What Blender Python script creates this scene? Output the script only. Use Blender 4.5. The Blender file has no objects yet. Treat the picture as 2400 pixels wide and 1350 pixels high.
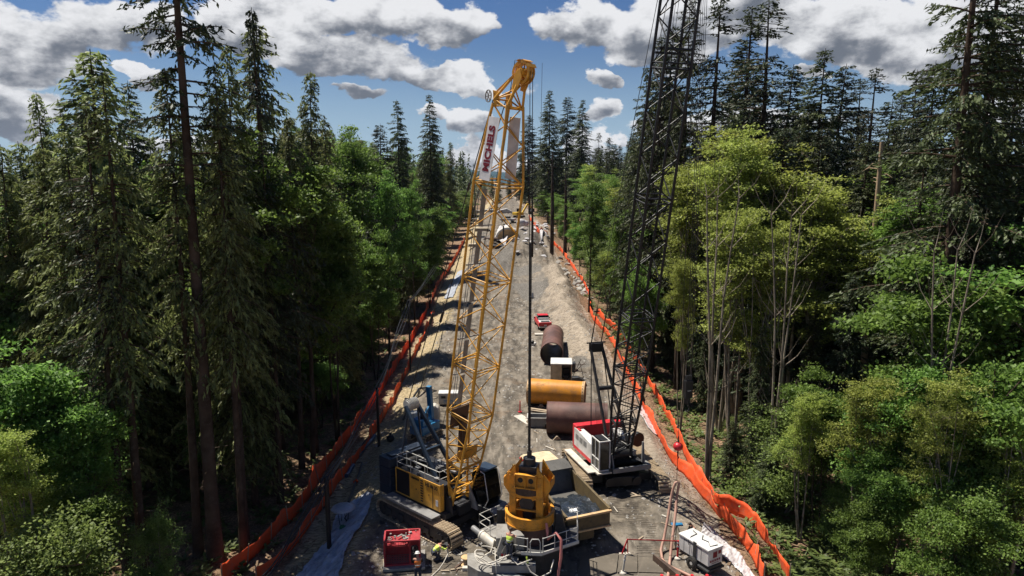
import bpy, bmesh, math, random
import numpy as np
from mathutils import Vector, Matrix, noise
PI = math.pi
R = math.radians
S = bpy.context.scene
COL = S.collection
# ------------------------------------------------------------------ camera
CAMZ, PITCH, FPX = 22.0, R(8.7), 1600.0
cd = bpy.data.cameras.new('camera'); cd.lens = 24; cd.sensor_width = 36; cd.clip_end = 30000; cd.clip_start = 0.5
cam = bpy.data.objects.new('camera', cd); COL.objects.link(cam)
cam.location = (0, 0, CAMZ); cam.rotation_euler = (PI/2 - PITCH, 0, 0)
S.camera = cam

def _dir(x, y):
    dx = (x-1200)/FPX; dv = (675-y)/FPX
    return dx, math.cos(PITCH)+dv*math.sin(PITCH), -math.sin(PITCH)+dv*math.cos(PITCH)
def G(x, y, z=0.0):
    dx, dy, dz = _dir(x, y); t = (z-CAMZ)/dz
    return Vector((dx*t, dy*t, z))
def A(x, y, Y):
    dx, dy, dz = _dir(x, y); t = Y/dy
    return Vector((dx*t, Y, CAMZ+dz*t))

# ------------------------------------------------------------------ sun, sky
SUN_EL = R(64)
SUN_DIR = Vector((-0.82, 0.57, 0)).normalized()*math.cos(SUN_EL) + Vector((0, 0, math.sin(SUN_EL)))
sl = bpy.data.lights.new('sun', 'SUN'); sl.energy = 5.0; sl.angle = R(0.5); sl.color = (1.0, 0.94, 0.84)
so = bpy.data.objects.new('sun', sl); COL.objects.link(so)
so.rotation_euler = SUN_DIR.to_track_quat('Z', 'Y').to_euler()
S.view_settings.view_transform = 'Standard'; S.view_settings.look = 'None'
S.view_settings.exposure = 0.74; S.view_settings.gamma = 1.0
S.cycles.max_bounces = 6; S.cycles.transparent_max_bounces = 4; S.cycles.diffuse_bounces = 4
S.cycles.use_denoising = True

W = bpy.data.worlds.new('World'); S.world = W; W.use_nodes = True
nt = W.node_tree; nt.nodes.clear()
class NX:
    """tiny helper for math nodes"""
    def __init__(s, nt): s.nt = nt
    def m(s, op, a, b=None, c=None, clamp=False):
        n = s.nt.nodes.new('ShaderNodeMath'); n.operation = op; n.use_clamp = clamp
        for i, v in enumerate((a, b, c)):
            if v is None: continue
            if isinstance(v, (int, float)): n.inputs[i].default_value = v
            else: s.nt.links.new(v, n.inputs[i])
        return n.outputs[0]
    def mr(s, v, a, b, c=0.0, d=1.0, smooth=True):
        n = s.nt.nodes.new('ShaderNodeMapRange'); n.interpolation_type = 'SMOOTHSTEP' if smooth else 'LINEAR'
        s.nt.links.new(v, n.inputs[0])
        for i, q in enumerate((a, b, c, d)): n.inputs[i+1].default_value = q
        return n.outputs[0]
    def noise(s, vec, scale, detail=6, rough=0.55, dist=0.0, out=0):
        n = s.nt.nodes.new('ShaderNodeTexNoise'); n.inputs['Scale'].default_value = scale
        n.inputs['Detail'].default_value = detail; n.inputs['Roughness'].default_value = rough
        n.inputs['Distortion'].default_value = dist
        if vec is not None: s.nt.links.new(vec, n.inputs['Vector'])
        return n.outputs[out]
    def mix(s, f, a, b):
        n = s.nt.nodes.new('ShaderNodeMix'); n.data_type = 'RGBA'
        for i, v in ((0, f), (6, a), (7, b)):
            if isinstance(v, (int, float)): n.inputs[i].default_value = v
            elif isinstance(v, tuple): n.inputs[i].default_value = (*v[:3], 1)
            else: s.nt.links.new(v, n.inputs[i])
        return n.outputs[2]
x = NX(nt)
sky = nt.nodes.new('ShaderNodeTexSky'); sky.sky_type = 'NISHITA'; sky.sun_disc = False
sky.sun_elevation = SUN_EL; sky.sun_rotation = math.atan2(SUN_DIR.x, SUN_DIR.y)
sky.air_density = 1.0; sky.dust_density = 0.0; sky.ozone_density = 1.6
bg = nt.nodes.new('ShaderNodeBackground'); bg.inputs[1].default_value = 0.05
tc = nt.nodes.new('ShaderNodeTexCoord'); sp = nt.nodes.new('ShaderNodeSeparateXYZ')
nt.links.new(tc.outputs['Generated'], sp.inputs[0])
az = x.m('ARCTAN2', sp.outputs[0], sp.outputs[1]); el = x.m('ARCSINE', sp.outputs[2])
cb0 = nt.nodes.new('ShaderNodeCombineXYZ'); nt.links.new(az, cb0.inputs[0]); nt.links.new(x.m('MULTIPLY', el, 1.5), cb0.inputs[1])
wn = nt.nodes.new('ShaderNodeTexNoise'); wn.inputs['Scale'].default_value = 8.5; wn.inputs['Detail'].default_value = 7; wn.inputs['Roughness'].default_value = 0.58; nt.links.new(cb0.outputs[0], wn.inputs['Vector'])
wsp = nt.nodes.new('ShaderNodeSeparateColor'); nt.links.new(wn.outputs['Color'], wsp.inputs[0])
az0, el0 = az, el
az = x.m('ADD', az, x.m('MULTIPLY', x.m('SUBTRACT', wsp.outputs[0], 0.5), 0.16)); el = x.m('ADD', el, x.m('MULTIPLY', x.m('SUBTRACT', wsp.outputs[1], 0.5), 0.085))
cb = nt.nodes.new('ShaderNodeCombineXYZ'); nt.links.new(az0, cb.inputs[0]); nt.links.new(x.m('MULTIPLY', el0, 1.6), cb.inputs[1])
cb.inputs[2].default_value = 3.7
n1 = x.noise(cb.outputs[0], 9, 9, 0.56); n2 = x.noise(cb.outputs[0], 4.2, 2, 0.5)
sc2 = nt.nodes.new('ShaderNodeVectorMath'); sc2.operation = 'ADD'; nt.links.new(cb.outputs[0], sc2.inputs[0]); sc2.inputs[1].default_value = (-0.012, 0.028, 0)
n1s = x.noise(sc2.outputs[0], 9, 9, 0.56)
blobs = [(70,95,190,105),(270,55,190,75),(20,250,120,55),(30,285,90,50),(312,180,42,36),(600,60,160,60),(760,20,140,60),(900,20,170,80),
         (1080,62,95,80),(850,130,230,62),(1010,180,170,42),(1100,205,90,30),(1095,290,70,44),(1120,370,60,60),(1000,270,60,24),(865,222,55,24),
         (1395,55,160,70),(1560,110,160,60),(1700,40,260,100),(1890,55,240,85),(2060,80,230,75),(2110,110,130,60),(1405,185,50,36),(1395,265,60,40),(1380,350,90,60),
         (1905,178,40,20),(2330,60,200,160),(2330,270,120,40),(1700,300,300,40),(500,350,300,40),(2100,395,240,32),(-160,60,200,130),(2560,120,200,120),(1200,405,900,40)]
dens = None; tnum = None; wsum = None
for (bx, by, rx, ry) in blobs:
    d = Vector(_dir(bx, by)).normalized(); ca, ce = math.atan2(d.x, d.y), math.asin(d.z)
    ra, re = rx/FPX/1.10, ry/FPX/1.10
    du = x.m('MULTIPLY', x.m('SUBTRACT', az, ca), 1/ra); dv = x.m('MULTIPLY', x.m('SUBTRACT', el, ce), 1/re)
    r2 = x.m('ADD', x.m('MULTIPLY', du, du), x.m('MULTIPLY', dv, dv))
    w = x.m('MAXIMUM', x.m('SUBTRACT', 1.25, r2), 0.0)
    dens = w if dens is None else x.m('SMOOTH_MAX', dens, w, 0.25)
    tv = x.m('MULTIPLY', w, x.m('MAXIMUM', x.m('MINIMUM', dv, 1.0), -1.0))
    tnum = tv if tnum is None else x.m('ADD', tnum, tv)
    wsum = w if wsum is None else x.m('ADD', wsum, w)
# clouds elsewhere in the sky, away from the listed ones
far = x.mr(x.m('ABSOLUTE', az), 0.75, 1.0); hi = x.mr(el, 0.26, 0.4)
els = x.m('MULTIPLY', x.m('MAXIMUM', far, hi), x.mr(n2, 0.56, 0.72, 0, 1.2))
dens = x.m('MAXIMUM', dens, els)
n3 = x.noise(cb.outputs[0], 30, 6, 0.6)
cov = x.m('ADD', x.m('ADD', dens, x.m('MULTIPLY', x.m('SUBTRACT', n1, 0.5), 1.7)), x.m('MULTIPLY', x.m('SUBTRACT', n3, 0.5), 0.75))
mask = x.mr(cov, 0.46, 0.68)
tt = x.m('DIVIDE', tnum, x.m('ADD', wsum, 0.05))
lit = x.m('ADD', x.m('MULTIPLY', tt, 0.75), x.m('MULTIPLY', x.m('SUBTRACT', n1, n1s), 4.0))
lit = x.m('ADD', lit, x.m('MULTIPLY', x.m('SUBTRACT', n2, 0.5), 0.5))
lit = x.m('SUBTRACT', lit, x.m('MULTIPLY', x.m('SUBTRACT', dens, 0.7), 0.42))
lit = x.m('ADD', lit, x.m('MULTIPLY', x.m('SUBTRACT', n3, 0.5), 0.9))
litv = x.mr(lit, -0.80, 0.42)
CS = 1/0.05
ccol = x.mix(litv, (0.085*CS, 0.096*CS, 0.118*CS), (0.50*CS, 0.503*CS, 0.515*CS))
hsv = nt.nodes.new('ShaderNodeHueSaturation'); hsv.inputs['Saturation'].default_value = 1.35; hsv.inputs['Value'].default_value = 0.80; hsv.inputs['Hue'].default_value = 0.515
nt.links.new(sky.outputs[0], hsv.inputs['Color'])
skc = x.mix(x.mr(el0, 0.20, 0.0, 0, 0.75), hsv.outputs[0], (0.19*CS, 0.29*CS, 0.42*CS))
fin = x.mix(mask, skc, ccol)
nt.links.new(fin, bg.inputs[0])
wo = nt.nodes.new('ShaderNodeOutputWorld'); nt.links.new(bg.outputs[0], wo.inputs[0])
W.cycles.sampling_method = 'MANUAL'; W.cycles.sample_map_resolution = 512

# ------------------------------------------------------------------ materials
def new_mat(name):
    m = bpy.data.materials.new(name); m.use_nodes = True
    t = m.node_tree; b = t.nodes['Principled BSDF']
    return m, t, b
def paint(name, col, rough=0.5, metal=0.0, dirt=0.35, dcol=(0.16, 0.13, 0.10), scale=2.5, bump=0.0, bscale=30, spec=0.4, var=0.12):
    m, t, b = new_mat(name); k = NX(t)
    tc = t.nodes.new('ShaderNodeTexCoord').outputs['Object']
    n = k.noise(tc, scale, 7, 0.65); n2 = k.noise(tc, scale*9, 4, 0.6)
    f = k.mr(k.m('ADD', n, k.m('MULTIPLY', k.m('SUBTRACT', n2, 0.5), 0.5)), 0.46, 0.78, 0, dirt)
    c2 = tuple(c*(1-var*1.6) for c in col); c3 = tuple(min(1, c*(1+var)) for c in col)
    base = k.mix(k.mr(k.noise(tc, scale*0.6, 3), 0.3, 0.7), c2, c3)
    t.links.new(k.mix(f, base, dcol), b.inputs['Base Color'])
    t.links.new(k.m('ADD', rough, k.m('MULTIPLY', f, 0.4), clamp=True), b.inputs['Roughness'])
    b.inputs['Metallic'].default_value = metal; b.inputs['Specular IOR Level'].default_value = spec
    if bump:
        bn = t.nodes.new('ShaderNodeBump'); bn.inputs['Strength'].default_value = bump; bn.inputs['Distance'].default_value = 0.03
        t.links.new(k.noise(tc, bscale, 5, 0.6), bn.inputs['Height']); t.links.new(bn.outputs[0], b.inputs['Normal'])
    return m
def leafmat(name, c1, c2, trans=0.35, rough=0.55):
    m, t, b = new_mat(name); k = NX(t)
    oi = t.nodes.new('ShaderNodeObjectInfo').outputs['Random']
    tc = t.nodes.new('ShaderNodeTexCoord').outputs['Object']
    geo = t.nodes.new('ShaderNodeNewGeometry').outputs['Random Per Island']
    n = k.noise(tc, 0.9, 4)
    f = k.m('ADD', k.m('MULTIPLY', geo, 0.45), k.m('MULTIPLY', k.mr(n, 0.36, 0.64), 0.55))
    c = k.mix(f, c1, c2)
    h = t.nodes.new('ShaderNodeHueSaturation'); t.links.new(c, h.inputs['Color'])
    t.links.new(k.m('ADD', 0.496, k.m('MULTIPLY', oi, 0.03)), h.inputs['Hue'])
    t.links.new(k.m('ADD', 0.78, k.m('MULTIPLY', oi, 0.42)), h.inputs['Value'])
    t.links.new(h.outputs[0], b.inputs['Base Color']); b.inputs['Roughness'].default_value = rough
    b.inputs['Specular IOR Level'].default_value = 0.3
    tr = t.nodes.new('ShaderNodeBsdfTranslucent'); t.links.new(h.outputs[0], tr.inputs[0])
    mx = t.nodes.new('ShaderNodeMixShader'); mx.inputs[0].default_value = trans
    t.links.new(b.outputs[0], mx.inputs[1]); t.links.new(tr.outputs[0], mx.inputs[2])
    t.links.new(mx.outputs[0], t.nodes['Material Output'].inputs[0])
    return m
M = {}
M['yellow'] = paint('crane_yellow', (0.66, 0.33, 0.04), 0.42, dirt=0.55, dcol=(0.22, 0.15, 0.08), scale=2.0)
M['tool'] = paint('tool_orange_yellow', (0.68, 0.29, 0.025), 0.45, dirt=0.75, dcol=(0.10, 0.06, 0.035), scale=2.2, bump=0.15)
M['navy'] = paint('navy_paint', (0.018, 0.028, 0.048), 0.4, dirt=0.25, dcol=(0.06, 0.06, 0.06))
M['bluesteel'] = paint('blue_grey_steel', (0.017, 0.031, 0.053), 0.4, dirt=0.15, dcol=(0.1, 0.1, 0.1))
M['black'] = paint('black_steel', (0.012, 0.012, 0.014), 0.45, dirt=0.25, dcol=(0.05, 0.045, 0.04))
M['dark'] = paint('dark_machinery', (0.03, 0.031, 0.034), 0.5, dirt=0.5, dcol=(0.10, 0.09, 0.075), scale=4)
M['grey'] = paint('grey_steel', (0.20, 0.20, 0.20), 0.5, dirt=0.5, dcol=(0.16, 0.13, 0.1))
M['pale'] = paint('pale_grey_steel', (0.25, 0.24, 0.22), 0.5, dirt=0.8, dcol=(0.10, 0.085, 0.07), bump=0.2)
M['rail'] = paint('galvanised_rail', (0.52, 0.51, 0.47), 0.4, dirt=0.4, dcol=(0.2, 0.17, 0.13))
M['white'] = paint('white_paint', (0.60, 0.59, 0.565), 0.4, dirt=0.3, dcol=(0.32, 0.28, 0.22))
M['dirtywhite'] = paint('dusty_white', (0.50, 0.465, 0.40), 0.5, dirt=0.6, dcol=(0.24, 0.2, 0.15))
M['cream'] = paint('cream_roof', (0.62, 0.50, 0.32), 0.45, dirt=0.5, dcol=(0.3, 0.2, 0.1))
M['red'] = paint('red_paint', (0.55, 0.02, 0.028), 0.38, dirt=0.25, dcol=(0.2, 0.08, 0.06))
M['cratered'] = paint('crate_red', (0.36, 0.028, 0.035), 0.5, dirt=0.5, dcol=(0.20, 0.11, 0.09), scale=3)
M['rust'] = paint('rust_brown_casing', (0.125, 0.062, 0.050), 0.55, dirt=0.6, dcol=(0.20, 0.12, 0.09), scale=0.9, var=0.25)
M['rustdark'] = paint('dark_rust', (0.075, 0.045, 0.032), 0.6, dirt=0.6, dcol=(0.16, 0.09, 0.05), scale=1.2, var=0.3)
M['orangepipe'] = paint('orange_casing', (0.60, 0.24, 0.02), 0.42, dirt=0.85, dcol=(0.26, 0.13, 0.05), scale=1.1, bump=0.15)
M['sandflange'] = paint('pale_flange', (0.55, 0.36, 0.18), 0.55, dirt=0.6, dcol=(0.2, 0.12, 0.08))
M['fence'] = paint('orange_silt_fabric', (0.74, 0.095, 0.025), 0.7, dirt=0.75, dcol=(0.50, 0.17, 0.10), scale=1.2, bump=0.7, bscale=5, spec=0.2)
M['shoe'] = paint('worn_track_shoe', (0.46, 0.36, 0.24), 0.5, dirt=0.8, dcol=(0.22, 0.17, 0.11), scale=3, bump=0.3)
M['trackframe'] = paint('track_frame', (0.045, 0.046, 0.048), 0.5, dirt=0.6, dcol=(0.14, 0.12, 0.1), scale=2)
M['glass'] = paint('dark_cab_glass', (0.004, 0.005, 0.006), 0.10, dirt=0.0, spec=0.35)
M['rubber'] = paint('tyre_rubber', (0.022, 0.021, 0.02), 0.75, dirt=0.6, dcol=(0.10, 0.085, 0.065), scale=3, bump=0.3)
M['hose'] = paint('pinkish_hose', (0.42, 0.24, 0.18), 0.6, dirt=0.5, dcol=(0.3, 0.22, 0.15))
M['pinkhose'] = paint('pink_hose', (0.58, 0.20, 0.17), 0.55, dirt=0.3, dcol=(0.4, 0.2, 0.15))
M['whitehose'] = paint('white_hose', (0.58, 0.54, 0.46), 0.55, dirt=0.4)
M['rope'] = paint('steel_rope', (0.03, 0.03, 0.03), 0.5, 0.3, dirt=0.3)
M['bluelift'] = paint('machine_blue', (0.02, 0.16, 0.33), 0.4, dirt=0.25, dcol=(0.1, 0.13, 0.15))
M['banner'] = paint('banner_white', (0.74, 0.73, 0.71), 0.6, dirt=0.15, dcol=(0.5, 0.48, 0.45))
M['maroon'] = paint('banner_maroon', (0.20, 0.008, 0.02), 0.6, dirt=0.0)
M['tarpsilver'] = paint('silver_tarp', (0.34, 0.365, 0.42), 0.36, dirt=0.75, dcol=(0.10, 0.11, 0.14), scale=1.6, bump=1.0, bscale=4, spec=0.6)
M['tarpwhite'] = paint('white_tarp', (0.50, 0.485, 0.485), 0.5, dirt=0.8, dcol=(0.26, 0.215, 0.19), scale=1.5, bump=0.8, bscale=5)
M['wood'] = paint('weathered_timber', (0.34, 0.27, 0.19), 0.75, dirt=0.5, dcol=(0.14, 0.11, 0.08), scale=3, bump=0.3)
M['post'] = paint('black_post', (0.016, 0.012, 0.011), 0.6, dirt=0.2)
M['cable'] = paint('black_cable', (0.02, 0.02, 0.022), 0.35, dirt=0.2, dcol=(0.12, 0.12, 0.12))
M['bluepipe'] = paint('blue_grey_pipe', (0.05, 0.075, 0.12), 0.35, dirt=0.4, dcol=(0.16, 0.18, 0.2))
M['mud'] = paint('wet_dark_mud', (0.018, 0.023, 0.030), 0.22, dirt=0.5, dcol=(0.07, 0.085, 0.10), scale=3.5, bump=1.0, bscale=7, spec=0.7)
M['bedyellow'] = paint('mud_caked_yellow', (0.125, 0.088, 0.038), 0.6, dirt=0.95, dcol=(0.06, 0.052, 0.04), scale=3.2, bump=0.4)
M['bedgrey'] = paint('worn_bed_steel', (0.10, 0.095, 0.085), 0.45, dirt=0.9, dcol=(0.045, 0.042, 0.038), scale=2.0)
M['concrete'] = paint('pale_slab', (0.50, 0.46, 0.40), 0.8, dirt=0.5, dcol=(0.3, 0.26, 0.2), bump=0.2)
M['plate'] = paint('muddy_road_plate', (0.115, 0.098, 0.076), 0.5, dirt=0.8, dcol=(0.175, 0.145, 0.108), scale=0.8)
M['stone'] = paint('broken_rock', (0.34, 0.32, 0.29), 0.85, dirt=0.6, dcol=(0.18, 0.15, 0.12), scale=1.5, bump=0.5, bscale=5)
M['skin'] = paint('skin', (0.42, 0.21, 0.14), 0.5, dirt=0.1)
M['hivis'] = paint('hi_vis_yellow', (0.62, 0.80, 0.10), 0.6, dirt=0.2, dcol=(0.4, 0.45, 0.12))
M['hiorange'] = paint('hi_vis_orange', (0.80, 0.20, 0.03), 0.6, dirt=0.15)
M['jeans'] = paint('dark_trousers', (0.03, 0.035, 0.055), 0.8, dirt=0.3)
M['boot'] = paint('work_boot', (0.07, 0.045, 0.03), 0.7, dirt=0.4)
M['coat'] = paint('black_coat', (0.015, 0.015, 0.016), 0.8, dirt=0.1)
M['reflect'] = paint('reflective_tape', (0.6, 0.6, 0.55), 0.3, dirt=0.1)
M['tan'] = paint('tan_door', (0.42, 0.35, 0.24), 0.6, dirt=0.4)
M['excav'] = paint('excavator_yellow', (0.70, 0.45, 0.04), 0.45, dirt=0.3)
M['green'] = paint('green_bin', (0.03, 0.16, 0.08), 0.5, dirt=0.3)
M['bark'] = paint('bark', (0.070, 0.048, 0.034), 0.9, dirt=0.7, dcol=(0.11, 0.09, 0.075), scale=1.2, bump=1.0, bscale=9, spec=0.1, var=0.3)
M['palebark'] = paint('pale_bark', (0.26, 0.22, 0.17), 0.85, dirt=0.8, dcol=(0.10, 0.085, 0.06), scale=1.5, bump=0.6, bscale=8, spec=0.1, var=0.3)
M['snagwood'] = paint('bare_snag_wood', (0.40, 0.29, 0.19), 0.85, dirt=0.7, dcol=(0.15, 0.10, 0.07), scale=1.0, bump=0.6, bscale=8, spec=0.1)
M['fir'] = leafmat('fir_needles', (0.014, 0.022, 0.008), (0.135, 0.160, 0.058), 0.28)
M['fir2'] = leafmat('dark_fir_needles', (0.011, 0.018, 0.009), (0.082, 0.100, 0.044), 0.22)
M['cedar'] = leafmat('cedar_fronds', (0.018, 0.030, 0.008), (0.330, 0.360, 0.125), 0.45)
M['maple'] = leafmat('maple_leaves', (0.045, 0.095, 0.014), (0.270, 0.395, 0.080), 0.5)
M['alder'] = leafmat('alder_leaves', (0.120, 0.150, 0.022), (0.480, 0.520, 0.120), 0.5)
M['shrub'] = leafmat('shrub_leaves', (0.045, 0.075, 0.014), (0.300, 0.370, 0.095), 0.45)
M['fern'] = leafmat('fern_fronds', (0.05, 0.07, 0.018), (0.17, 0.19, 0.05), 0.3)
M['litter'] = paint('forest_litter', (0.15, 0.10, 0.06), 0.9, dirt=0.7, dcol=(0.28, 0.19, 0.11), scale=3)

# ------------------------------------------------------------------ mesh builder
class MB:
    def __init__(s, T=None): s.v = []; s.f = []; s.sm = []; s.T = T
    def _add(s, vs, fs, smooth=False):
        o = len(s.v)
        for p in vs: s.v.append(s.T @ Vector(p) if s.T else Vector(p))
        for f in fs: s.f.append([i+o for i in f]); s.sm.append(smooth)
    def box(s, c, d, rz=0, ry=0, rx=0):
        m = Matrix.Translation(c) @ Matrix.Rotation(rz, 4, 'Z') @ Matrix.Rotation(ry, 4, 'Y') @ Matrix.Rotation(rx, 4, 'X')
        a, b, h = d[0]/2, d[1]/2, d[2]/2
        vs = [m @ Vector((x_, y_, z_)) for z_ in (-h, h) for x_, y_ in ((-a, -b), (a, -b), (a, b), (-a, b))]
        s._add(vs, [(3, 2, 1, 0), (4, 5, 6, 7), (0, 1, 5, 4), (1, 2, 6, 5), (2, 3, 7, 6), (3, 0, 4, 7)]); return s
    def bb(s, x0, x1, y0, y1, z0, z1): return s.box(((x0+x1)/2, (y0+y1)/2, (z0+z1)/2), (abs(x1-x0), abs(y1-y0), abs(z1-z0)))
    def bar(s, p, q, w, h=None, up=(0, 0, 1)):
        p = Vector(p); q = Vector(q); h = h or w; d = (q-p)
        if d.length < 1e-6: return s
        d.normalize(); u = Vector(up)
        if abs(d.dot(u)) > 0.99: u = Vector((1, 0, 0))
        a = d.cross(u).normalized(); b = a.cross(d).normalized()
        vs = [e + a*i*w/2 + b*j*h/2 for e in (p, q) for i, j in ((-1, -1), (1, -1), (1, 1), (-1, 1))]
        s._add(vs, [(3, 2, 1, 0), (4, 5, 6, 7), (0, 1, 5, 4), (1, 2, 6, 5), (2, 3, 7, 6), (3, 0, 4, 7)]); return s
    def tube(s, pts, r, n=7, caps=True):
        pts = [Vector(p) for p in pts]; rs = r if isinstance(r, (list, tuple)) else [r]*len(pts)
        vs = []; prev = None; rings = []
        for i, p in enumerate(pts):
            d = (pts[min(i+1, len(pts)-1)] - pts[max(i-1, 0)]).normalized()
            if prev is None:
                u = Vector((0, 0, 1)) if abs(d.z) < 0.9 else Vector((1, 0, 0)); a = d.cross(u).normalized()
            else: a = (prev - d*prev.dot(d)).normalized()
            prev = a; b = d.cross(a)
            rings.append([p + (a*math.cos(2*PI*k/n) + b*math.sin(2*PI*k/n))*rs[i] for k in range(n)])
        vs = [q for rg in rings for q in rg]
        fs = [(i*n+k, i*n+(k+1) % n, (i+1)*n+(k+1) % n, (i+1)*n+k) for i in range(len(pts)-1) for k in range(n)]
        s._add(vs, fs, n > 4)
        if caps: s._add(rings[0], [tuple(range(n))[::-1]]); s._add(rings[-1], [tuple(range(n))])
        return s
    def cyl(s, p, q, r, n=16, r2=None): return s.tube([p, q], [r, r if r2 is None else r2], n)
    def ring(s, c, axis, ro, ri, length, n=32):
        """hollow tube centred at c along axis"""
        c = Vector(c); d = Vector(axis).normalized(); u = Vector((0, 0, 1)) if abs(d.z) < 0.9 else Vector((1, 0, 0))
        a = d.cross(u).normalized(); b = d.cross(a)
        def rg(r, t): return [c + d*t + (a*math.cos(2*PI*k/n)+b*math.sin(2*PI*k/n))*r for k in range(n)]
        h = length/2
        for (r1, t1, r2, t2, sm) in ((ro, -h, ro, h, True), (ri, h, ri, -h, True), (ro, h, ri, h, False), (ri, -h, ro, -h, False)):
            s._add(rg(r1, t1)+rg(r2, t2), [(k, (k+1) % n, n+(k+1) % n, n+k) for k in range(n)], sm)
        return s
    def prism(s, poly, axis, t0, t1):
        """extrude a 2D polygon along axis: 'y' -> poly in xz, 'x' -> poly in yz, 'z' -> poly in xy"""
        def pt(a, b, t): return {'y': (a, t, b), 'x': (t, a, b), 'z': (a, b, t)}[axis]
        n = len(poly); vs = [pt(a, b, t0) for a, b in poly] + [pt(a, b, t1) for a, b in poly]
        s._add(vs, [tuple(range(n))[::-1], tuple(range(n, 2*n))] + [(i, (i+1) % n, n+(i+1) % n, n+i) for i in range(n)]); return s
    def lathe(s, prof, c=(0, 0, 0), n=20):
        c = Vector(c); vs = []
        for r, z in prof: vs += [c + Vector((r*math.cos(2*PI*k/n), r*math.sin(2*PI*k/n), z)) for k in range(n)]
        s._add(vs, [(i*n+k, i*n+(k+1) % n, (i+1)*n+(k+1) % n, (i+1)*n+k) for i in range(len(prof)-1) for k in range(n)], True); return s
    def ball(s, c, r, n=12, sq=(1, 1, 1)):
        prof = [(max(1e-4, r*math.sin(PI*i/8)), -r*math.cos(PI*i/8)) for i in range(9)]
        vs = []; c = Vector(c)
        for a, z in prof: vs += [c + Vector((a*math.cos(2*PI*k/n)*sq[0], a*math.sin(2*PI*k/n)*sq[1], z*sq[2])) for k in range(n)]
        s._add(vs, [(i*n+k, i*n+(k+1) % n, (i+1)*n+(k+1) % n, (i+1)*n+k) for i in range(8) for k in range(n)], True); return s
    def build(s, name, mat, parent=None, bevel=0.0, label=None):
        me = bpy.data.meshes.new(name); me.from_pydata([tuple(v) for v in s.v], [], s.f)
        me.polygons.foreach_set('use_smooth', s.sm); me.update()
        me.materials.append(M[mat] if isinstance(mat, str) else mat)
        o = bpy.data.objects.new(name, me); COL.objects.link(o)
        if parent: o.parent = parent
        if bevel:
            bm = o.modifiers.new('bevel', 'BEVEL'); bm.width = bevel; bm.segments = 2; bm.limit_method = 'ANGLE'; bm.angle_limit = R(40)
        if label: o['label'] = label
        return o
def thing(name, label, cat, loc=(0, 0, 0), rz=0, group=None, kind=None):
    o = bpy.data.objects.new(name, None); COL.objects.link(o); o.empty_display_size = 0.3
    o.location = loc; o.rotation_euler = (0, 0, rz)
    return tag(o, label, cat, group, kind)
def tag(o, label, cat, group=None, kind=None):
    if label: o['label'] = label
    if cat: o['category'] = cat
    if group: o['group'] = group
    if kind: o['kind'] = kind
    return o
def single(b, name, mat, label, cat, loc=None, group=None, kind=None, bevel=0.0):
    """a thing that is one mesh; geometry given in world coordinates is re-based on loc"""
    if loc is not None:
        L = Vector(loc); b.v = [v - L for v in b.v]
    o = b.build(name, mat, None, bevel)
    if loc is not None: o.location = loc
    return tag(o, label, cat, group, kind)
def copy_tree(o, loc, rz=0.0, scale=None, label=None, cat=None, group=None):
    r = o.copy(); COL.objects.link(r); r.location = loc; r.rotation_euler = (0, 0, rz)
    if scale is not None: r.scale = scale
    if label: r['label'] = label
    if group: r['group'] = group
    for ch in list(o.children):
        c = ch.copy(); COL.objects.link(c); c.parent = r
        for g in list(ch.children):
            d = g.copy(); COL.objects.link(d); d.parent = c
    return r
def text_mesh(name, body, size, mat, parent, mtx, bold=0.02, extrude=0.01, sx=1.0, spacing=1.0):
    cu = bpy.data.curves.new(name, 'FONT'); cu.body = body; cu.size = size; cu.offset = bold; cu.extrude = extrude
    cu.align_x = 'CENTER'; cu.align_y = 'CENTER'; cu.space_character = spacing
    o = bpy.data.objects.new(name, cu); COL.objects.link(o)
    me = bpy.data.meshes.new_from_object(o.evaluated_get(bpy.context.evaluated_depsgraph_get()))
    bpy.data.objects.remove(o)
    me.transform(mtx @ Matrix.Diagonal((sx, 1, 1, 1))); me.name = name
    me.materials.clear(); me.materials.append(M[mat])
    q = bpy.data.objects.new(name, me); COL.objects.link(q); q.parent = parent
    return q

# ------------------------------------------------------------------ ground
def sstep(a, b, v):
    t = min(1, max(0, (v-a)/(b-a))); return t*t*(3-2*t)
def nz(x, y, s, seed=0.0): return noise.noise(Vector((x*s, y*s, seed)))
MOUNDS = [(-3,163,2.2,3.5,0.9),(1.5,171,2.0,3,1.0),(4.8,190,2.4,3,1.2),(-1,192,2.5,4,1.0),(8.2,176,2.0,4,1.0),(-4.5,207,2.6,5,1.0),(6.8,212,2.6,4,1.0),(0.5,222,3,5,1.2),(-0.5,129,2.0,2.5,0.35),(6.6,126,1.8,3,0.5),(-6.5,134,2,4,0.5),(7.8,140,1.6,3,0.7),(3.5,182,3.6,7,1.9),(7.5,196,4,9,1.7),(-1.5,176,3.4,6,1.4),(1.5,205,5,9,2.0),(6.5,166,3.2,5,1.0),(9.5,152,3,8,1.1),(0.5,138,4,5,0.35),(5,146,2.6,4,-0.1),
          (8.3,118,2.6,14,1.6),(9.6,104,2.2,9,1.5),(10.3,92,1.7,8,1.0),(10,132,2.5,12,1.3),(7,92,1.5,3,0.25),(8.6,78,1.5,3,0.3),(-7,150,2.4,14,0.9),(10,51,1.8,5,0.35),
          (12,58,1.2,9,0.5),(-11.2,56,0.9,2.2,0.45),(-4,118,3,4,0.25),(10.5,220,5,14,1.6),(2,245,6,14,1.2),(-7.5,190,3,14,1.2)]
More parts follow.
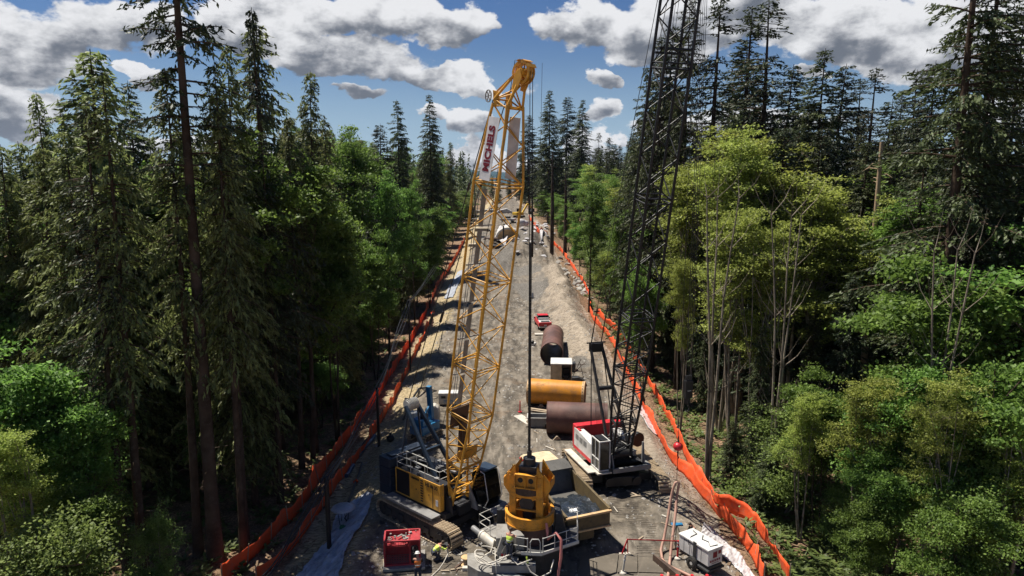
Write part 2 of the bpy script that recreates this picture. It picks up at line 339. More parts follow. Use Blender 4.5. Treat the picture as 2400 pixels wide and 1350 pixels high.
def gh(x, y):
    xr = x + 0.0125*(y-40)
    rise = 0.0 if y < 100 else 0.00055*(y-100)**2 if y < 150 else 1.375 + 0.055*(min(y, 262)-150)
    z = rise - 1.15*sstep(-9.3, -12.6, xr) - 0.35*sstep(-12.8, -17, xr) - 0.7*sstep(11.5, 14.0, xr) - 0.7*sstep(14.0, 19, xr)
    if y > 20 and abs(x) < 40:
        for (mx, my, sx, sy, hgt) in MOUNDS:
            if my > 125: hgt *= 2.1; dx0 = 1
            dx, dy = (x-mx)/sx, (y-my)/sy; q = dx*dx+dy*dy
            if q < 8: z += hgt*math.exp(-q)*(1+0.35*nz(x, y, 0.5, 3.1))
    inroad = sstep(-12, -9, xr)*sstep(12.5, 10.5, xr)
    rough = 0.075 + 0.09*(1-inroad)
    if y > 130 and abs(x) < 14: rough += 0.30*sstep(130, 150, y)
    z += rough*(nz(x, y, 0.45, 1.0)*1.3 + nz(x, y, 1.3, 5.0)*0.8 + nz(x, y, 3.2, 9.0)*0.35)
    # wheel ruts along the road
    if inroad > 0.05 and y < 160:
        z += -0.11*inroad*(math.exp(-((xr-1.2+0.5*nz(0, y, 0.05))/0.35)**2)+math.exp(-((xr+1.0+0.5*nz(0, y, 0.05))/0.35)**2))
    z += 0.9*nz(x, y, 0.02, 7.0)*(1-sstep(60, 30, abs(x)))
    return z
def axis(lo, hi, step, l2, h2, g):
    c = list(np.arange(lo, hi, step)); s = step; a = lo
    left = []
    while a > l2: s *= g; a -= s; left.append(a)
    s = step; b = hi; right = []
    while b < h2: right.append(b); s *= g; b += s
    return left[::-1] + c + right + [h2]
xs = axis(-17, 17, 0.24, -5200, 5200, 1.22); ys = axis(33, 112, 0.24, -300, 5600, 1.035)
verts = []; zone = []
for y in ys:
    for x_ in xs:
        z = gh(x_, y); verts.append((x_, y, z))
        xr = x_ + 0.0125*(y-40); n = nz(x_, y, 0.35, 2.0)*1.0 + nz(x_, y, 1.4, 8)*0.5
        left = sstep(-8.8, -10.0, xr + n*0.9)*sstep(-14.2, -13.0, xr+n*0.5)
        right = sstep(10.3, 11.4, xr + n*0.8)*sstep(14.6, 13.4, xr+n*0.4)
        forest = max(sstep(-12.9, -14.4, xr+n*0.5), sstep(13.2, 14.6, xr+n*0.5))
        pale = sstep(5.5, 8.5, xr + n*2)*sstep(74, 88, y)*sstep(170, 140, y)
        gravel = math.exp(-(((x_-3.4)/3.4)**2+((y-157)/4.2)**2)**2) + 0.9*math.exp(-(((x_-4.2)/2.8)**2+((y-133)/9)**2)**2) + 0.7*math.exp(-(((x_-8.5)/1.5)**2+((y-82)/4)**2)**2) + (0.42+0.5*nz(x_, y, 0.12, 11))*sstep(118, 140, y)*sstep(260, 225, y)*sstep(-10, -8, xr)*sstep(10, 8, xr)
        mud = max(math.exp(-(((x_+3.5)/6.5)**2+((y-41)/8.5)**2)**2), 0.9*math.exp(-(((x_-5.5)/5.0)**2+((y-46)/6)**2)**2), 0.75*math.exp(-(((x_+6)/4)**2+((y-66)/10)**2)**2), 0.8*math.exp(-(((x_-5)/5.5)**2+((y-64)/5)**2)**2))
        zone.append((max(left, right*0.75, pale), forest, min(1, gravel), mud))
nxg = len(xs)
faces = [(j*nxg+i, j*nxg+i+1, (j+1)*nxg+i+1, (j+1)*nxg+i) for j in range(len(ys)-1) for i in range(nxg-1)]
me = bpy.data.meshes.new('ground'); me.from_pydata(verts, [], faces); me.polygons.foreach_set('use_smooth', [True]*len(faces))
ca = me.color_attributes.new('zone', 'FLOAT_COLOR', 'POINT'); ca.data.foreach_set('color', [c for q in zone for c in q])
m, t, b = new_mat('dirt_ground'); k = NX(t)
tc = t.nodes.new('ShaderNodeTexCoord').outputs['Object']
at = t.nodes.new('ShaderNodeAttribute'); at.attribute_name = 'zone'; sp = t.nodes.new('ShaderNodeSeparateColor'); t.links.new(at.outputs['Color'], sp.inputs[0])
mp = t.nodes.new('ShaderNodeMapping'); mp.inputs['Scale'].default_value = (1.0, 0.22, 1); t.links.new(tc, mp.inputs[0])
mp2 = t.nodes.new('ShaderNodeMapping'); mp2.inputs['Scale'].default_value = (0.5, 1.6, 1); mp2.inputs['Rotation'].default_value = (0, 0, R(35)); t.links.new(tc, mp2.inputs[0])
big = k.noise(tc, 0.16, 5, 0.6); mid = k.noise(tc, 1.1, 8, 0.68); fine = k.noise(tc, 7, 6, 0.7); streak = k.noise(mp.outputs[0], 1.3, 7, 0.62); straw = k.noise(mp2.outputs[0], 5.5, 7, 0.72)
road = k.mix(k.mr(streak, 0.36, 0.66), (0.075, 0.065, 0.052), (0.215, 0.186, 0.150))
road = k.mix(k.mr(big, 0.45, 0.68, 0, 0.55), road, (0.225, 0.192, 0.150))
road = k.mix(k.mr(k.noise(tc, 0.33, 6, 0.65), 0.52, 0.66, 0, 0.6), road, (0.155, 0.108, 0.070))
road = k.mix(k.mr(mid, 0.50, 0.70, 0, 0.85), road, (0.055, 0.046, 0.037))
road = k.mix(k.mr(fine, 0.60, 0.74, 0, 0.6), road, (0.36, 0.32, 0.26))
strawc = k.mix(k.mr(straw, 0.36, 0.64), (0.155, 0.118, 0.062), (0.52, 0.42, 0.26))
strawc = k.mix(k.mr(mid, 0.5, 0.7, 0, 0.6), strawc, (0.17, 0.15, 0.07))
litter = k.mix(k.mr(fine, 0.35, 0.68), (0.085, 0.052, 0.032), (0.34, 0.22, 0.135))
litter = k.mix(k.mr(mid, 0.45, 0.66, 0, 0.7), litter, (0.07, 0.06, 0.028))
grav = k.mix(k.mr(fine, 0.4, 0.6), (0.062, 0.056, 0.048), (0.205, 0.188, 0.165))
mudn = k.noise(tc, 0.9, 7, 0.7)
mudc = k.mix(k.mr(mudn, 0.36, 0.64), (0.045, 0.038, 0.030), (0.185, 0.158, 0.122))
road = k.mix(k.mr(k.m('ADD', at.outputs['Alpha'], k.m('MULTIPLY', k.m('SUBTRACT', mudn, 0.5), 1.2)), 0.28, 0.66, 0, 0.95), road, mudc)
sx_ = t.nodes.new('ShaderNodeSeparateXYZ'); t.links.new(tc, sx_.inputs[0])
sand = k.mix(k.mr(straw, 0.38, 0.62), (0.19, 0.155, 0.115), (0.44, 0.37, 0.29)); sand = k.mix(k.mr(mid, 0.5, 0.68, 0, 0.7), sand, (0.13, 0.10, 0.075))
strawc = k.mix(k.mr(sx_.outputs[0], -2, 2), strawc, sand)
# caterpillar tread prints in two bands
wv = t.nodes.new('ShaderNodeTexWave'); wv.wave_type = 'BANDS'; wv.bands_direction = 'Y'; wv.inputs['Scale'].default_value = 1.15; wv.inputs['Distortion'].default_value = 1.6; wv.inputs['Detail'].default_value = 3; t.links.new(tc, wv.inputs[0])
xw = k.m('ADD', sx_.outputs[0], k.m('MULTIPLY', k.m('SUBTRACT', big, 0.5), 9.0))
band = k.m('MAXIMUM', k.mr(k.m('ABSOLUTE', k.m('SUBTRACT', xw, 7.6)), 0.7, 0.45), k.m('MAXIMUM', k.mr(k.m('ABSOLUTE', k.m('SUBTRACT', xw, 0.2)), 0.6, 0.4), k.mr(k.m('ABSOLUTE', k.m('ADD', xw, 4.2)), 0.6, 0.4)))
tread = k.m('MULTIPLY', band, k.mr(wv.outputs[1], 0.3, 0.75)); road = k.mix(k.m('MULTIPLY', tread, 0.55), road, (0.075, 0.063, 0.050))
c = k.mix(sp.outputs[0], road, strawc); c = k.mix(k.mr(k.m('ADD', sp.outputs[1], k.m('MULTIPLY', k.m('SUBTRACT', mid, 0.5), 0.5)), 0.35, 0.65), c, litter)
c = k.mix(k.mr(k.m('ADD', sp.outputs[2], k.m('MULTIPLY', k.m('SUBTRACT', mid, 0.5), 0.4)), 0.3, 0.6), c, grav)
t.links.new(c, b.inputs['Base Color']); b.inputs['Roughness'].default_value = 0.88; b.inputs['Specular IOR Level'].default_value = 0.2
bn = t.nodes.new('ShaderNodeBump'); bn.inputs['Strength'].default_value = 1.0; bn.inputs['Distance'].default_value = 0.16
hh = k.m('ADD', k.m('MULTIPLY', tread, -0.5), k.m('ADD', k.m('ADD', k.m('MULTIPLY', streak, 0.9), k.m('MULTIPLY', fine, 0.35)), k.m('ADD', k.m('MULTIPLY', mid, 0.7), k.m('MULTIPLY', straw, k.m('MULTIPLY', sp.outputs[0], 0.9)))))
t.links.new(hh, bn.inputs['Height']); t.links.new(bn.outputs[0], b.inputs['Normal'])
me.materials.append(m); go = bpy.data.objects.new('ground', me); COL.objects.link(go); go['kind'] = 'structure'

def GG(x, y, dz=0.0):
    p = G(x, y, 0)
    for _ in range(4):
        p = G(x, y, gh(p.x, p.y) + dz)
    return p

# far wooded ridge
hv = []; hx = list(np.linspace(-5200, 5200, 260)); hy = list(np.linspace(4300, 5590, 30))
for j, y in enumerate(hy):
    for x_ in hx:
        e = 92 + 60*noise.noise(Vector((x_*0.0011, 2.2, 0))) + 22*noise.noise(Vector((x_*0.006, 1, 0)))
        e += 55*math.exp(-((x_+750)/620)**2)
        f = math.sin(min(1, j/16)*PI/2)
        hv.append((x_, y, -3 + e*f + 7*noise.noise(Vector((x_*0.03, y*0.03, 0)))*f))
me = bpy.data.meshes.new('hills'); n = len(hx)
me.from_pydata(hv, [], [(j*n+i, j*n+i+1, (j+1)*n+i+1, (j+1)*n+i) for j in range(len(hy)-1) for i in range(n-1)])
me.materials.append(paint('hazed_wooded_hill', (0.030, 0.062, 0.075), 0.95, dirt=0.4, dcol=(0.02, 0.04, 0.05), scale=0.01, spec=0.0))  # blue of the distant haze is painted into the wooded ridge's colour
o = bpy.data.objects.new('hills', me); COL.objects.link(o); o['kind'] = 'structure'

# ------------------------------------------------------------------ trees
def quads_mesh(name, C, Ax, Sd, L, Wd, mat, tip=0.35):
    n = len(C); L = L[:, None]; Wd = Wd[:, None]
    P = np.empty((n, 4, 3), dtype=np.float32)
    P[:, 0] = C - Ax*L*0.5; P[:, 1] = C + Sd*Wd*0.5 - Ax*L*(0.5-tip)*0.3; P[:, 2] = C + Ax*L*0.5; P[:, 3] = C - Sd*Wd*0.5 - Ax*L*(0.5-tip)*0.3
    me = bpy.data.meshes.new(name); me.vertices.add(n*4); me.vertices.foreach_set('co', P.ravel())
    me.loops.add(n*4); me.loops.foreach_set('vertex_index', np.arange(n*4, dtype=np.int32))
    me.polygons.add(n); me.polygons.foreach_set('loop_start', np.arange(0, n*4, 4, dtype=np.int32)); me.update(); me.validate()
    me.materials.append(M[mat]); return me
def unit(v): return v/np.maximum(1e-6, np.linalg.norm(v, axis=-1, keepdims=True))
PROTO = {}
PR = dict(tallfir=3.9, bigfir=7.5, fir_a=6.2, fir_b=5.6, fir_c=4.0, hemlock=5.4, cedar_a=5.6, cedar_b=5.8, cedar_c=3.9, maple_a=5.6, maple_b=5.0, alder_a=5.2, alder_b=4.8, shrub_a=3.6, shrub_b=3.0, snag=1, birch=2.5)
def make_proto(key, kindname, crown_me, trunk_mb, trunk_mat, h):
    root = bpy.data.objects.new(kindname, None); COL.objects.link(root); root['category'] = 'tree'
    t = trunk_mb.build('trunk', trunk_mat, root)
    if crown_me is not None:
        c = bpy.data.objects.new('crown', crown_me); COL.objects.link(c); c.parent = root
    PROTO[key] = [root, h, False]
def conifer(key, kindname, seed, h, base, rmax, up, droop, mat, style='fir', dens=1.0, lsize=1.0, r0=None, irr=0.35, pw=0.85, gap=0.0, bark='bark'):
    rg = np.random.default_rng(seed); C = []; AX = []; SD = []; LL = []; WW = []
    tb = MB(); r0 = r0 or h*0.011
    bend = rg.normal(0, 0.012, 2)
    def trunk_at(z): t = z/h; return np.array([bend[0]*h*math.sin(t*3), bend[1]*h*math.sin(t*2.3), z])
    tb.tube([tuple(trunk_at(h*i/12)) for i in range(13)], [max(0.02, r0*(1-i/12.2)**0.8*(1.25 if i == 0 else 1)) for i in range(13)], 9)
    z = base*h
    while z < h*0.992:
        t = (z-base*h)/(h*(1-base)); prof = ((1-t)**pw)*(0.55+0.45*min(1, t*4+0.2))
        if gap and noise.noise(Vector((z*0.35, seed, 0))) > gap: z += 0.5; continue
        for _ in range(int(rg.integers(3, 6))):
            az = rg.uniform(0, 2*PI); ln = rmax*prof*rg.uniform(1-irr*1.6, 1+irr*0.5)+0.22
            if rg.random() < 0.06*irr*3: ln *= 0.45
            rad = np.array([math.cos(az), math.sin(az), 0]); side = np.array([-rad[1], rad[0], 0])
            o = trunk_at(z); ub = up*(0.4+t) + rg.normal(0, 0.06); db = droop*(1.15-0.6*t)+rg.normal(0, 0.05)
            def bp(s): return o + rad*s*ln + np.array([0, 0, ln*(ub*s - db*s*s)])
            if ln > 0.9:
                tb.tube([tuple(bp(s)) for s in (0, 0.35, 0.7, 0.95)], [0.012*ln+0.015, 0.01*ln+0.01, 0.006*ln+0.008, 0.006], 4, caps=False)
            nt_ = max(3, int(ln*3.6*dens))
            for j in range(nt_):
                s = (0.14 + 0.86*(j+rg.uniform(0, 1))/nt_); sgn = 1 if rg.random() < 0.5 else -1
                lb = (0.34*ln*(1-s)+0.26)*rg.uniform(0.6, 1.2)*lsize
                hang = (0.35 if style == 'fir' else 1.15 if style == 'hang' else 0.75)*rg.uniform(0.4, 1.3)
                d = rad*rg.uniform(0.35, 0.95) + side*sgn*rg.uniform(0.3, 1.0)*(1.15-s) + np.array([0, 0, -hang + (0.25 if t > 0.8 else 0)])
                d /= np.linalg.norm(d); p0 = bp(s); nl = max(3, int(lb*10.5*dens))
                q = (np.arange(nl)+0.5)/nl; cc = p0 + d*(q*lb)[:, None] + rg.normal(0, 0.05, (nl, 3)) + np.array([0, 0, -1.0])*(q*q*lb*0.25)[:, None]
                ax = d + rg.normal(0, 0.42, (nl, 3)); ax[:, 2] -= 0.15
                ax = unit(ax); sd = unit(np.cross(ax, np.array([0, 0, 1.0]) + rg.normal(0, 0.55, (nl, 3))))
                C.append(cc); AX.append(ax); SD.append(sd)
                LL.append(rg.uniform(0.24, 0.52, nl)*lsize*(0.75+0.25*min(1, ln/2))); WW.append(rg.uniform(0.08, 0.17, nl)*lsize)
        z += rg.uniform(0.26, 0.52)*(0.55+0.6*(1-t))*(h/32)
    # dead lower limbs
    for _ in range(int(base*h*0.9)):
        zz = rg.uniform(0.12, max(0.14, base+0.02))*h; az = rg.uniform(0, 2*PI); l = rg.uniform(0.5, 2.2); o = trunk_at(zz)
        tb.tube([tuple(o), tuple(o+np.array([math.cos(az)*l*0.6, math.sin(az)*l*0.6, -0.05*l])), tuple(o+np.array([math.cos(az)*l, math.sin(az)*l, -0.3*l]))], [0.03, 0.02, 0.008], 3, caps=False)
    me = quads_mesh('crown', np.concatenate(C), np.concatenate(AX), np.concatenate(SD), np.concatenate(LL), np.concatenate(WW), mat)
    make_proto(key, kindname, me, tb, bark, h)
def broadleaf(key, kindname, seed, h, r, base, mat, stems=1, nl=70, leaf=0.23, clump=0.55, bark='bark', limbs=7, flat=0.8, cat='tree'):
    rg = np.random.default_rng(seed); tb = MB(); C = []
    cz = h*(base+(1-base)*0.5); rz = h*(1-base)*0.5
    tips = []
    for sI in range(stems):
        a0 = rg.uniform(0, 2*PI); off = np.array([math.cos(a0), math.sin(a0), 0])*(0.25 if stems > 1 else 0)
        lean = off*(h*0.05*stems) + rg.normal(0, 0.02*h, 3)*np.array([1, 1, 0])
        fork = np.array([0, 0, h*(base*0.9+0.08)]) + off*2 + lean
        tr = h*0.011/(stems**0.4)
        tb.tube([tuple(off), tuple(off*1.3+(fork-off)*0.5+rg.normal(0, 0.08, 3)), tuple(fork)], [tr*1.2, tr, tr*0.75], 7)
        top = fork + (np.array([0, 0, h*0.92])-fork*np.array([0.3, 0.3, 1])) * np.array([1, 1, 1]) + np.array([lean[0], lean[1], 0])
        tb.tube([tuple(fork), tuple((fork+top)/2+rg.normal(0, 0.25, 3)), tuple(top)], [tr*0.75, tr*0.45, 0.02], 5)
        for L_ in range(limbs):
            q = rg.uniform(0.0, 0.95); st = fork + (top-fork)*q
            a = rg.uniform(0, 2*PI); zz = cz + rz*rg.uniform(-0.85, 0.95)
            rr = r*math.sqrt(max(0.10, 1-((zz-cz)/rz)**2))*rg.uniform(0.30, 1.10)
            zz = max(zz, st[2]-0.15*h)
            en = np.array([math.cos(a)*rr+lean[0], math.sin(a)*rr+lean[1], zz]) + rg.normal(0, 0.10*r, 3); md = (st+en)/2 + np.array([0, 0, 0.06*h])
            tb.tube([tuple(st), tuple(md), tuple(en)], [tr*0.42, tr*0.26, 0.015], 5, caps=False)
            for _ in range(7):
                b0 = md + (en-md)*rg.uniform(0.0, 1.0); dd = rg.normal(0, 1, 3); dd[2] = abs(dd[2])*0.6; dd /= np.linalg.norm(dd)
                e2 = b0 + dd*r*rg.uniform(0.18, 0.42)
                tb.tube([tuple(b0), tuple(e2)], [0.02, 0.008], 3, caps=False)
                for _ in range(3): tips.append(e2 + rg.normal(0, 0.35, 3)*np.array([1, 1, 0.6]) + (b0-e2)*rg.uniform(0, 0.5))
    for q_ in range(stems*14): tips.append(fork + (top-fork)*rg.uniform(0.55, 1.0) + rg.normal(0, 0.5, 3))
    for tp in tips:
        k_ = int(nl*rg.uniform(0.5, 1.3)); sz = clump*rg.uniform(0.6, 1.35)
        cc = tp + rg.normal(0, 1, (k_, 3))*np.array([sz, sz, sz*0.30*flat])
        C.append(cc)
    C = np.concatenate(C); n = len(C)
    ax = unit(rg.normal(0, 1, (n, 3))*np.array([1, 1, 0.45]) + np.array([0, 0, -0.25])); sd = unit(np.cross(ax, np.array([0, 0, 1.0])+rg.normal(0, 0.5, (n, 3))))
    me = quads_mesh('crown', C, ax, sd, rg.uniform(0.45, 1.6, n)*leaf, rg.uniform(0.4, 1.1, n)*leaf, mat, tip=0.5)
    make_proto(key, kindname, me, tb, bark, h)
    if cat != 'tree': PROTO[key][0]['category'] = cat
conifer('tallfir', 'tall_fir_tree', 11, 46, 0.48, 3.9, 0.12, 0.22, 'fir2', dens=1.0, lsize=1.05, r0=0.44, irr=0.5, pw=0.55, gap=0.32)
conifer('bigfir', 'tall_fir_tree', 12, 47, 0.22, 7.5, 0.10, 0.25, 'fir', dens=1.0, lsize=1.1, r0=0.52, irr=0.45, pw=0.55, gap=0.38)
conifer('fir_a', 'fir_tree', 21, 32, 0.10, 6.2, 0.10, 0.30, 'fir', irr=0.3, pw=0.72, dens=1.25)
conifer('fir_b', 'fir_tree', 22, 32, 0.18, 5.6, 0.16, 0.28, 'fir2', irr=0.35, pw=0.66, dens=1.25)
conifer('fir_c', 'fir_tree', 23, 34, 0.38, 4.0, 0.08, 0.30, 'fir2', irr=0.5, pw=0.6, dens=0.75, gap=0.22)
conifer('hemlock', 'hemlock_tree', 31, 32, 0.25, 5.4, 0.10, 0.34, 'fir2', style='hang', irr=0.5, pw=0.95, dens=0.75, lsize=1.1, gap=0.30)
conifer('cedar_a', 'cedar_tree', 41, 30, 0.04, 5.6, 0.04, 0.42, 'cedar', style='cedar', irr=0.28, pw=0.68, dens=1.0, lsize=1.12)
conifer('cedar_b', 'cedar_tree', 42, 30, 0.14, 5.8, 0.02, 0.45, 'cedar', style='cedar', irr=0.4, pw=0.7, dens=1.0, lsize=1.15)
conifer('cedar_c', 'cedar_tree', 43, 32, 0.42, 3.9, 0.02, 0.50, 'cedar', style='cedar', irr=0.45, pw=0.65, dens=0.9, lsize=1.1)
broadleaf('maple_a', 'maple_tree', 51, 22, 5.0, 0.30, 'maple', limbs=15, nl=70, leaf=0.26, clump=0.66)
broadleaf('maple_b', 'maple_tree', 52, 16, 4.6, 0.15, 'maple', stems=2, limbs=11, nl=62, leaf=0.26, clump=0.6)
broadleaf('alder_a', 'alder_tree', 53, 25, 4.6, 0.34, 'alder', stems=4, limbs=8, nl=38, leaf=0.23, clump=0.50, flat=0.8, bark='palebark')
broadleaf('alder_b', 'alder_tree', 54, 24, 4.2, 0.36, 'alder', stems=3, limbs=9, nl=38, leaf=0.23, clump=0.50, bark='palebark')
broadleaf('shrub_a', 'leafy_shrub', 55, 7.5, 3.4, 0.05, 'shrub', stems=3, limbs=4, nl=85, leaf=0.145, clump=0.46, bark='palebark', cat='shrub')
broadleaf('shrub_b', 'leafy_shrub', 56, 5.0, 2.8, 0.03, 'shrub', stems=3, limbs=4, nl=75, leaf=0.12, clump=0.38, cat='shrub')
sb = MB(); sb.tube([(0, 0, 0), (0.1, 0, 8), (-0.1, 0.1, 16), (0.15, 0, 26)], [0.33, 0.28, 0.22, 0.15], 9)
rs = random.Random(4)
for i in range(16):
    z = rs.uniform(7, 25.5); a = rs.uniform(0, 2*PI); l = rs.uniform(0.4, 1.7)
    sb.tube([(0, 0, z), (math.cos(a)*l*0.6, math.sin(a)*l*0.6, z+0.1), (math.cos(a)*l, math.sin(a)*l, z-0.2)], [0.04, 0.03, 0.01], 4)
make_proto('snag', 'bare_tree_trunk', None, sb, 'snagwood', 26)
sb = MB()
for k_ in range(3):
    pts = []; a = k_*2.1
    for i in range(7): pts.append((math.cos(a)*(0.15+0.035*i*i)+0.1*math.sin(i*1.7+k_), math.sin(a)*(0.15+0.03*i*i), i*3.4))
    sb.tube(pts, [0.15-0.018*i for i in range(7)], 6)
    for i in range(2, 7):
        for q in range(3):
            p = Vector(pts[i]); b_ = a+q*2.2+i; sb.tube([p, p+Vector((math.cos(b_)*1.2, math.sin(b_)*1.2, 1.0)), p+Vector((math.cos(b_)*2.1, math.sin(b_)*2.1, 2.4))], [0.03, 0.02, 0.006], 3)
make_proto('birch', 'bare_multi_stem_tree', None, sb, 'palebark', 21)

TREES = []
def place(key, X, Y, height, ws, rz, label, group=None):
    root, ph, used = PROTO[key]; s = height/ph
    if 30 < Y < 255:
        xr = X + 0.0125*(Y-40); lim = 14.6 if xr < 0 else 15.2; room = abs(xr) - lim; rad = PR[key]*s*ws
        if rad > room and key not in ('snag', 'birch'):
            d_ = min(3.0, (rad-room)*0.7); X += d_*(1 if xr > 0 else -1); room = max(1.5, room+d_); ws *= max(0.72, min(1, room/rad))
    sc = (s*ws, s*ws, s); loc = (X, Y, gh(X, Y)-0.1)
    if not used:
        PROTO[key][2] = True; r = root; r.location = loc; r.rotation_euler = (0, 0, rz); r.scale = sc
    else: r = copy_tree(root, loc, rz, sc)
    r['label'] = label
    if group: r['group'] = group
    elif 'group' in r.keys(): del r['group']
    TREES.append((X, Y, height)); return r
rt = random.Random(77)
def T(px, py, Y, key, ws, label, group=None):
    p = A(px, py, Y); h = p.z - gh(p.x, Y); return place(key, p.x, Y, h, ws, rt.uniform(0, 2*PI), label, group)
# left side, seen from the road
p = GG(505, 1312); place('tallfir', p.x, p.y, 47, 1.0, 0.4, 'towering fir with a long bare brown trunk, tallest tree of the left forest')
T(82, 212, 66, 'cedar_a', 0.75, 'narrow pointed cedar, second treetop from the left edge of the photo')
T(215, 112, 52, 'cedar_a', 1.45, 'broad conical cedar with dense dark fronds, left of the towering bare-trunked fir')
T(140, 300, 45, 'cedar_b', 1.0, 'shorter cedar in front of the broad conical cedar, light on its fronds')
T(10, 335, 50, 'cedar_b', 0.95, 'cedar cut by the left edge of the photo')
T(300, 185, 68, 'fir_a', 0.8, 'dark fir rising just right behind the broad conical cedar')
T(690, 5, 50, 'hemlock', 1.25, 'hemlock with bare spiky leader and long drooping boughs against the clouds')
T(600, 42, 58, 'cedar_c', 1.15, 'feathery cedar top between the towering fir and the spiky hemlock')
T(640, 95, 47, 'cedar_b', 0.9, 'cedar standing just below the spiky hemlock, fronds catching the sun')
T(797, 163, 70, 'cedar_a', 0.95, 'dark tapering cedar right of the spiky hemlock')
T(420, 300, 60, 'cedar_b', 1.0, 'cedar behind the bare trunk of the towering fir')
T(540, 250, 46, 'cedar_b', 0.9, 'cedar with drooping sunlit fronds just right of the towering fir trunk')
T(962, 233, 130, 'fir_a', 1.1, 'left of two pointed firs beside the yellow crane boom')
T(1038, 213, 150, 'fir_a', 1.1, 'right and taller of two pointed firs beside the yellow crane boom')
T(1078, 330, 225, 'cedar_a', 1.2, 'last cedar of the left forest, next to the far mountain')
T(925, 285, 112, 'fir_b', 1.2, 'slim fir left of the pair of pointed firs')
T(700, 262, 49, 'maple_a', 1.0, 'bright green maple below the drooping hemlock')
T(785, 300, 56, 'maple_a', 1.0, 'bright green maple in front of the dark tapering cedar')
T(868, 275, 92, 'maple_a', 0.8, 'maple with loose twiggy top between cedar and pointed firs')
T(850, 400, 60, 'maple_b', 0.75, 'low bright maple at the left fence bend, below the loose-topped maple')
T(955, 372, 88, 'maple_a', 0.7, 'light green maple in front of the left pointed fir')
T(1010, 400, 108, 'maple_a', 0.65, 'light green maple in front of the right pointed fir')
T(930, 520, 80, 'maple_b', 0.7, 'small maple hanging over the left silt fence')
T(1040, 470, 125, 'maple_b', 0.8, 'small rounded maple near the far end of the left silt fence')
for (px, py, Y, ws, k_, lb) in [(60, 770, 36, 0.8, 'maple_b', 'pale leafy young maple at the left edge, uppermost of the low broadleaves'), (180, 880, 36, 0.75, 'maple_b', 'young maple reaching right in front of the dark trunks'),
        (20, 980, 31, 0.8, 'alder_b', 'young alder low at the left edge under the young maples'), (215, 1110, 33.5, 0.8, 'maple_b', 'low young maple at the foot of the leaning pale trunk, lower left'),
        (90, 1200, 30, 0.8, 'shrub_b', 'lowest leafy shrub in the lower left corner'), (350, 1190, 36, 0.6, 'shrub_a', 'dark leafy shrub beside the foot of the paired trunks')]:
    T(px, py, Y, k_, ws, lb)
# trunks in the shade of the left edge
for (px, py, h, k_, lb) in [(627, 1292, 31, 'cedar_c', 'cedar with a pale straight trunk nearest the orange fence'), (592, 1275, 29, 'cedar_c', 'slim cedar with a brown trunk just left of the palest trunk'),
        (572, 1245, 27, 'cedar_c', 'thinnest trunked cedar between the towering fir and the palest trunk'), (465, 1300, 30, 'cedar_c', 'cedar with a thin dark trunk just left of the towering fir'),
        (338, 1348, 30, 'cedar_c', 'right one of two paired dark trunks, lower left'), (300, 1345, 28, 'fir_c', 'left one of two paired dark trunks, lower left'),
        (738, 1100, 29, 'cedar_c', 'cedar with a leaning trunk behind the upper bend of the left fence'), (822, 985, 30, 'cedar_c', 'cedar trunk standing in the sunlit litter behind the left fence'),
        (765, 1060, 27, 'fir_c', 'dark fir trunk between the leaning cedar and the sunlit litter'), (690, 1180, 27, 'fir_c', 'dark thin fir close behind the left fence')]:
    p = GG(px, py); place(k_, p.x, p.y, h, 0.9, rt.uniform(0, 6), lb)
